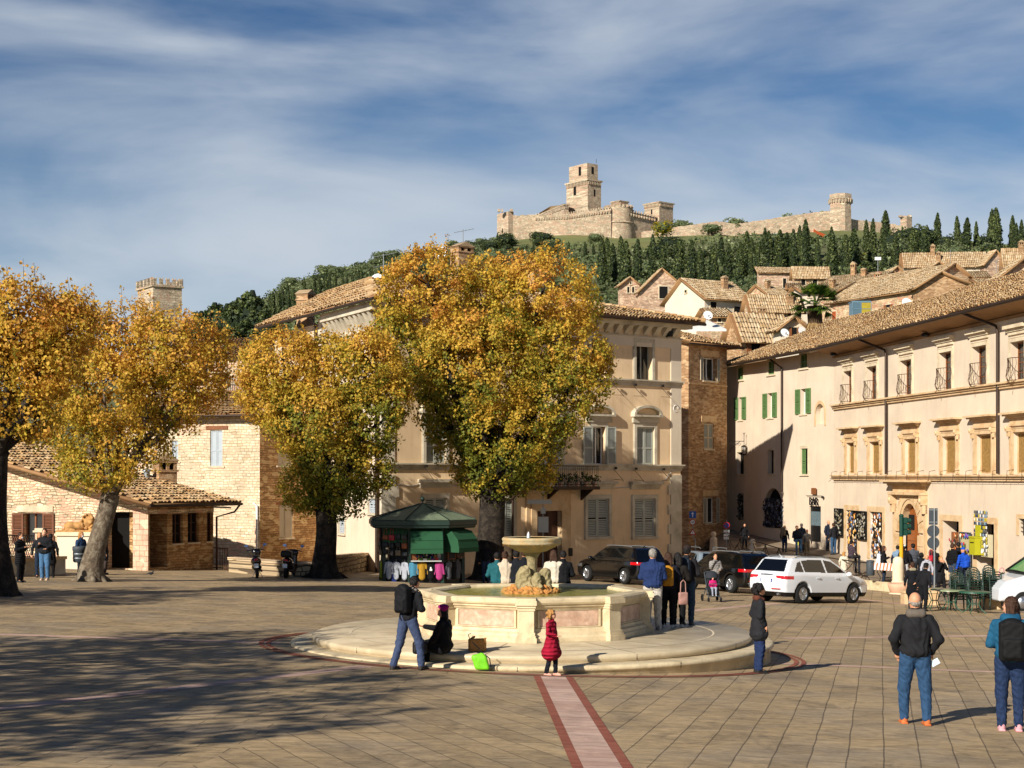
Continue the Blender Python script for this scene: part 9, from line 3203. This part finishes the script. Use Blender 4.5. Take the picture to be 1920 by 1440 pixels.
person('woman in black puffer coat looking at her phone at the far left', 38, 1092, 998, 70, '121216', '0d0d10', '0c0c0c', 'brown', 'short', ('phone', 'phone'), coat=.40, kind='p', mask=True)
person('man in dark jacket and light jeans facing the camera at the left', 84, 1088, 991, -4, '16181c', '426484', 'c2a88c', 'brown', 'short', ('phone', 'front'), thick=1.1, skin='skin2')
person('blonde woman mostly hidden behind the man in light jeans', 76, 1084, 996, 20, '1a1c20', '1c2a3c', '141414', 'blond', 'long', ('down', 'down'), H=1.60, pos=G(74, 1083), thick=.95)
person('person in long black coat behind and right of the man in light jeans', 95, 1083, 1000, 190, '0d0d0f', '0c0c0e', '0c0c0c', 'dark', 'short', ('down', 'down'), coat=.35)
person('long-haired blonde woman in denim jacket and mask beside the waste bin', 152, 1084, 996, 60, '1d3350', '15181c', 'b8b4ac', 'blond', 'long', ('front', 'front'), mask=True)
person('dark-clad person half hidden behind the speckled trunk', 197, 1077, 1000, 100, '17171b', '3a302c', '1c1c1c', 'dark', 'short', ('down', 'down'), coat=.4)
person('dark hooded person in blue jeans standing before the big trunk right of the kiosk', 911, 1091, 1027, 185, '101118', '1d2b45', '101010', 'dark', 'long', ('down', 'down'), H=1.70, pos=G(911, 1093))
def rim(px, dy=.0): return Vector(((px - 960) / F * (34.4 + dy), 34.4 + dy, FC.z + .84 - .40))
SG_ = 'people sitting on the far rim of the basin'
for (px, tp, hr_, hs_, H_, lb_, ln, kd, am) in ((947, 'b5a690', 'brown', 'bun', 1.42, 'woman in cream knit sweater sitting on the far rim left of the bowl', 4, 'c', ('front', 'front')), (932, '1a5056', 'dark', 'short', 1.40, 'person with a teal sleeve raised, leftmost on the far rim', 8, 'c', ('face', 'front')),
         (968, '12151a', 'dark', 'short', 1.46, 'person in black speckled coat on the far rim beside the cream sweater', 6, 'c', ('front', 'front')), (984, '101318', 'brown', 'short', 1.50, 'short-haired man in dark patterned coat on the far rim behind the rock figure', 0, 'c', ('front', 'front')),
         (1038, 'c2b8a4', 'brown', 'vlong', 1.46, 'woman in white blouse with very long brown hair on the far rim', 2, 'c', ('front', 'front')), (1056, '0f0f12', 'dark', 'short', 1.44, 'dark-clad person with a cap, rightmost on the far rim', 4, 'c', ('front', 'front'))):
 pp = rim(px)
 person(lb_, px, 1100, 1030, 180, tp, '16181c', '141414', hr_, hs_, am, sit=.27, H=H_ * 1.02, h=.017, lean=ln, pos=pp, group=None)
person('person in a white shirt and dark vest bending forward behind the white-bloused woman', 1024, 1100, 1008, 250, 'c9c9c6', '1c1f28', '141414', 'dark', 'short', ('reach', 'down'), lean=42, H=1.7, h=.018, pos=(rim(1030, 1.4).x, 35.9, ZP(1, 35.9)))
person('bearded man standing behind the far rim, left of the bowl', 944, 1100, 1010, 12, '14161c', '1c1f28', '141414', 'brown', 'short', ('down', 'down'), H=1.6, h=.018, pos=((945 - 960) / F * 36.2, 36.2, ZP(0, 36.2)), skin='skin2')
def onr(px, row): return G(px, row)
lst = [
 (1471, 1035, 985, 'woman with blond hair and taupe backpack walking up the shaded lane', 150, '17181c', '1c2740', 'blond', 'short', {}),
 (1494, 1047, 990, 'man in dark sweater and light jeans sitting on the iron railing', 5, '101622', '456684', 'brown', 'short', dict(sit=.48, arms=('lap', 'lap'), lift=1)),
 (1503, 1036, 981, 'person in dark blue jacket just behind the man on the railing', 195, '16202e', '15181f', 'grey', 'short', {}),
 (1513, 1044, 992, 'older man in grey vest and khaki trousers facing the square', 3, '77726c', '7a6f58', 'grey', 'bald', {}),
 (1553, 1033, 975, 'bald man in navy jacket at the edge of the sunlit wall', 40, '1a2030', '1e2634', 'grey', 'bald', {}),
 (1563, 1040, 980, 'man in black vest and grey sleeves beside the bald navy-jacketed man', 205, '1c1c20', '2f4a66', 'brown', 'short', {}),
 (1396, 1029, 981, 'lone dark figure walking in the shaded lane by the railing', 10, '111114', '121216', 'dark', 'short', dict(stride=.06)),
 (1381, 982, 948, 'leftmost dark figure far up the shaded lane', 30, '131a2c', '121216', 'dark', 'short', {}),
 (1395, 984, 949, 'dark red-jacketed figure far up the shaded lane', -30, '2a1214', '121216', 'dark', 'short', {}),
 (1657, 1096, 1023, 'woman in black leather jacket reading her phone beside the display doorway', 75, '101012', '1a2536', 'brown', 'long', dict(arms=('phone', 'phone'), shoe='c4c4c4')),
 (1683, 1090, 1022, 'person in light denim jacket left of the traffic light pole', 170, '6b8298', '26303e', 'dark', 'short', {}),
 (1695, 1097, 1021, 'person with white cap and dark jacket behind the traffic light pole', 178, '141418', 'b5b5b5', 'dark', 'short', dict(hat=('c9c9c9', 'cap'))),
 (1712, 1094, 1019, 'broad man in grey striped puffer jacket and black cap before the portal', 180, '4a4e56', '1b2230', 'dark', 'short', dict(kind='p', thick=1.2, hat=('121214', 'cap'))),
 (1727, 1098, 1036, 'person with black hair partly hidden behind the couple at the café tables', 190, '15161a', '1c1c22', 'dark', 'curly', {}),
 (1738, 1108, 1040, 'bald man in pale grey hooded top right of the leaning man', -20, '9c9ca4', '8a7f8c', 'grey', 'bald', dict(hood='9c9ca4')),
 (1752, 1097, 1024, 'person with a small red bag passing behind the road sign', 200, '1c1a20', '1c2432', 'dark', 'short', {}),
 (1786, 1101, 1012, 'person in shiny black puffer jacket at the third shop doorway', 120, '0f0f12', '2c3a4c', 'brown', 'short', dict(kind='p', thick=1.15)),
 (1797, 1097, 1016, 'dark-clad shopper between the black puffer and the blue coat', 190, '141216', '17171c', 'dark', 'short', {}),
 (1806, 1106, 1026, 'person in bright blue hooded puffer coat looking at the plates', 200, '1648b0', '151c2c', 'dark', 'none', dict(kind='p', hat=('1648b0', 'x'), thick=1.1)),
 (1764, 1120, 1043, 'reddish-haired woman in black walking with both hands at her mouth', 20, '121214', '111114', 'blond', 'short', dict(arms=('face', 'face'), stride=.10, coat=.40)),
 (1711, 1142, 1053, 'woman in black coat and short skirt with dark tights, back to the camera', 176, '0e0f14', '0c0c10', 'brown', 'short', dict(coat=.40, collar='8a8068', skirt=.36, arms=('back', 'down'))),
 (1731, 1146, 1054, 'man in black jacket bending his head toward the woman in the short skirt', 130, '131316', '0f1014', 'dark', 'short', dict(lean=14, hat=('111114', 'cap'), thick=1.08)),
 (1596, 1083, 1021, 'person in mauve-brown puffer with black hat sitting on the railing', 120, '463a42', '2a2a2e', 'dark', 'short', dict(sit=.50, kind='p', hat=('121214', 'x'), lift=1, arms=('lap', 'lap'))),
 (1582, 1086, 1034, 'small figure in a white coat leaning by the mauve puffer', 160, 'c2b8a4', '8c8478', 'blond', 'long', dict(coat=.3)),
 (1557, 1087, 1043, 'low figure in a black hat behind the roof of the white car', 180, '121216', '141418', 'dark', 'none', dict(hat=('0c0c0e', 'beret')))]
ppl = {}
for (px, row, hd_, lb_, yw, tp, lg, hr_, hs_, kw) in lst:
 kw = dict(kw)
 lf = kw.pop('lift', 0)
 ar = kw.pop('arms', ('down', 'down'))
 p = G(px, row)
 H = min(1.86, max(1.2, (row - hd_) / F * p.y))
 if lf:
  p = p + Vector((0, 0, .18))
  H = 1.62
 ppl[px] = person(lb_, px, row, hd_, yw, tp, lg, kw.pop('shoe', '17171a'), hr_, hs_, ar, H=H, pos=p, **kw)
def hpx(px): return 1.65
pack('taupe backpack on the blond woman in the lane', ppl[1471], '6a5f50', 1.6)
pack('white backpack on the woman reading her phone', ppl[1657], 'c9c9c9', 1.6)
pack('blue backpack on the hooded blue-coated person', ppl[1806], '1545a8', 1.65)
q = G(1764, 1120)
bag('large cream tote bag swinging from the walking woman', q + Vector((.38, -.1, .85)), .2, .20, .17, .08, 'b8a284')
bag('small red bag behind the road sign', G(1752, 1097) + Vector((-.20, -.15, 1.15)), 0, .09, .14, .05, 'a81c2c')
bag('bright pink flowered beach bag by the white car', G(1874, 1128) + Vector((0, -.3, .75)), .2, .16, .30, .05, 'c2447c')
pg = G(283, 1080)
v, q_ = sdf_mesh([('e', (0, 0, .10), (.10, .05, .05)), ('c', (.06, 0, .13), (.09, 0, .18), .025, .022), ('c', (-.06, 0, .10), (-.18, 0, .07), .03, .015), ('c', (.0, .01, .05), (.0, .01, .0), .008, .006)], .012, .02)
o = mesh_np('pigeon', v, q_, cloth('24262c'), None, True)
o.location = pg
tag(o, 'dark pigeon walking on the paving right of the dark doorway', 'pigeon')
